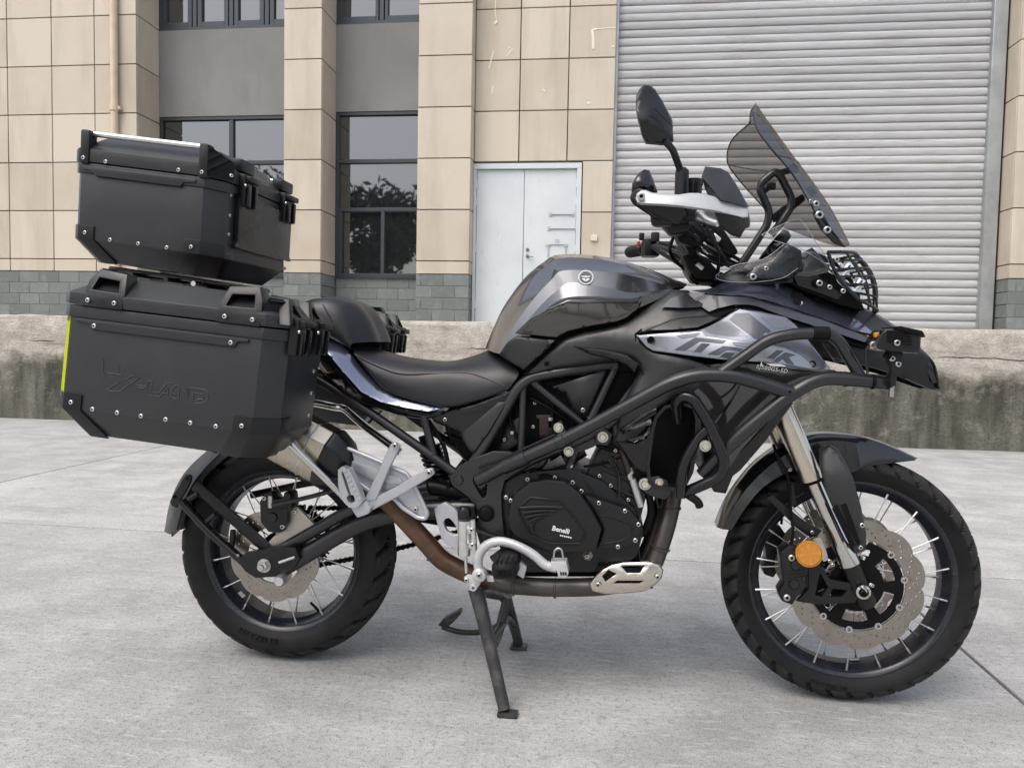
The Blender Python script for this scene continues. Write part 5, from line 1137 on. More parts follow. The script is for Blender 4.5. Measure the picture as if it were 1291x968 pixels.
# ------------------------------------------------------------------ seats
loft('seat', [
    [(440, 429, 0), (487, 443, 0), (522, 451, 0), (565, 455, 0), (595, 449, 0), (622, 439, 0)],
    [(443, 435, -.075), (484, 449, -.075), (519, 457, -.075), (563, 460, -.072), (596, 456, -.068), (632, 449, -.062)],
    [(446, 442, -.108), (480, 457, -.110), (515, 466, -.112), (560, 466, -.108), (600, 465, -.104), (644, 459, -.098)],
    [(447, 446, -.122), (479, 466, -.125), (514, 477, -.128), (560, 478, -.126), (604, 478, -.124), (654, 470, -.120)],
    [(449, 449, -.128), (480, 480, -.131), (514, 494, -.134), (562, 503, -.134), (604, 497, -.133), (646, 484, -.128)],
    [(451, 452, -.118), (482, 489, -.120), (512, 503, -.122), (562, 514, -.122), (603, 506, -.122), (640, 492, -.120)],
    [(455, 452, -.05), (486, 486, -.05), (512, 500, -.05), (562, 510, -.05), (603, 502, -.05), (640, 488, -.05)]],
    'seat_leather', moto, nu=6, nv=4, vsmooth=True, smooth=60)
tube('seat_piping', [U(*p) for p in ((447, 446.5, -.1225), (470, 459, -.1235), (498, 470, -.1265), (514, 471.5, -.1262), (552, 470.5, -.1185), (589, 469, -.1135), (612, 476, -.1245), (636, 487, -.130))], .0016, 'seat_leather', moto, .03, 6)
loft('passenger_seat', [
    [(385, 380, 0), (405, 376, 0), (428, 374, 0), (450, 380, 0), (466, 396, 0), (475, 414, 0), (482, 431, 0)],
    [(383, 381, -.07), (402, 376, -.07), (424, 375, -.07), (445, 382, -.07), (459, 397, -.07), (468, 414, -.07), (474, 431, -.07)],
    [(381, 382, -.11), (396, 378, -.112), (414, 379, -.115), (430, 387, -.115), (440, 402, -.115), (446, 417, -.114), (450, 432, -.112)],
    [(380, 390, -.130), (394, 390, -.134), (408, 395, -.136), (421, 404, -.136), (431, 416, -.134), (437, 425, -.132), (443, 434, -.128)],
    [(380, 405, -.132), (392, 410, -.134), (404, 416, -.134), (416, 423, -.133), (426, 429, -.131), (434, 434, -.128), (442, 439, -.122)],
    [(382, 412, -.09), (394, 416, -.09), (406, 422, -.09), (418, 428, -.09), (428, 433, -.09), (436, 437, -.09), (444, 441, -.09)]],
    'seat_leather', moto, nu=6, nv=4, vsmooth=True, smooth=60)
tube('seat_piping', [U(*p) for p in ((407, 384, -.1355), (415, 398, -.1385), (423, 414, -.1375), (427, 428, -.1335))], .0014, 'seat_leather', moto, .02, 6)
# tail panels
panel('tail_panel', [(397, 439), (402, 432), (414, 428), (431, 432), (455, 462), (480, 489), (500, 501), (520, 507), (560, 515), (540, 519), (510, 514), (480, 507), (455, 494), (430, 466), (412, 444)],
      [(397, 439, -.145), (414, 428, -.105), (431, 432, -.105), (455, 462, -.112), (480, 489, -.120), (520, 507, -.132), (412, 444, -.148), (430, 466, -.153), (455, 494, -.156), (480, 507, -.152), (510, 514, -.146), (545, 517, -.140)], 'gunmetal_skylit', moto, edge=1.5, drop=.003, mirror=True, step=5)
panel('tail_panel', [(397, 441), (411, 446), (429, 468), (454, 497), (480, 509), (510, 516), (540, 521), (560, 517), (556, 524), (535, 529), (500, 523), (470, 513), (440, 500), (415, 478), (398, 458)],
      [(397, 441, -.146), (429, 468, -.152), (454, 497, -.156), (510, 516, -.146), (560, 517, -.135), (535, 529, -.120), (470, 514, -.128), (415, 478, -.128), (398, 458, -.130)], 'plastic_gloss', moto, edge=2, drop=.004, mirror=True, step=6)
bolt(395, 487, -.13, .006, moto, 'deep_black')
# ------------------------------------------------------------------ fairings
# large matt side fairing around the tank
SF = [(659, 472, -.150), (712, 425, -.158), (790, 410, -.160), (815, 392, -.150), (848, 366, -.125), (875, 370, -.150), (900, 385, -.178), (880, 410, -.190), (803, 423, -.186), (846, 455, -.205), (850, 490, -.205), (800, 505, -.185), (772, 520, -.150), (785, 470, -.155), (775, 457, -.158), (700, 466, -.152), (740, 440, -.168), (830, 440, -.195), (845, 395, -.172)]
panel('side_fairing', [(659, 473), (686, 447), (712, 425), (735, 418), (777, 409), (792, 404), (808, 393), (826, 379), (845, 365), (868, 366), (884, 384), (900, 392), (912, 402), (880, 415), (803, 422), (812, 434), (824, 442), (870, 450), (905, 462), (900, 480), (870, 500), (846, 506), (826, 520), (815, 545), (802, 556), (782, 566), (768, 560), (775, 530), (800, 478), (806, 466), (796, 457), (778, 455), (740, 461), (700, 466), (668, 474)],
      SF+[(905, 462, -.21), (870, 500, -.20), (782, 566, -.150), (815, 545, -.17)], 'matte_dark', moto, edge=8, drop=.016, step=7, mirror=True)
bolt(689, 458.5, -.158, .0065, moto, 'deep_black')
# dark scoop line pressed into it and the slats beside the pocket
panel('fairing_scoop', [(722, 436), (760, 440), (790, 447), (806, 458), (800, 470), (790, 460), (768, 452), (742, 446)], [(722, 436, -.166), (760, 440, -.172), (806, 458, -.184), (790, 460, -.180), (768, 452, -.174)], 'plastic_black', moto, edge=3, drop=.005, off=-.004)
panel('inner_grille', [(770, 520), (800, 480), (810, 470), (812, 486), (798, 520), (784, 552), (772, 550)], [(770, 520, -.148), (810, 470, -.160), (784, 552, -.150)], 'frame_grey', moto, edge=2, drop=.003)
panel('fairing_slat', [(780, 541), (812, 518), (830, 510), (828, 522), (800, 540), (786, 548)], [(780, 541, -.165), (830, 510, -.195), (805, 535, -.185)], 'plastic_satin', moto, edge=3, drop=.008)
panel('fairing_slat', [(782, 541), (820, 528), (822, 534), (800, 543)], [(782, 541, -.175), (822, 530, -.202), (800, 540, -.192)], 'frame_grey', moto, edge=2, drop=.004)
panel('fairing_slat', [(787, 554), (812, 547), (813, 553), (796, 557)], [(787, 554, -.172), (813, 550, -.195), (800, 555, -.186)], 'frame_grey', moto, edge=2, drop=.004)
panel('lower_shroud', [(776, 556), (800, 558), (822, 545), (818, 600), (800, 590), (788, 574)], [(776, 556, -.155), (822, 545, -.185), (810, 595, -.165)], 'plastic_satin', moto, edge=3, drop=.006)
# silver fairing with its print
SV = [(802, 422.5, -.192), (815, 439, -.196), (870, 449, -.222), (880, 416, -.212), (907, 404, -.205), (932, 389, -.192), (991, 399, -.185), (1047, 465, -.190), (1000, 464, -.222), (961, 458, -.235), (925, 440, -.238), (960, 425, -.232)]
silver = [(802, 422.5), (840, 419), (880, 416), (895, 411), (907, 404), (920, 395), (932, 389), (960, 393), (991, 399.5), (1003, 409), (1026, 437), (1047, 465), (1030, 467), (1012, 466.5), (985, 463), (961, 457), (920, 455), (870, 449), (823, 442.5), (814, 437)]
sv = panel('fairing', silver, SV, 'fairing_silver', moto, edge=2.5, drop=.005, step=6, mirror=True)
fs = tps(SV)
def decal(poly, mat, lift=.0012):
    panel('decal', poly, SV, mat, sv, edge=0, thick=.0004, step=9, off=-lift)
zz = lambda pts: [(790+a/4.781, 360+b/4.781) for a, b in pts]
decal(zz([(450, 268), (560, 215), (680, 143), (955, 192), (1018, 245), (1200, 470), (1145, 500), (1060, 420), (960, 370), (820, 345), (640, 325), (470, 300)]), 'graphic_blue')
decal(zz([(618, 205), (655, 167), (735, 164), (872, 275), (805, 326), (770, 315)]), 'graphic_dark', .0020)
decal(zz([(812, 190), (955, 196), (1018, 256), (890, 258)]), 'graphic_grey', .0020)
decal(zz([(470, 262), (560, 225), (612, 212), (735, 305), (640, 305), (500, 285)]), 'graphic_grey', .0019)
decal(zz([(288, 386), (415, 312), (600, 330), (578, 347), (440, 334), (352, 390)]), 'graphic_dark', .0021)
decal(zz([(402, 398), (452, 348), (503, 351), (446, 402)]), 'graphic_dark', .0021)
decal(zz([(490, 412), (582, 364), (705, 378), (690, 396), (605, 386), (548, 418)]), 'graphic_dark', .0021)
decal(zz([(560, 430), (596, 402), (652, 406), (622, 438)]), 'graphic_dark', .0021)
decal(zz([(636, 340), (780, 345), (745, 372), (655, 362)]), 'graphic_grey', .0021)
decal(zz([(848, 436), (908, 388), (946, 394), (890, 442)]), 'graphic_dark', .0021)
decal(zz([(885, 455), (958, 402), (1020, 418), (978, 432), (1012, 476), (968, 468), (945, 440), (912, 462)]), 'graphic_dark', .0021)
decal(zz([(300, 300), (440, 285), (412, 306), (330, 318)]), 'graphic_grey', .0021)
decal(zz([(820, 455), (905, 470), (1000, 478), (1100, 500), (1000, 500), (900, 490)]), 'graphic_dark', .0021)
turned('fairing_screw', [(0, .004), (.004, .004), (.0055, -.002), (.0085, -.003), (.0095, .002), (.0095, .01)], U(820.5, 428.5, -.204), 'deep_black', sv, 20)
turned('fairing_screw', [(0, .004), (.004, .004), (.0055, -.002), (.0080, -.003), (.0090, .002), (.0090, .01)], U(1024, 459, -.203), 'deep_black', sv, 20)
# dark lower shroud, glossy, below the print
DG = [(868, 475, -.205), (905, 460, -.225), (960, 461, -.236), (1012, 469, -.222), (1040, 469, -.195), (985, 505, -.205), (935, 566, -.180), (912, 592, -.165), (880, 510, -.190), (940, 500, -.222)]
panel('radiator_shroud', [(864, 474), (880, 462), (905, 458), (930, 457), (961, 459), (985, 465), (1012, 468.5), (1042, 469), (1010, 488), (985, 506), (955, 545), (935, 568), (914, 600), (902, 594), (892, 560), (880, 520), (872, 494)], DG, 'gloss_reflect', moto, edge=3, drop=.006, step=7, mirror=True)
dg = tps(DG)
lettering('lettering', 'BJ500GS-5D', (952.5, 464), (1003, 472), lambda a, b: dg(a, b)-.006, 7.2, 'white_print', moto, shear=.2, sp=1.12)
panel('decal', [(960, 455.5), (962, 462), (958, 461)], [(960, 459, -.243)], 'white_print', moto, edge=0, thick=.0005, step=4); panel('decal', [(966, 458), (984, 459), (992, 462), (972, 461.5)], [(966, 458, -.2425), (992, 462, -.232)], 'white_print', moto, edge=0, thick=.0005, step=6)
tube('shroud_crease', [U(905, 505, -.2135), U(922, 492, -.222), U(934, 476, -.228)], .0022, 'plastic_gloss', moto, .02, 6); tube('shroud_crease', [U(896, 540, -.198), U(918, 512, -.214), U(936, 478, -.229)], .003, 'plastic_gloss', moto, .03, 6)
panel('radiator_guard', [(884, 590), (900, 574), (930, 572), (960, 540), (990, 502), (1000, 508), (965, 556), (934, 592), (924, 600), (915, 622), (900, 620)], [(884, 590, -.165), (930, 572, -.175), (990, 502, -.185), (934, 592, -.16), (915, 622, -.155)], 'plastic_satin', moto, edge=3, drop=.006, mirror=True)
# layered upper fairing between tank and nose
panel('fairing_wing', [(834, 387), (846, 376), (864, 371), (872, 373), (886, 383), (882, 387), (860, 388)], [(834, 387, -.165), (864, 371, -.145), (886, 384, -.178), (862, 386, -.176)], 'gunmetal', moto, edge=0, mirror=True)
panel('fairing_wing', [(812, 417), (845, 403), (862, 400), (896, 397), (908, 401), (880, 413), (850, 416)], [(812, 417, -.188), (860, 400, -.182), (905, 400, -.200), (862, 412, -.200)], 'matte_dark', moto, edge=2, drop=.004, mirror=True, off=-.004)
MS = [(866, 369, -.150), (905, 373, -.165), (942, 375, -.168), (1000, 391, -.160), (1050, 408, -.145), (1112, 434, -.110), (1040, 414, -.165), (990, 398, -.182), (940, 383, -.186), (905, 388, -.188), (886, 391, -.185)]
panel('nose_strip', [(866, 369), (885, 371), (905, 373), (925, 374), (942, 375), (970, 381), (1000, 390), (1050, 407), (1085, 420), (1114, 434), (1108, 437), (1080, 428), (1040, 415), (990, 399), (955, 386), (940, 383.5), (925, 384), (905, 388.5), (894, 393), (884, 386)], MS, 'graphic_dark', moto, edge=0, step=5, mirror=True)
panel('nose_seam', [(884, 388), (905, 389), (940, 384), (990, 399), (1040, 415), (1085, 431), (1105, 438), (1095, 440), (1060, 430), (1000, 410), (985, 401), (950, 392), (930, 388), (905, 402), (895, 398)], [(884, 388, -.176), (940, 384, -.176), (1040, 415, -.155), (1105, 438, -.10), (1000, 408, -.172), (905, 402, -.19)], 'deep_black', moto, edge=1, drop=.002, mirror=True)
NP = [(880, 364, -.135), (905, 360, -.125), (951, 356, -.105), (982, 355, -.095), (1036, 382, -.085), (1079, 401, -.075), (1116, 425, -.07), (905, 371, -.162), (941, 373, -.165), (995, 385, -.158), (1050, 405, -.143), (1110, 431, -.110), (960, 364, -.135), (1020, 385, -.125)]
nose = panel('nose_panel', [(872, 366), (890, 365), (903, 361), (917, 354), (935, 353), (951, 355), (982, 353), (1002, 362), (1036, 381), (1079, 400), (1100, 412), (1122, 426), (1116, 434), (1085, 419), (1050, 406), (995, 387), (970, 379), (941, 372.5), (905, 370.5), (885, 369)], NP, 'gunmetal_skylit', moto, edge=0, step=6, mirror=True)
turned('fairing_screw', [(0, .002), (.004, .002), (.006, -.003), (.009, -.003), (.010, .002), (.010, .01)], U(973.5, 362.5, -.118), 'deep_black', nose, 20, ax=(0, 1, -.35))
bolt(1009, 382, -.135, .006, nose, 'steel', ax=(0, -1, .4))
panel('nose_strap', [(998, 372), (1003, 366), (1012, 370), (1010, 384), (1001, 382)], [(998, 372, -.125), (1012, 372, -.118), (1005, 384, -.146)], 'deep_black', nose, edge=1, drop=.002, off=-.003)
# matt top of the nose and the beak
loft('beak_top', [
    [(990, 350, 0), (1034, 367, 0), (1070, 381, 0), (1100, 393, 0), (1132, 413, 0), (1160, 436, 0)],
    [(988, 352, -.045), (1034, 370, -.045), (1070, 384, -.045), (1100, 396, -.042), (1131, 415, -.040), (1158, 438, -.04)],
    [(984, 355, -.085), (1030, 378, -.085), (1066, 395, -.080), (1096, 410, -.072), (1124, 428, -.066), (1150, 446, -.062)],
    [(1000, 372, -.10), (1040, 392, -.10), (1070, 405, -.098), (1098, 418, -.090), (1122, 432, -.085), (1146, 450, -.082)]], 'matte_dark', moto, nu=4, thick=.003, smooth=25)
BK = [(1040, 425, -.135), (1090, 435, -.105), (1120, 432, -.088), (1158, 440, -.070), (1178, 460, -.050), (1184, 491, -.045), (1133, 474, -.085), (1080, 458, -.118), (1120, 455, -.105), (1150, 465, -.078)]
panel('beak', [(1036, 432), (1060, 424), (1085, 431), (1108, 436), (1130, 430), (1158, 437), (1168, 446), (1179, 460), (1185, 491), (1176, 492), (1158, 485), (1133, 474), (1105, 465), (1078, 458), (1050, 452)], BK, 'plastic_black', moto, edge=3, drop=.006, step=7, mirror=True)
prism('beak_opening', [(1160, 448), (1165, 447), (1176, 462), (1181, 482), (1176, 483)], -.0585, .006, 'plastic_gloss', moto, bevel=.001)
bm = bmesh.new()
G = [catmull([U(a, b, y) for a, b in ((1160, 438), (1172, 450), (1180, 462), (1185, 490))], 4) for y in (-.055, -.025, 0)]
grid_obj('beak_front', G, 'plastic_black', moto, True, .004, 40)
panel('beak_inner', [(1040, 436), (1050, 408), (1070, 420), (1105, 440), (1110, 462), (1078, 458), (1052, 456)], [(1040, 436, -.12), (1050, 408, -.115), (1105, 440, -.085), (1078, 458, -.105)], 'plastic_satin', moto, edge=2, drop=.004)
panel('nose_vent', [(1040, 413), (1062, 424), (1068, 436), (1062, 440), (1052, 432)], [(1040, 413, -.146), (1068, 438, -.132)], 'deep_black', moto, edge=1, drop=.002)
# indicator wedge, wires
panel('indicator', [(1078, 417), (1086, 417), (1098, 423), (1104, 429), (1094, 425)], [(1078, 417, -.128), (1104, 429, -.112)], 'orange_lens', moto, edge=1, drop=.002)
# ------------------------------------------------------------------ auxiliary lamp on the bar
lp = panel('auxiliary_lamp', [(1104, 432), (1112, 419), (1117, 415), (1130, 413), (1148, 416), (1163, 420), (1167, 425), (1161, 426), (1160, 446), (1144, 445), (1112, 442), (1105, 439)], [(1104, 432, -.285), (1163, 420, -.285), (1160, 446, -.285), (1130, 428, -.287)], 'plastic_satin', moto, edge=2, drop=.005, thick=.075, step=6)
for k in range(5): prism('lamp_fin', [(1120, 417+k*3.2), (1150, 421+k*3.2), (1150, 422.2+k*3.2), (1120, 418.2+k*3.2)], -.294, .008, 'deep_black', lp, bevel=0)
prism('lamp_hood', [(1128, 412), (1136, 411), (1163, 417), (1167, 424), (1158, 422), (1130, 416)], -.292, .085, 'deep_black', lp, bevel=.001)
bolt(1131, 432, -.291, .0075, lp, 'steel')
prism('lamp_plug', [(1103, 419), (1112, 418.5), (1112, 425), (1103, 425.5)], -.262, .014, 'orange_lens', moto, bevel=.002)
turned('lamp_bolt', [(0, -.006), (.006, -.008), (.009, -.004), (.009, .012), (0, .012)], U(1101, 435, -.268), 'fork_gold', moto, 14)
prism('lamp_bracket', [(1122, 442), (1140, 444), (1136, 456), (1132, 470), (1130, 486), (1122, 490), (1124, 464), (1120, 452)], -.262, .03, 'engine_black', moto, bevel=.003)
for q, m_ in (((1119, 449), 'deep_black'), ((1132.5, 459), 'bolt_steel'), ((1125, 452), 'bolt_steel')): bolt(*q, -.266, .0065 if m_ == 'bolt_steel' else .009, moto, m_)
turned('clamp_screw', [(0, -.02), (.006, -.02), (.006, .02), (0, .02)], U(1124, 489, -.238), 'steel', moto, 12, 'Z')
ptube('wire', [(1098, 434, -.262), (1092, 440, -.255), (1092, 456, -.24), (1094, 470, -.235)], .0035, 'frame_grey', moto, .03, 7)
ptube('wire', [(1112, 424, -.255), (1096, 422, -.24), (1080, 418, -.20)], .0025, 'deep_black', moto, .03, 7)
# ------------------------------------------------------------------ headlamp, its guard
core('headlamp_shell', [(985, 352), (1000, 330), (1030, 318), (1052, 326), (1076, 352), (1092, 392), (1060, 385), (1010, 366)], .10, 'deep_black')
for s in (-1, 1):
    for (a, b) in (((1044, 338), (1066, 352)), ((1058, 352), (1082, 376))):
        c = U((a[0]+b[0])/2, (a[1]+b[1])/2, -.07); box('headlamp_lens', Vector((c.x+.012, s*.062, c.z)), (.02, .075, .052), 'lamp_reflector', moto, Matrix.Rotation(.5, 3, 'Y'), bevel=.006)
        c2 = U((a[0]+b[0])/2, (a[1]+b[1])/2, -.104)
        if s < 0: prism('headlamp_lens', [(a[0]-8, a[1]-8), (a[0]+4, a[1]-6), (b[0], b[1]-8), (b[0]-2, b[1]+2), (a[0]-2, a[1]+4)], -.1045, .01, 'lamp_reflector', moto, bevel=.003)
NU, NV = 9, 7
near = catmull([U(*p) for p in ((1044, 318, -.128), (1052, 340, -.130), (1064, 358, -.130), (1082, 378, -.125))], 3)
mid = catmull([U(*p) for p in ((1076, 322, 0), (1092, 340, 0), (1101, 362, 0), (1101, 394, 0))], 3)
def gp(u, v):
    t = v*(len(near)-1); i = min(int(t), len(near)-2); a = lerp(near[i], near[i+1], t-i); b = lerp(mid[i], mid[i+1], t-i); w = 1-abs(u)**2.6; p = lerp(Vector((a.x, 0, a.z)), b, w); p.y = u*.128; return p
hg = None
for k in range(NV):
    o = tube('guard_wire' if hg else 'headlamp_guard', [gp(-1+2*i/16, k/(NV-1)) for i in range(17)], .0030 if 0 < k < NV-1 else .0042, 'tube_gloss', hg or moto, .01, 7); hg = hg or o
for k in range(NU): tube('guard_wire', [gp(-1+2*k/(NU-1), i/12) for i in range(13)], .0030 if 0 < k < NU-1 else .0045, 'tube_gloss', hg, .01, 7)
prism('guard_mount', [(1000, 348), (1012, 336), (1030, 346), (1046, 360), (1062, 372), (1056, 378), (1030, 368), (1006, 360)], -.126, .008, 'plastic_satin', moto, bevel=.002)
for q in ((1046, 362), (1063, 367), (1055, 327)): bolt(*q, -.132, .0062, moto)
turned('lamp_boss', [(0, -.02), (.011, -.02), (.012, -.015), (.012, .03), (0, .03)], U(1030, 357, -.126), 'deep_black', moto, 18)
bolt(1033, 357, -.148, .008, moto, 'steel')
# ------------------------------------------------------------------ windscreen
NE = [(949, 142, -.165), (955, 164, -.172), (975, 191, -.175), (997, 217, -.172), (1020, 254, -.165), (1042, 296, -.150)]
CE = [(948.5, 137, 0), (974, 171, 0), (1000, 207, 0), (1022, 236, 0), (1045, 269, 0), (1068, 311, 0)]
def far_of(p): v = U(*p); return Vector((v.x, -v.y, v.z))
FE = [U(946, 155, .10), U(922, 178, .175), U(917, 204, .185), U(931, 226, .18), U(952, 250, .172), U(985, 286, .15)]
cols = []
n_, c_, f_ = catmull([U(*p) for p in NE], 5), catmull([U(*p) for p in CE], 5), catmull(FE, 5)
G = []
for i in range(len(n_)):
    c0 = c_[i]; row = []
    for k in range(9):
        t = k/8; w = 1-(1-t)**2.2; row.append(lerp(n_[i], c0, w)*1.0); row[-1].y = lerp(n_[i].y, c0.y, t)
    for k in range(1, 9):
        t = k/8; w = t**2.0; row.append(lerp(c0, f_[i], w)*1.0); row[-1].y = lerp(c0.y, f_[i].y, t)
    G.append(row)
ws = grid_obj('windscreen', G, 'smoke_screen', moto, False, 0, 60)
bm = bmesh.new(); sweep(bm, [r[0] for r in G], .0022, 7); fin(bm, 'screen_edge', 'plastic_gloss', ws)
bm = bmesh.new(); sweep(bm, [r[-1] for r in G], .0020, 7); fin(bm, 'screen_edge', 'plastic_gloss', ws)
bm = bmesh.new(); sweep(bm, G[0], .0020, 7); fin(bm, 'screen_edge', 'plastic_gloss', ws)
bm = bmesh.new(); sweep(bm, [p*1.0 for p in G[11]], .0016, 7); fin(bm, 'screen_edge', 'plastic_gloss', ws)
for q in ((1001, 213, -.05), (1023, 241, -.05)): box('screen_pad', U(*q), (.016, .02, .026), 'deep_black', ws, Matrix.Rotation(-.6, 3, 'Y'), bevel=.004)
for q, r in (((1029, 257), .0075), ((1033, 271), .010), ((1043, 290), .009), ((1022, 254), .005)): bolt(*q, -.165, r, ws, 'steel')
prism('screen_mount', [(1024, 268), (1034, 262), (1050, 290), (1067, 312), (1052, 306), (1036, 290)], -.150, .012, 'plastic_gloss', moto, bevel=.003)
prism('screen_mount', [(984, 262), (1012, 244), (1016, 252), (992, 272), (978, 282)], -.120, .010, 'deep_black', moto, bevel=.002)
prism('screen_mount', [(972, 272), (990, 258), (992, 264), (976, 281)], -.115, .010, 'deep_black', moto, bevel=.002)
# black tube bow behind the screen
ptube('screen_bow', [(934, 334, -.13), (950, 310, -.13), (968, 282, -.13), (970, 266, -.13), (958, 240, -.13), (960, 230, -.13), (977, 216, -.13), (984, 222, -.13), (998, 250, -.13), (997, 262, -.13), (984, 282, -.13), (972, 296, -.12)], .0095, 'tube_gloss', moto, .014, 12)
ptube('screen_bow', [(980, 219, -.13), (1000, 214, -.10)], .008, 'tube_gloss', moto)
turned('phone_ball', [(0, -.012), (.009, -.010), (.010, 0), (.009, .012), (0, .014)], U(971, 235, -.10), 'plastic_black', moto, 16, 'X'); ptube('phone_ball', [(971, 235, -.10), (958, 246, -.125)], .007, 'plastic_black', moto)
# clear deflectors
loft('wind_deflector', [[(960, 296, -.160), (984, 284, -.165), (1008, 277, -.150)], [(966, 300, -.170), (996, 296, -.182), (1027, 303, -.168)], [(975, 303, -.172), (1010, 314, -.178), (1046, 334, -.146)]], 'clear_screen', moto, nu=5, nv=4, mirror=False, vsmooth=True, smooth=80)
loft('wind_deflector', [[(903, 347, -.150), (928, 334, -.158), (962, 327, -.160), (990, 307, -.155)], [(908, 351, -.156), (935, 345, -.168), (972, 338, -.172), (1004, 322, -.164)], [(912, 354, -.158), (945, 356, -.170), (985, 351, -.166), (1006, 338, -.160)]], 'clear_screen', moto, nu=5, nv=4, mirror=False, vsmooth=True, smooth=80)
for pts in ([(960, 296, -.161), (984, 284, -.166), (1008, 277, -.151), (1027, 303, -.169), (1046, 334, -.147), (1010, 314, -.179), (975, 303, -.173), (960, 296, -.161)], [(990, 307, -.156), (962, 327, -.161), (928, 334, -.159), (903, 347, -.151), (912, 354, -.159), (945, 356, -.171), (985, 351, -.167), (1006, 338, -.161)]):
    bm = bmesh.new(); sweep(bm, catmull([U(*p) for p in pts], 3), .0007, 6, False); fin(bm, 'deflector_edge', 'clear_edge', moto)
bolt(949.5, 349, -.180, .0085, moto, 'steel'); bolt(966, 338.5, -.172, .0055, moto)
panel('headlamp_side', [(950, 336), (975, 326), (992, 306), (1010, 316), (1012, 340), (995, 352), (960, 352), (940, 350)], [(950, 336, -.130), (992, 306, -.13), (1012, 340, -.135), (960, 352, -.14)], 'plastic_satin', moto, edge=2, drop=.004, mirror=True)
panel('headlamp_side', [(1008, 320), (1024, 312), (1046, 336), (1044, 344), (1020, 350), (1002, 348), (1010, 336)], [(1008, 320, -.128), (1046, 336, -.125), (1002, 348, -.13)], 'gloss_reflect', moto, edge=2, drop=.004, mirror=True)
panel('dash_cowl', [(898, 352), (930, 335), (975, 322), (1000, 328), (1000, 356), (930, 362)], [(898, 352, -.09), (975, 322, -.10), (930, 362, -.11)], 'plastic_black', moto, edge=2, drop=.005, mirror=True)
turned('dash_ring', [(.040, -.01), (.046, -.012), (.050, 0), (.046, .012)], U(977, 312, -.05), 'plastic_gloss', moto, 30, ax=(-.8, 0, .6))
# ------------------------------------------------------------------ handlebar
hb_e = U(806, 249, -.455)
def hb(s): return [Vector((hb_e.x, s*.455, hb_e.z)), Vector((hb_e.x+.095, s*.20, hb_e.z-.012)), Vector((hb_e.x+.15, s*.075, hb_e.z-.07)), Vector((hb_e.x+.155, 0, hb_e.z-.07))]
bar = tube('handlebar', hb(-1)+list(reversed(hb(1)[:-1])), .012, 'tube_black', moto, .06, 14)
for s in (-1, 1):
    a, b = hb(s)[0], hb(s)[1]; d = (b-a).normalized()
    bm = bmesh.new(); sweep(bm, [a, a+d*.004, a+d*.01, a+d*.115, a+d*.125, a+d*.13], [.017, .019, .0175, .0175, .021, .014], 18); g_ = fin(bm, 'grip', 'rubber', bar, 30)
    for k in range(9): turned('grip_ring', [(.0172, -.002), (.0188, 0), (.0172, .002)], a+d*(.022+k*.01), 'rubber', g_, 16, ax=d)
    turned('bar_end', [(0, -.012), (.010, -.012), (.0175, -.006), (.0175, .004), (0, .004)], a, 'engine_black', bar, 18, ax=d)
    box('switch_housing', a+d*.165, (.050, .055, .055), 'plastic_black', bar, Matrix.Rotation(s*.18, 3, 'Z'), bevel=.010)
    if s > 0:
        box('switch_button', a+d*.15+Vector((-.030, -.004, .012)), (.010, .016, .018), 'red_plastic', bar, bevel=.003); box('switch_button', a+d*.168+Vector((-.028, 0, .035)), (.016, .03, .02), 'plastic_black', bar, bevel=.004)
        box('mirror_mount', a+d*.20+Vector((0, 0, .030)), (.025, .025, .03), 'engine_black', bar, bevel=.006)
    tube('lever', [a+d*.20+Vector((.035, 0, .0)), a+d*.15+Vector((.055, 0, -.004)), a+d*.02+Vector((.060, 0, -.012))], .0062, 'alu' if s > 0 else 'engine_black', bar, .03, 9)
    box('lever_perch', a+d*.205+Vector((.024, 0, 0)), (.05, .04, .032), 'engine_black', bar, bevel=.008)
# risers, clamp, ignition
ptube('handlebar_riser', [(858, 308, -.05), (872, 328, -.05)], .017, 'frame_grey', moto, .01, 16); ptube('handlebar_riser', [(866, 300, .05), (880, 320, .05)], .017, 'frame_grey', moto, .01, 16)
core('handlebar_clamp', [(860, 322), (876, 318), (896, 330), (908, 344), (902, 356), (876, 352), (868, 340)], .07, 'deep_black')
box('instrument_panel', U(905, 305, 0), (.03, .17, .11), 'deep_black', moto, Matrix.Rotation(-.6, 3, 'Y'), bevel=.01)
for pts in ([(868, 290, -.16), (900, 310, -.12), (940, 332, -.09), (960, 345, -.08)], [(872, 300, -.15), (905, 322, -.11), (940, 338, -.09)], [(832, 306, .15), (870, 318, .05), (910, 335, -.05)], [(850, 296, -.1), (842, 320, 0), (868, 345, .02), (905, 352, 0)], [(822, 312, .22), (845, 325, .1), (870, 332, .0)], [(895, 290, -.2), (906, 312, -.15), (912, 334, -.08)], [(838, 308, .2), (855, 330, .08), (880, 340, .02)]): ptube('cable', pts, .0045, 'deep_black', moto, .05, 8)
turned('brake_reservoir', [(0, -.018), (.019, -.018), (.0195, .002), (.0215, .003), (.0215, .016), (0, .017)], U(874, 236, -.30), 'plastic_black', moto, 18, 'Z')
box('brake_master', U(886, 272, -.30), (.09, .03, .035), 'engine_black', moto, Matrix.Rotation(.25, 3, 'Y'), bevel=.008)
box('brake_master', U(892, 274, -.32), (.05, .02, .028), 'alu', moto, Matrix.Rotation(.35, 3, 'Y'), bevel=.008)
ptube('lever', [(880, 268, -.33), (892, 278, -.36), (905, 282, -.38)], .007, 'alu', moto)
core('throttle_housing', [(828, 262), (862, 262), (872, 275), (868, 292), (846, 296), (832, 280)], .26, 'plastic_black', .05); 
core('throttle_housing', [(846, 276), (884, 280), (896, 296), (880, 312), (856, 304)], .17, 'deep_black', .08)
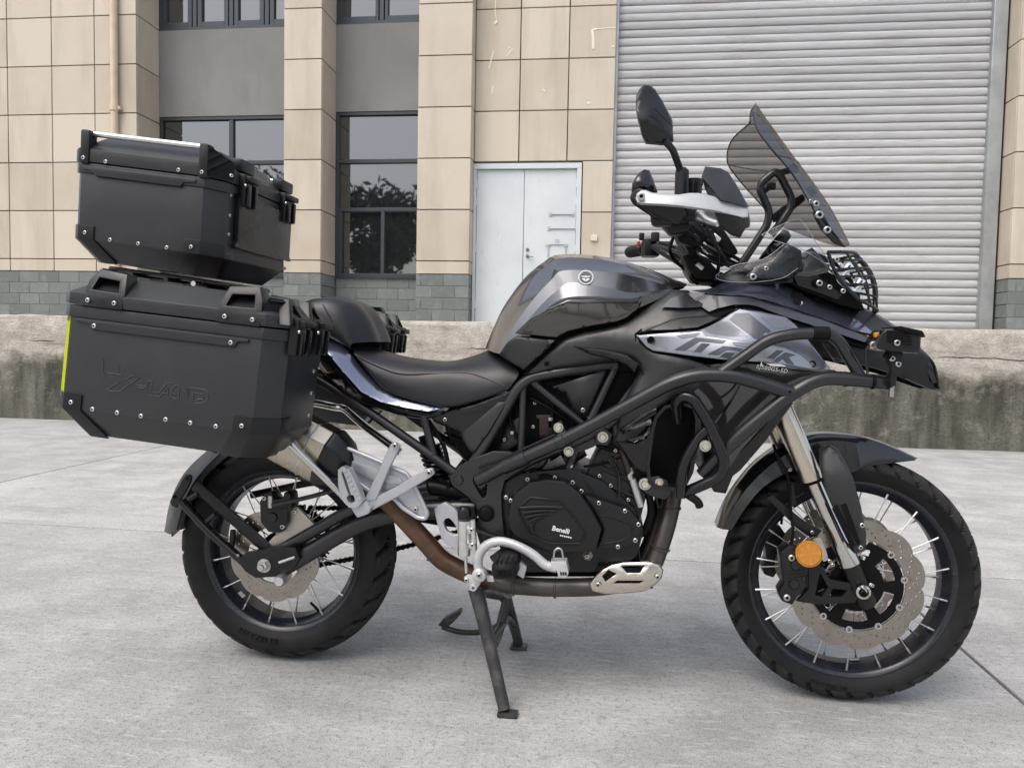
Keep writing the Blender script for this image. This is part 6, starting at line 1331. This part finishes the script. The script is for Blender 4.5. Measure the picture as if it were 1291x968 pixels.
for pts, r_ in (([(848, 282, -.22), (866, 300, -.15), (890, 322, -.10), (930, 340, -.09)], .005), ([(858, 284, -.24), (880, 304, -.16), (905, 326, -.12), (948, 344, -.10)], .004), ([(862, 276, -.26), (884, 292, -.2), (902, 306, -.16), (915, 330, -.12)], .0035), ([(836, 312, .18), (856, 320, .08), (884, 334, .02), (915, 348, 0)], .005), ([(830, 318, .2), (850, 330, .1), (876, 346, .03)], .004), ([(888, 284, -.28), (898, 300, -.22), (908, 320, -.15), (905, 342, -.1)], .0045), ([(875, 330, -.06), (868, 348, -.06), (880, 358, -.05)], .005)): ptube('cable', pts, r_, 'plastic_satin', moto, .05, 8)
for q, m_ in (((890, 316, -.112), 'steel'), ((882, 336, -.08), 'steel'), ((903, 300, -.17), 'alu'), ((878, 300, -.17), 'engine_black')): box('cable_joint', U(*q), (.022, .014, .012), m_, moto, Matrix.Rotation(.7, 3, 'Y'), bevel=.003)
# hand guards
HG = [(801, 250, -.478), (822, 243, -.472), (820, 258, -.486), (870, 243, -.462), (870, 262, -.480), (905, 249, -.438), (905, 267, -.458), (943, 262, -.395), (943, 274, -.412)]
gs = panel('hand_guard', [(801.5, 250), (803, 244), (808, 239.5), (814, 239.5), (822, 243), (838, 244.5), (855, 245.5), (869, 243.5), (880, 243.5), (892, 245.5), (915, 252), (943, 262), (944, 268), (943, 274), (937, 275), (901, 266), (861, 260.5), (830, 258), (816, 257.5), (808, 257), (803.5, 255)],
    HG, 'white_metal', moto, edge=2.5, drop=.006, thick=.014, step=4)
bolt(808.5, 248, -.486, .0085, gs, 'steel')
GU = [(885, 222, -.418), (908, 252, -.448), (900, 211, -.385), (889, 210, -.392), (918, 217, -.368), (944, 261, -.398), (925, 240, -.410)]
panel('guard_shell', [(885, 222), (889, 210), (908, 212), (918, 217), (931, 237), (944, 261), (909, 252.5), (886, 225)], GU, 'matte_dark', gs, edge=1.2, drop=.003, thick=.006, step=5)
panel('guard_shell', [(885, 222), (909, 252.5), (894, 249), (889, 237)], [(885, 222, -.416), (909, 252, -.447), (894, 249, -.425), (889, 237, -.412)], 'plastic_black', gs, edge=1, drop=.002, thick=.006, step=5)
panel('guard_shell', [(900, 266), (920, 271), (938, 275), (944, 268), (946, 280), (945, 286), (940, 288), (933, 300), (922, 296), (908, 286)], [(900, 266, -.445), (944, 268, -.398), (933, 300, -.392), (908, 286, -.430), (930, 280, -.425)], 'plastic_black', gs, edge=3, drop=.006, thick=.006, step=5)
panel('guard_shell', [(796, 243), (797, 231), (804, 219), (812, 213.5), (819, 215), (824, 227), (829, 242), (824, 243), (815, 239), (806, 240), (802, 256), (798, 252)], [(796, 243, -.45), (812, 214, -.44), (829, 242, -.43), (810, 230, -.462)], 'plastic_gloss', gs, edge=3, drop=.008, thick=.006, step=5)
panel('guard_shell', [(806, 257), (830, 258.5), (862, 261), (866, 270), (856, 282), (842, 280), (824, 272)], [(806, 257, -.465), (862, 261, -.455), (842, 280, -.44)], 'plastic_black', gs, edge=3, drop=.006, thick=.006, step=5)
# mirror
mr = panel('mirror', [(812, 107), (820, 108), (826, 113), (833, 124), (842, 140), (848, 152), (849, 178), (842, 181), (836, 182), (814, 180), (810, 172), (804, 150), (802, 138), (802, 122), (806, 113)], [(812, 107, -.385), (833, 124, -.375), (848, 165, -.375), (814, 180, -.405), (802, 130, -.412), (822, 142, -.414), (838, 150, -.396), (830, 165, -.408)], 'plastic_satin', moto, edge=1.5, drop=.007, thick=.012, step=5)
tube('mirror_crease', [U(825, 137, -.428), U(848, 160, -.398)], .0012, 'plastic_black', mr, .01, 6)
ptube('mirror_stalk', [(838, 178, -.385), (848, 188, -.38), (858, 216, -.345), (859, 226, -.34)], .0078, 'tube_gloss', moto, .03, 12)
turned('mirror_stalk', [(0, .062), (.009, .062), (.0145, .056), (.0150, .05), (.0150, -.02), (0, -.02)], U(859, 248, -.34), 'plastic_black', moto, 20, 'Z')
# ================================================================== LUGGAGE CASES
def case_frame(o, a, h, y):
    O, A, H = U(*o, y), U(*a, y), U(*h, y); ua = (A-O).normalized(); uh = (H-O); uh = (uh - ua*uh.dot(ua)).normalized() if False else uh.normalized()
    return O, ua, uh, (A-O).length, (H-O).length
def ring(bm, plan, h, pos): return [bm.verts.new(pos(a, w, h)) for a, w in plan]
def stack(bm, rings, capb=True, capt=True):
    for A, B in zip(rings, rings[1:]):
        n = len(A)
        for k in range(n): bm.faces.new((A[k], A[(k+1) % n], B[(k+1) % n], B[k]))
    if capb: bm.faces.new(rings[0][::-1])
    if capt: bm.faces.new(rings[-1])
def plan(a0, a1, w0, w1, c0, c1=None, c2=None):
    """outline seen from above: chamfers at the outer corners, small ones inside"""
    c1 = c0 if c1 is None else c1; c2 = .012 if c2 is None else c2
    return [(a0, w0+c0), (a0+c0, w0), (a1-c1, w0), (a1, w0+c1), (a1, w1-c2), (a1-c2, w1), (a0+c2, w1), (a0, w1-c2)]
def inset(p, d, cx, cw): 
    return [(a + (d if a < cx else -d), w + (d if w < cw else -d)) for a, w in p]
def build_case(root, fr, side, spec, mirror=False):
    O, ua, uh, L, H = fr; sg = -1 if mirror else 1
    def pos(a, w, h):
        p = O + ua*a + uh*h; return Vector((p.x, (p.y+w)*sg, p.z))
    def px_on(px, py, w=0.0):       # photo pixel -> (a, h) on the outer face
        p = U(px, py, O.y+w) - O; p.y = 0; den = ua.x*uh.z-ua.z*uh.x
        return (p.x*uh.z-p.z*uh.x)/den, (ua.x*p.z-ua.z*p.x)/den
    out = Vector((0, -sg, 0)); c0, c1, W = spec['c0'], spec['c1'], spec['W']; c2 = spec.get('c2', .012)
    a0, a1 = -c0, L+c1; cx, cw = (a0+a1)/2, W/2
    P = plan(a0, a1, 0, W, c0, c1, c2); hb_ = spec['hb']
    Lr = R(0)
    # body with its drawn-in foot
    bm = bmesh.new(); stack(bm, [ring(bm, inset(P, spec['foot'], cx, cw), hb_, pos), ring(bm, P, 0, pos), ring(bm, P, H, pos)])
    body = fin(bm, 'body', 'case_black', root, 25, bevel=.003, bsegs=2)
    # lid: overhanging band, sloping top
    lt = spec['lid']; Pb = inset(P, -.006, cx, cw); Pt = inset(P, .052, cx, cw)
    bm = bmesh.new(); stack(bm, [ring(bm, Pb, H+.004, pos), ring(bm, Pb, H+lt*.42, pos), ring(bm, inset(P, .002, cx, cw), H+lt*.50, pos), ring(bm, Pt, H+lt, pos)])
    lid = fin(bm, 'lid', 'case_black', root, 25, bevel=.004, bsegs=2)
    bm = bmesh.new(); stack(bm, [ring(bm, inset(P, -.004, cx, cw), H-.024, pos), ring(bm, inset(P, -.004, cx, cw), H+.001, pos)]); fin(bm, 'rim_band', 'case_black', root, 25, bevel=.002)
    def slab(name, pts, w, t, mat, par, bevel=.003, holes=()):   # plate lying on the outer face, (a, h) outline
        bm = bmesh.new(); plate(bm, pts, holes, lambda a, h, d: pos(a, w+d, h), t); bmesh.ops.dissolve_limit(bm, angle_limit=.01, verts=bm.verts, edges=bm.edges); return fin(bm, name, mat, par, 30, bevel=bevel)
    def lug(ca, cw_, ch, sa, sw, sh, par, name, mat='plastic_black', bevel=.004):
        bm = bmesh.new(); vs_ = [bm.verts.new(pos(ca+x*sa, cw_+y*sw, ch+z*sh)) for x, y, z in ((-.5, -.5, -.5), (.5, -.5, -.5), (.5, .5, -.5), (-.5, .5, -.5), (-.5, -.5, .5), (.5, -.5, .5), (.5, .5, .5), (-.5, .5, .5))]
        for f_ in ((0, 1, 2, 3), (7, 6, 5, 4), (0, 4, 5, 1), (1, 5, 6, 2), (2, 6, 7, 3), (3, 7, 4, 0)): bm.faces.new([vs_[k] for k in f_])
        return fin(bm, name, mat, par, 30, bevel=bevel)
    def screw(a, h, w=-.001, par=None, r=.0052, ax=None): bolt(0, 0, 0, r, par or body, 'rivet_steel', 'rivet', c=pos(a, w, h), ax=ax or out)
    # plastic corners at the foot, wrapped round the chamfers
    for (ca, cc, s) in ((0, c0, -1), (L, c1, 1)):
        e = .045
        bm = bmesh.new(); rows_ = []; ft = spec['foot']
        for h, d in ((.036, 0), (.0, 0), (hb_-.004, ft)):
            lp_ = [(ca-s*e-s*d, d-.004), (ca-s*d, d-.004), (ca+s*cc-s*d+s*.003, cc+d-.003), (ca+s*cc-s*d+s*.004, cc+d+e)]
            rows_.append([bm.verts.new(pos(a, w, h)) for a, w in lp_])
        loop = range(4)
        for A, B in zip(rows_, rows_[1:]):
            for k in range(len(loop)-1): bm.faces.new((A[k], A[k+1], B[k+1], B[k]))
        bmesh.ops.recalc_face_normals(bm, faces=bm.faces); bmesh.ops.solidify(bm, geom=bm.faces, thickness=.004)
        cg = fin(bm, 'corner_guard', 'plastic_black', body, 25, bevel=.0015); screw(ca-s*.022, .016, -.006, cg)
    return dict(pos=pos, px=px_on, body=body, lid=lid, slab=slab, lug=lug, screw=screw, L=L, H=H, out=out, a0=a0, a1=a1, W=W, sg=sg, lt=lt, c0=c0, c1=c1)
M('rivet_steel', (0.68, 0.68, 0.66), 0.3, metal=0.8)
M('case_emboss', (0.030, 0.031, 0.034), 0.5)
def latch(K, a, h, w, face, par):
    """hasp on the end of a lid: plate, lever, punched bars"""
    pos, sg = K['pos'], K['sg']
    o = K['lug'](a+.012, w, h, .022, .070, .085, par, 'latch', 'plastic_black', .005)
    K['lug'](a+.026, w-.018, h-.012, .012, .014, .060, o, 'latch_bar', 'plastic_satin', .004); K['lug'](a+.026, w+.018, h-.012, .012, .014, .060, o, 'latch_bar', 'plastic_satin', .004)
    K['lug'](a+.022, w, h+.030, .03, .060, .016, o, 'latch_bar', 'plastic_black', .004)
    bolt(0, 0, 0, .0045, o, 'rivet_steel', 'rivet', c=pos(a+.024, w-.030, h+.012), ax=(1, 0, -.1))
def handle(K, a, flip, par):
    """moulded carrying handle on the outer top edge of the lid, with open grip"""
    H, lt, pos = K['H'], K['lt'], K['pos']; L2 = .105
    bm = bmesh.new()
    outl = [(a-L2/2, -.004), (a+L2/2, -.004), (a+L2/2, .034), (a+L2/2*.78, .078), (a-L2/2*.55, .084), (a-L2/2*.85, .055)]
    if flip: outl = [(2*a-x, y) for x, y in outl][::-1]
    hole = [(a-L2*.29, .036), (a+L2*.34, .034), (a+L2*.27, .060), (a-L2*.22, .064)]
    if flip: hole = [(2*a-x, y) for x, y in hole][::-1]
    def pl(x, h, d): return pos(x, -.010+d+max(0, h-.020)*.42, H+.006+h)
    plate(bm, outl, [hole], pl, .040); bmesh.ops.dissolve_limit(bm, angle_limit=.01, verts=bm.verts, edges=bm.edges)
    o = fin(bm, 'handle', 'plastic_black', par, 25, bevel=.004, bsegs=2)
    for s in (-.30, .32): K['screw'](a+s*L2, H+.016, -.0115, o)
    return o
def side_case(mirror, label):
    fr = case_frame((80, 514), (317, 547), (92, 385), -.47); O = fr[0]
    root = thing('side_case', label, 'luggage case', (O.x+.22, (-.34 if not mirror else .34), O.z-.05), 'side cases on the motorcycle')
    K = build_case(root, fr, 0, dict(c0=.040, c1=.045, W=.24, hb=-.062, foot=.045, lid=.074), mirror)
    K['fr'] = fr
    L, H, pos = K['L'], K['H'], K['pos']
    # stiffening rail below the lid
    K['slab']('rail', [(.055, H-.049), (L-.060, H-.049), (L-.053, H-.036), (L-.028, H-.034), (L-.028, H-.027), (.012, H-.027), (.012, H-.034), (.045, H-.037)], -.006, .008, 'case_black', K['body'], .003)
    for a in (.062, L-.068): K['screw'](a, H-.040, -.007)
    for (x, y) in ((116, 526), (147, 531), (177, 535.5), (208, 540), (239, 545), (271, 550)):
        a, h = K['px'](x, y); K['screw'](a, max(h, .006))
    for h in (.03, .085, .14): 
        bolt(0, 0, 0, .0052, K['body'], 'rivet_steel', 'rivet', c=pos(L+K['c1']+.001, .20, h), ax=(1, 0, -.1))
    handle(K, .075, False, K['lid']); handle(K, L-.055, True, K['lid'])
    # ribbed triangle corner and latch at the front of the lid
    for (w, sc) in ((.055, 1), (.165, 1)):
        bm = bmesh.new(); t0 = [(w-.05, H+.012), (w+.05, H+.012), (w+.01, H+.070), (w-.015, H+.070)]; ho = [(w-.028, H+.022), (w+.026, H+.022), (w+.002, H+.056), (w-.006, H+.056)]
        plate(bm, t0, [ho], lambda x, h, d: pos(L+K['c1']+.014-d-max(0, h-H-.02)*.5, x, h), .026); bmesh.ops.dissolve_limit(bm, angle_limit=.01, verts=bm.verts, edges=bm.edges); fin(bm, 'lid_corner', 'plastic_black', K['lid'], 25, bevel=.003)
        latch(K, L+K['c1'], H-.012, w+.012, 0, K['body'])
    cc = [pos(L-.01, -.009, H+.012), pos(L+.05, .040, H+.012), pos(L+.03, .045, H+.068), pos(L+.0, .012, H+.068)]
    bm = bmesh.new(); v = [bm.verts.new(p) for p in cc]; bm.faces.new(v); bmesh.ops.solidify(bm, geom=bm.faces, thickness=.006); fin(bm, 'lid_corner', 'plastic_black', K['lid'], 25, bevel=.002)
    for i in range(3):
        a_, b_ = cc[i], cc[i+1]
        bm = bmesh.new(); o3 = K['out']*.003; m_ = (cc[0]+cc[1]+cc[2]+cc[3])/4; sweep(bm, [lerp(a_, m_, .22)+o3, lerp(b_, m_, .22)+o3], .0035, 6); fin(bm, 'lid_rib', 'plastic_satin', K['lid'])
    # yellow reflective strip on the rear chamfer
    bm = bmesh.new(); rows_ = [[bm.verts.new(pos(-K['c0']*t-.0016*.7, K['c0']*t-.0016, h)) for t in (.06, .95)] for h in (.016, H-.012)]
    bm.faces.new((rows_[0][0], rows_[0][1], rows_[1][1], rows_[1][0])); bmesh.ops.solidify(bm, geom=bm.faces, thickness=.0008); ty = fin(bm, 'reflective_strip', 'tape_yellow', K['body'])
    for hh in (H-.03, .03):
        bm = bmesh.new(); bm.faces.new([bm.verts.new(pos(-K['c0']*t-.0035*.7, K['c0']*t-.0035, hh+d)) for t, d in ((.3, -.006), (.7, -.006), (.7, .006), (.3, .006))]); fin(bm, 'strip_mark', 'dark_mark', ty)
    # embossed maker's name
    def emb(polys, nm='embossed_name', r_=.0015):
        bm = bmesh.new()
        for p_ in polys: sweep(bm, [pos(*((lambda q: (q[0], -.0004, q[1]))(K['px'](x, y)))) for x, y in p_], r_, 6, True, squash=.65)
        fin(bm, nm, 'case_emboss', K['body'], 40)
    z5 = lambda pts: [(120+a/7.594, 450+b/7.594) for a, b in pts]
    emb([z5(p_) for p_ in (
        [(130, 152), (255, 172)], [(295, 218), (350, 182), (425, 192), (235, 332), (150, 325)], [(105, 318), (225, 248)], [(235, 332), (315, 268)], [(105, 318), (150, 325)],
        [(400, 270), (490, 280)], [(410, 292), (480, 300)], [(510, 230), (545, 235), (535, 335), (610, 345), (690, 250), (720, 256)], [(505, 232), (495, 360), (620, 380), (650, 345), (690, 300), (695, 350)], [(640, 345), (700, 352), (698, 300)],
        [(735, 385), (745, 300), (775, 268), (805, 272), (800, 400), (770, 398), (735, 385)], [(745, 345), (772, 355)], [(880, 405), (900, 292), (1040, 310), (1085, 350), (1075, 420), (1020, 445), (930, 440), (945, 345), (1030, 358), (1035, 405), (975, 402)], [(820, 275), (875, 345), (885, 300)])])
    emb([z5([(80, 15), (75, 130), (110, 205)])], 'embossed_mark', .0009); emb([z5([(215, 60), (230, 150)])], 'embossed_mark', .0007)
    return K
Kr = side_case(False, 'matt black side case with raised lettering and a yellow strip, above the silencer')
Kl = side_case(True, 'black side case mostly hidden behind the seat, only latches and corner showing')
# carriers that hold the cases
for s in (-1, 1):
    tube('case_carrier', [Vector((.10, s*.215, .76)), Vector((.16, s*.205, .86)), Vector((.12, s*.15, .90))], .009, 'tube_black', moto, .03, 10)
    tube('case_carrier', [Vector((-.30, s*.218, .80)), Vector((-.28, s*.215, .92)), Vector((.10, s*.215, .90))], .009, 'tube_black', moto, .03, 10)
# ---- top case
fr = case_frame((99, 300), (252, 321), (103, 205.5), -.215); O = fr[0]
tcase = thing('top_case', 'matt black top case with a silver rail along its lid, highest on the motorcycle', 'luggage case', (O.x+.2, 0, O.z-.06))
K = build_case(tcase, fr, 0, dict(c0=.022, c1=.042, W=.43, hb=-.052, foot=.042, lid=.088, c2=.035), False)
L, H, pos, px_on = K['L'], K['H'], K['pos'], K['px']
K['slab']('rail', [(.045, H-.030), (L-.060, H-.030), (L-.050, H-.018), (L-.018, H-.016), (L-.018, H-.006), (.010, H-.006), (.010, H-.016), (.035, H-.019)], -.008, .010, 'case_black', K['body'], .003)
for (x, y) in ((136, 205), (227.5, 215.5)):
    a, h = px_on(x, y); K['screw'](a, h, -.009)
for (x, y) in ((139, 305.5), (174.5, 310), (210.5, 314.5)):
    a, h = px_on(x, y); K['screw'](a, max(h, .006))
# front face: pressed cushion, rivets, latches
c1 = K['c1']; Lf = L+c1
bm = bmesh.new(); o_ = smooth2d([(.10, .035), (.40, .035), (.405, .05), (.405, .165), (.40, .175), (.10, .175), (.085, .165), (.085, .05)], 3)
plate(bm, o_, [], lambda w, h, d: pos(Lf+.016-d, w, h), .018); bmesh.ops.dissolve_limit(bm, angle_limit=.01, verts=bm.verts, edges=bm.edges); fin(bm, 'back_pad', 'plastic_satin', K['body'], 30, bevel=.006, bsegs=3)
for h in (.012, .065, .115, .168): 
    bolt(0, 0, 0, .0050, K['body'], 'rivet_steel', 'rivet', c=pos(Lf+.001, .062, h), ax=(1, 0, -.12)); bolt(0, 0, 0, .0050, K['body'], 'rivet_steel', 'rivet', c=pos(Lf+.001, .412, h), ax=(1, 0, -.12))
for w in (.125, .375): latch(K, Lf, H-.004, w, 0, K['body'])
# lid corners carry the silver rail
def tower(a, w, s):
    o = K['lug'](a, w+.012, H+.042, .026, .034, .088, K['lid'], 'rail_post', 'plastic_black', .007); K['screw'](a, H+.012, w-.0065, o); return o
px0, px1 = px_on(110, 180)[0], px_on(259, 195)[0]
tower(px0, -.006, 1); tower(px1, -.006, 1); tower(px0, .405, 1); tower(px1, .405, 1)
for w in (.012, .418):
    bm = bmesh.new(); sweep(bm, [pos(px0+.008, w, H+.080), pos(px1-.008, w, H+.080)], .0075, 12); fin(bm, 'lid_rail', 'alu', K['lid'])
bm = bmesh.new(); v = [pos(px1+.012, -.008, H+.006), pos(px1+.012, -.008, H+.082), pos(px1+.055, .045, H+.055), pos(px1+.058, .045, H+.006)]; bm.faces.new([bm.verts.new(p) for p in v]); bmesh.ops.solidify(bm, geom=bm.faces, thickness=.010); fin(bm, 'lid_corner', 'plastic_black', K['lid'], 25, bevel=.003)
bolt(0, 0, 0, .005, K['lid'], 'rivet_steel', 'rivet', c=pos(px1+.054, .036, H+.020), ax=(.75, -.65, 0))
for w in (.125, .375): K['lug'](Lf-.004, w, H+.060, .035, .075, .034, K['lid'], 'lid_corner', 'plastic_black', .007)
# carrier plate between top case and tail
rp = box('luggage_rack', pos(.20, .215, -.066), (.36, .24, .012), 'tube_black', moto, Matrix.Rotation(R(7), 3, 'Y'), bevel=.004)
for w in (.14, .29):
    tube('rack_rail', [pos(.02, w, -.078), pos(.34, w, -.078), pos(.42, w, -.14)], .009, 'tube_black', rp, .03, 10)
for a in (.03, .12, .22, .30): tube('rack_bar', [pos(a, .05, -.076), pos(a, .38, -.076)], .007, 'chrome' if a in (.03, .30) else 'tube_black', rp, .02, 10)
for s in (-1, 1): tube('rack_stay', [pos(.30, .215+s*.09, -.08), Vector((.02, s*.11, .93)), Vector((.14, s*.11, .885))], .010, 'tube_black', moto, .05, 10)
box('tail_lamp', Vector((-.14, 0, .90)), (.05, .20, .06), 'red_plastic', moto, bevel=.012)
box('tail_cowl', Vector((-.02, 0, .90)), (.24, .20, .07), 'plastic_black', moto, Matrix.Rotation(R(-4), 3, 'Y'), bevel=.02)
# ================================================================== TREES across the yard, behind the camera (seen in the windows and the paint)
M('bark', (0.10, 0.075, 0.055), 0.9, noise_scale=14, noise_amt=0.3)
M('leaf', (0.055, 0.085, 0.035), 0.6, noise_scale=1.2, noise_amt=0.35)
def tree(x, y, h, label, seed):
    h *= 1.14
    rnd = random.Random(seed); root = thing('tree', label, 'tree', (x, y, 0), 'trees across the yard')
    bm = bmesh.new(); top = Vector((x+rnd.uniform(-.4, .4), y, h*.62)); base = Vector((x, y, -.05))
    path = [base, lerp(base, top, .35)+Vector((rnd.uniform(-.2, .2), 0, 0)), lerp(base, top, .7), top]; sweep(bm, catmull(path, 4), [h*.024, h*.018, h*.012, h*.006], 8)
    tips = [top]
    for k in range(9):
        a = rnd.uniform(0, 6.28); s = lerp(base, top, rnd.uniform(.42, .95)); e = s+Vector((math.cos(a), math.sin(a), rnd.uniform(.35, .9)))*h*rnd.uniform(.16, .27); tips.append(e); sweep(bm, catmull([s, lerp(s, e, .5)+Vector((0, 0, h*.02)), e], 3), [h*.009, h*.003], 6)
    fin(bm, 'trunk', 'bark', root)
    bm = bmesh.new()
    cl = [(t+Vector((rnd.uniform(-1, 1), rnd.uniform(-1, 1), rnd.uniform(-.3, 1)))*h*.05, h*rnd.uniform(.10, .17)) for t in tips for _ in range(2)]
    for c, r in cl:
        for _ in range(170):
            d = Vector((rnd.gauss(0, 1), rnd.gauss(0, 1), rnd.gauss(0, 1))).normalized()*r*rnd.random()**.45; d.z *= .8; p = c+d; s = rnd.uniform(.18, .36)
            u = Vector((rnd.gauss(0, 1), rnd.gauss(0, 1), rnd.gauss(0, 1))).normalized(); v = u.orthogonal().normalized()
            bm.faces.new([bm.verts.new(q) for q in (p-u*s, p+v*s*.5, p+u*s, p-v*s*.5)])
    fin(bm, 'crown', 'leaf', root)
for k, (x, y, h) in enumerate(((-15.5, -24, 12.2), (-9.5, -26, 13.4), (-4.0, -25, 11.8), (2.5, -27, 13.0), (9.0, -25, 12.4), (15.5, -26, 11.8), (-22, -27, 13.0), (-28.5, -25, 12.4))):
    tree(x, y, h, 'leafy green tree across the yard, mirrored in the factory windows', 20+k)
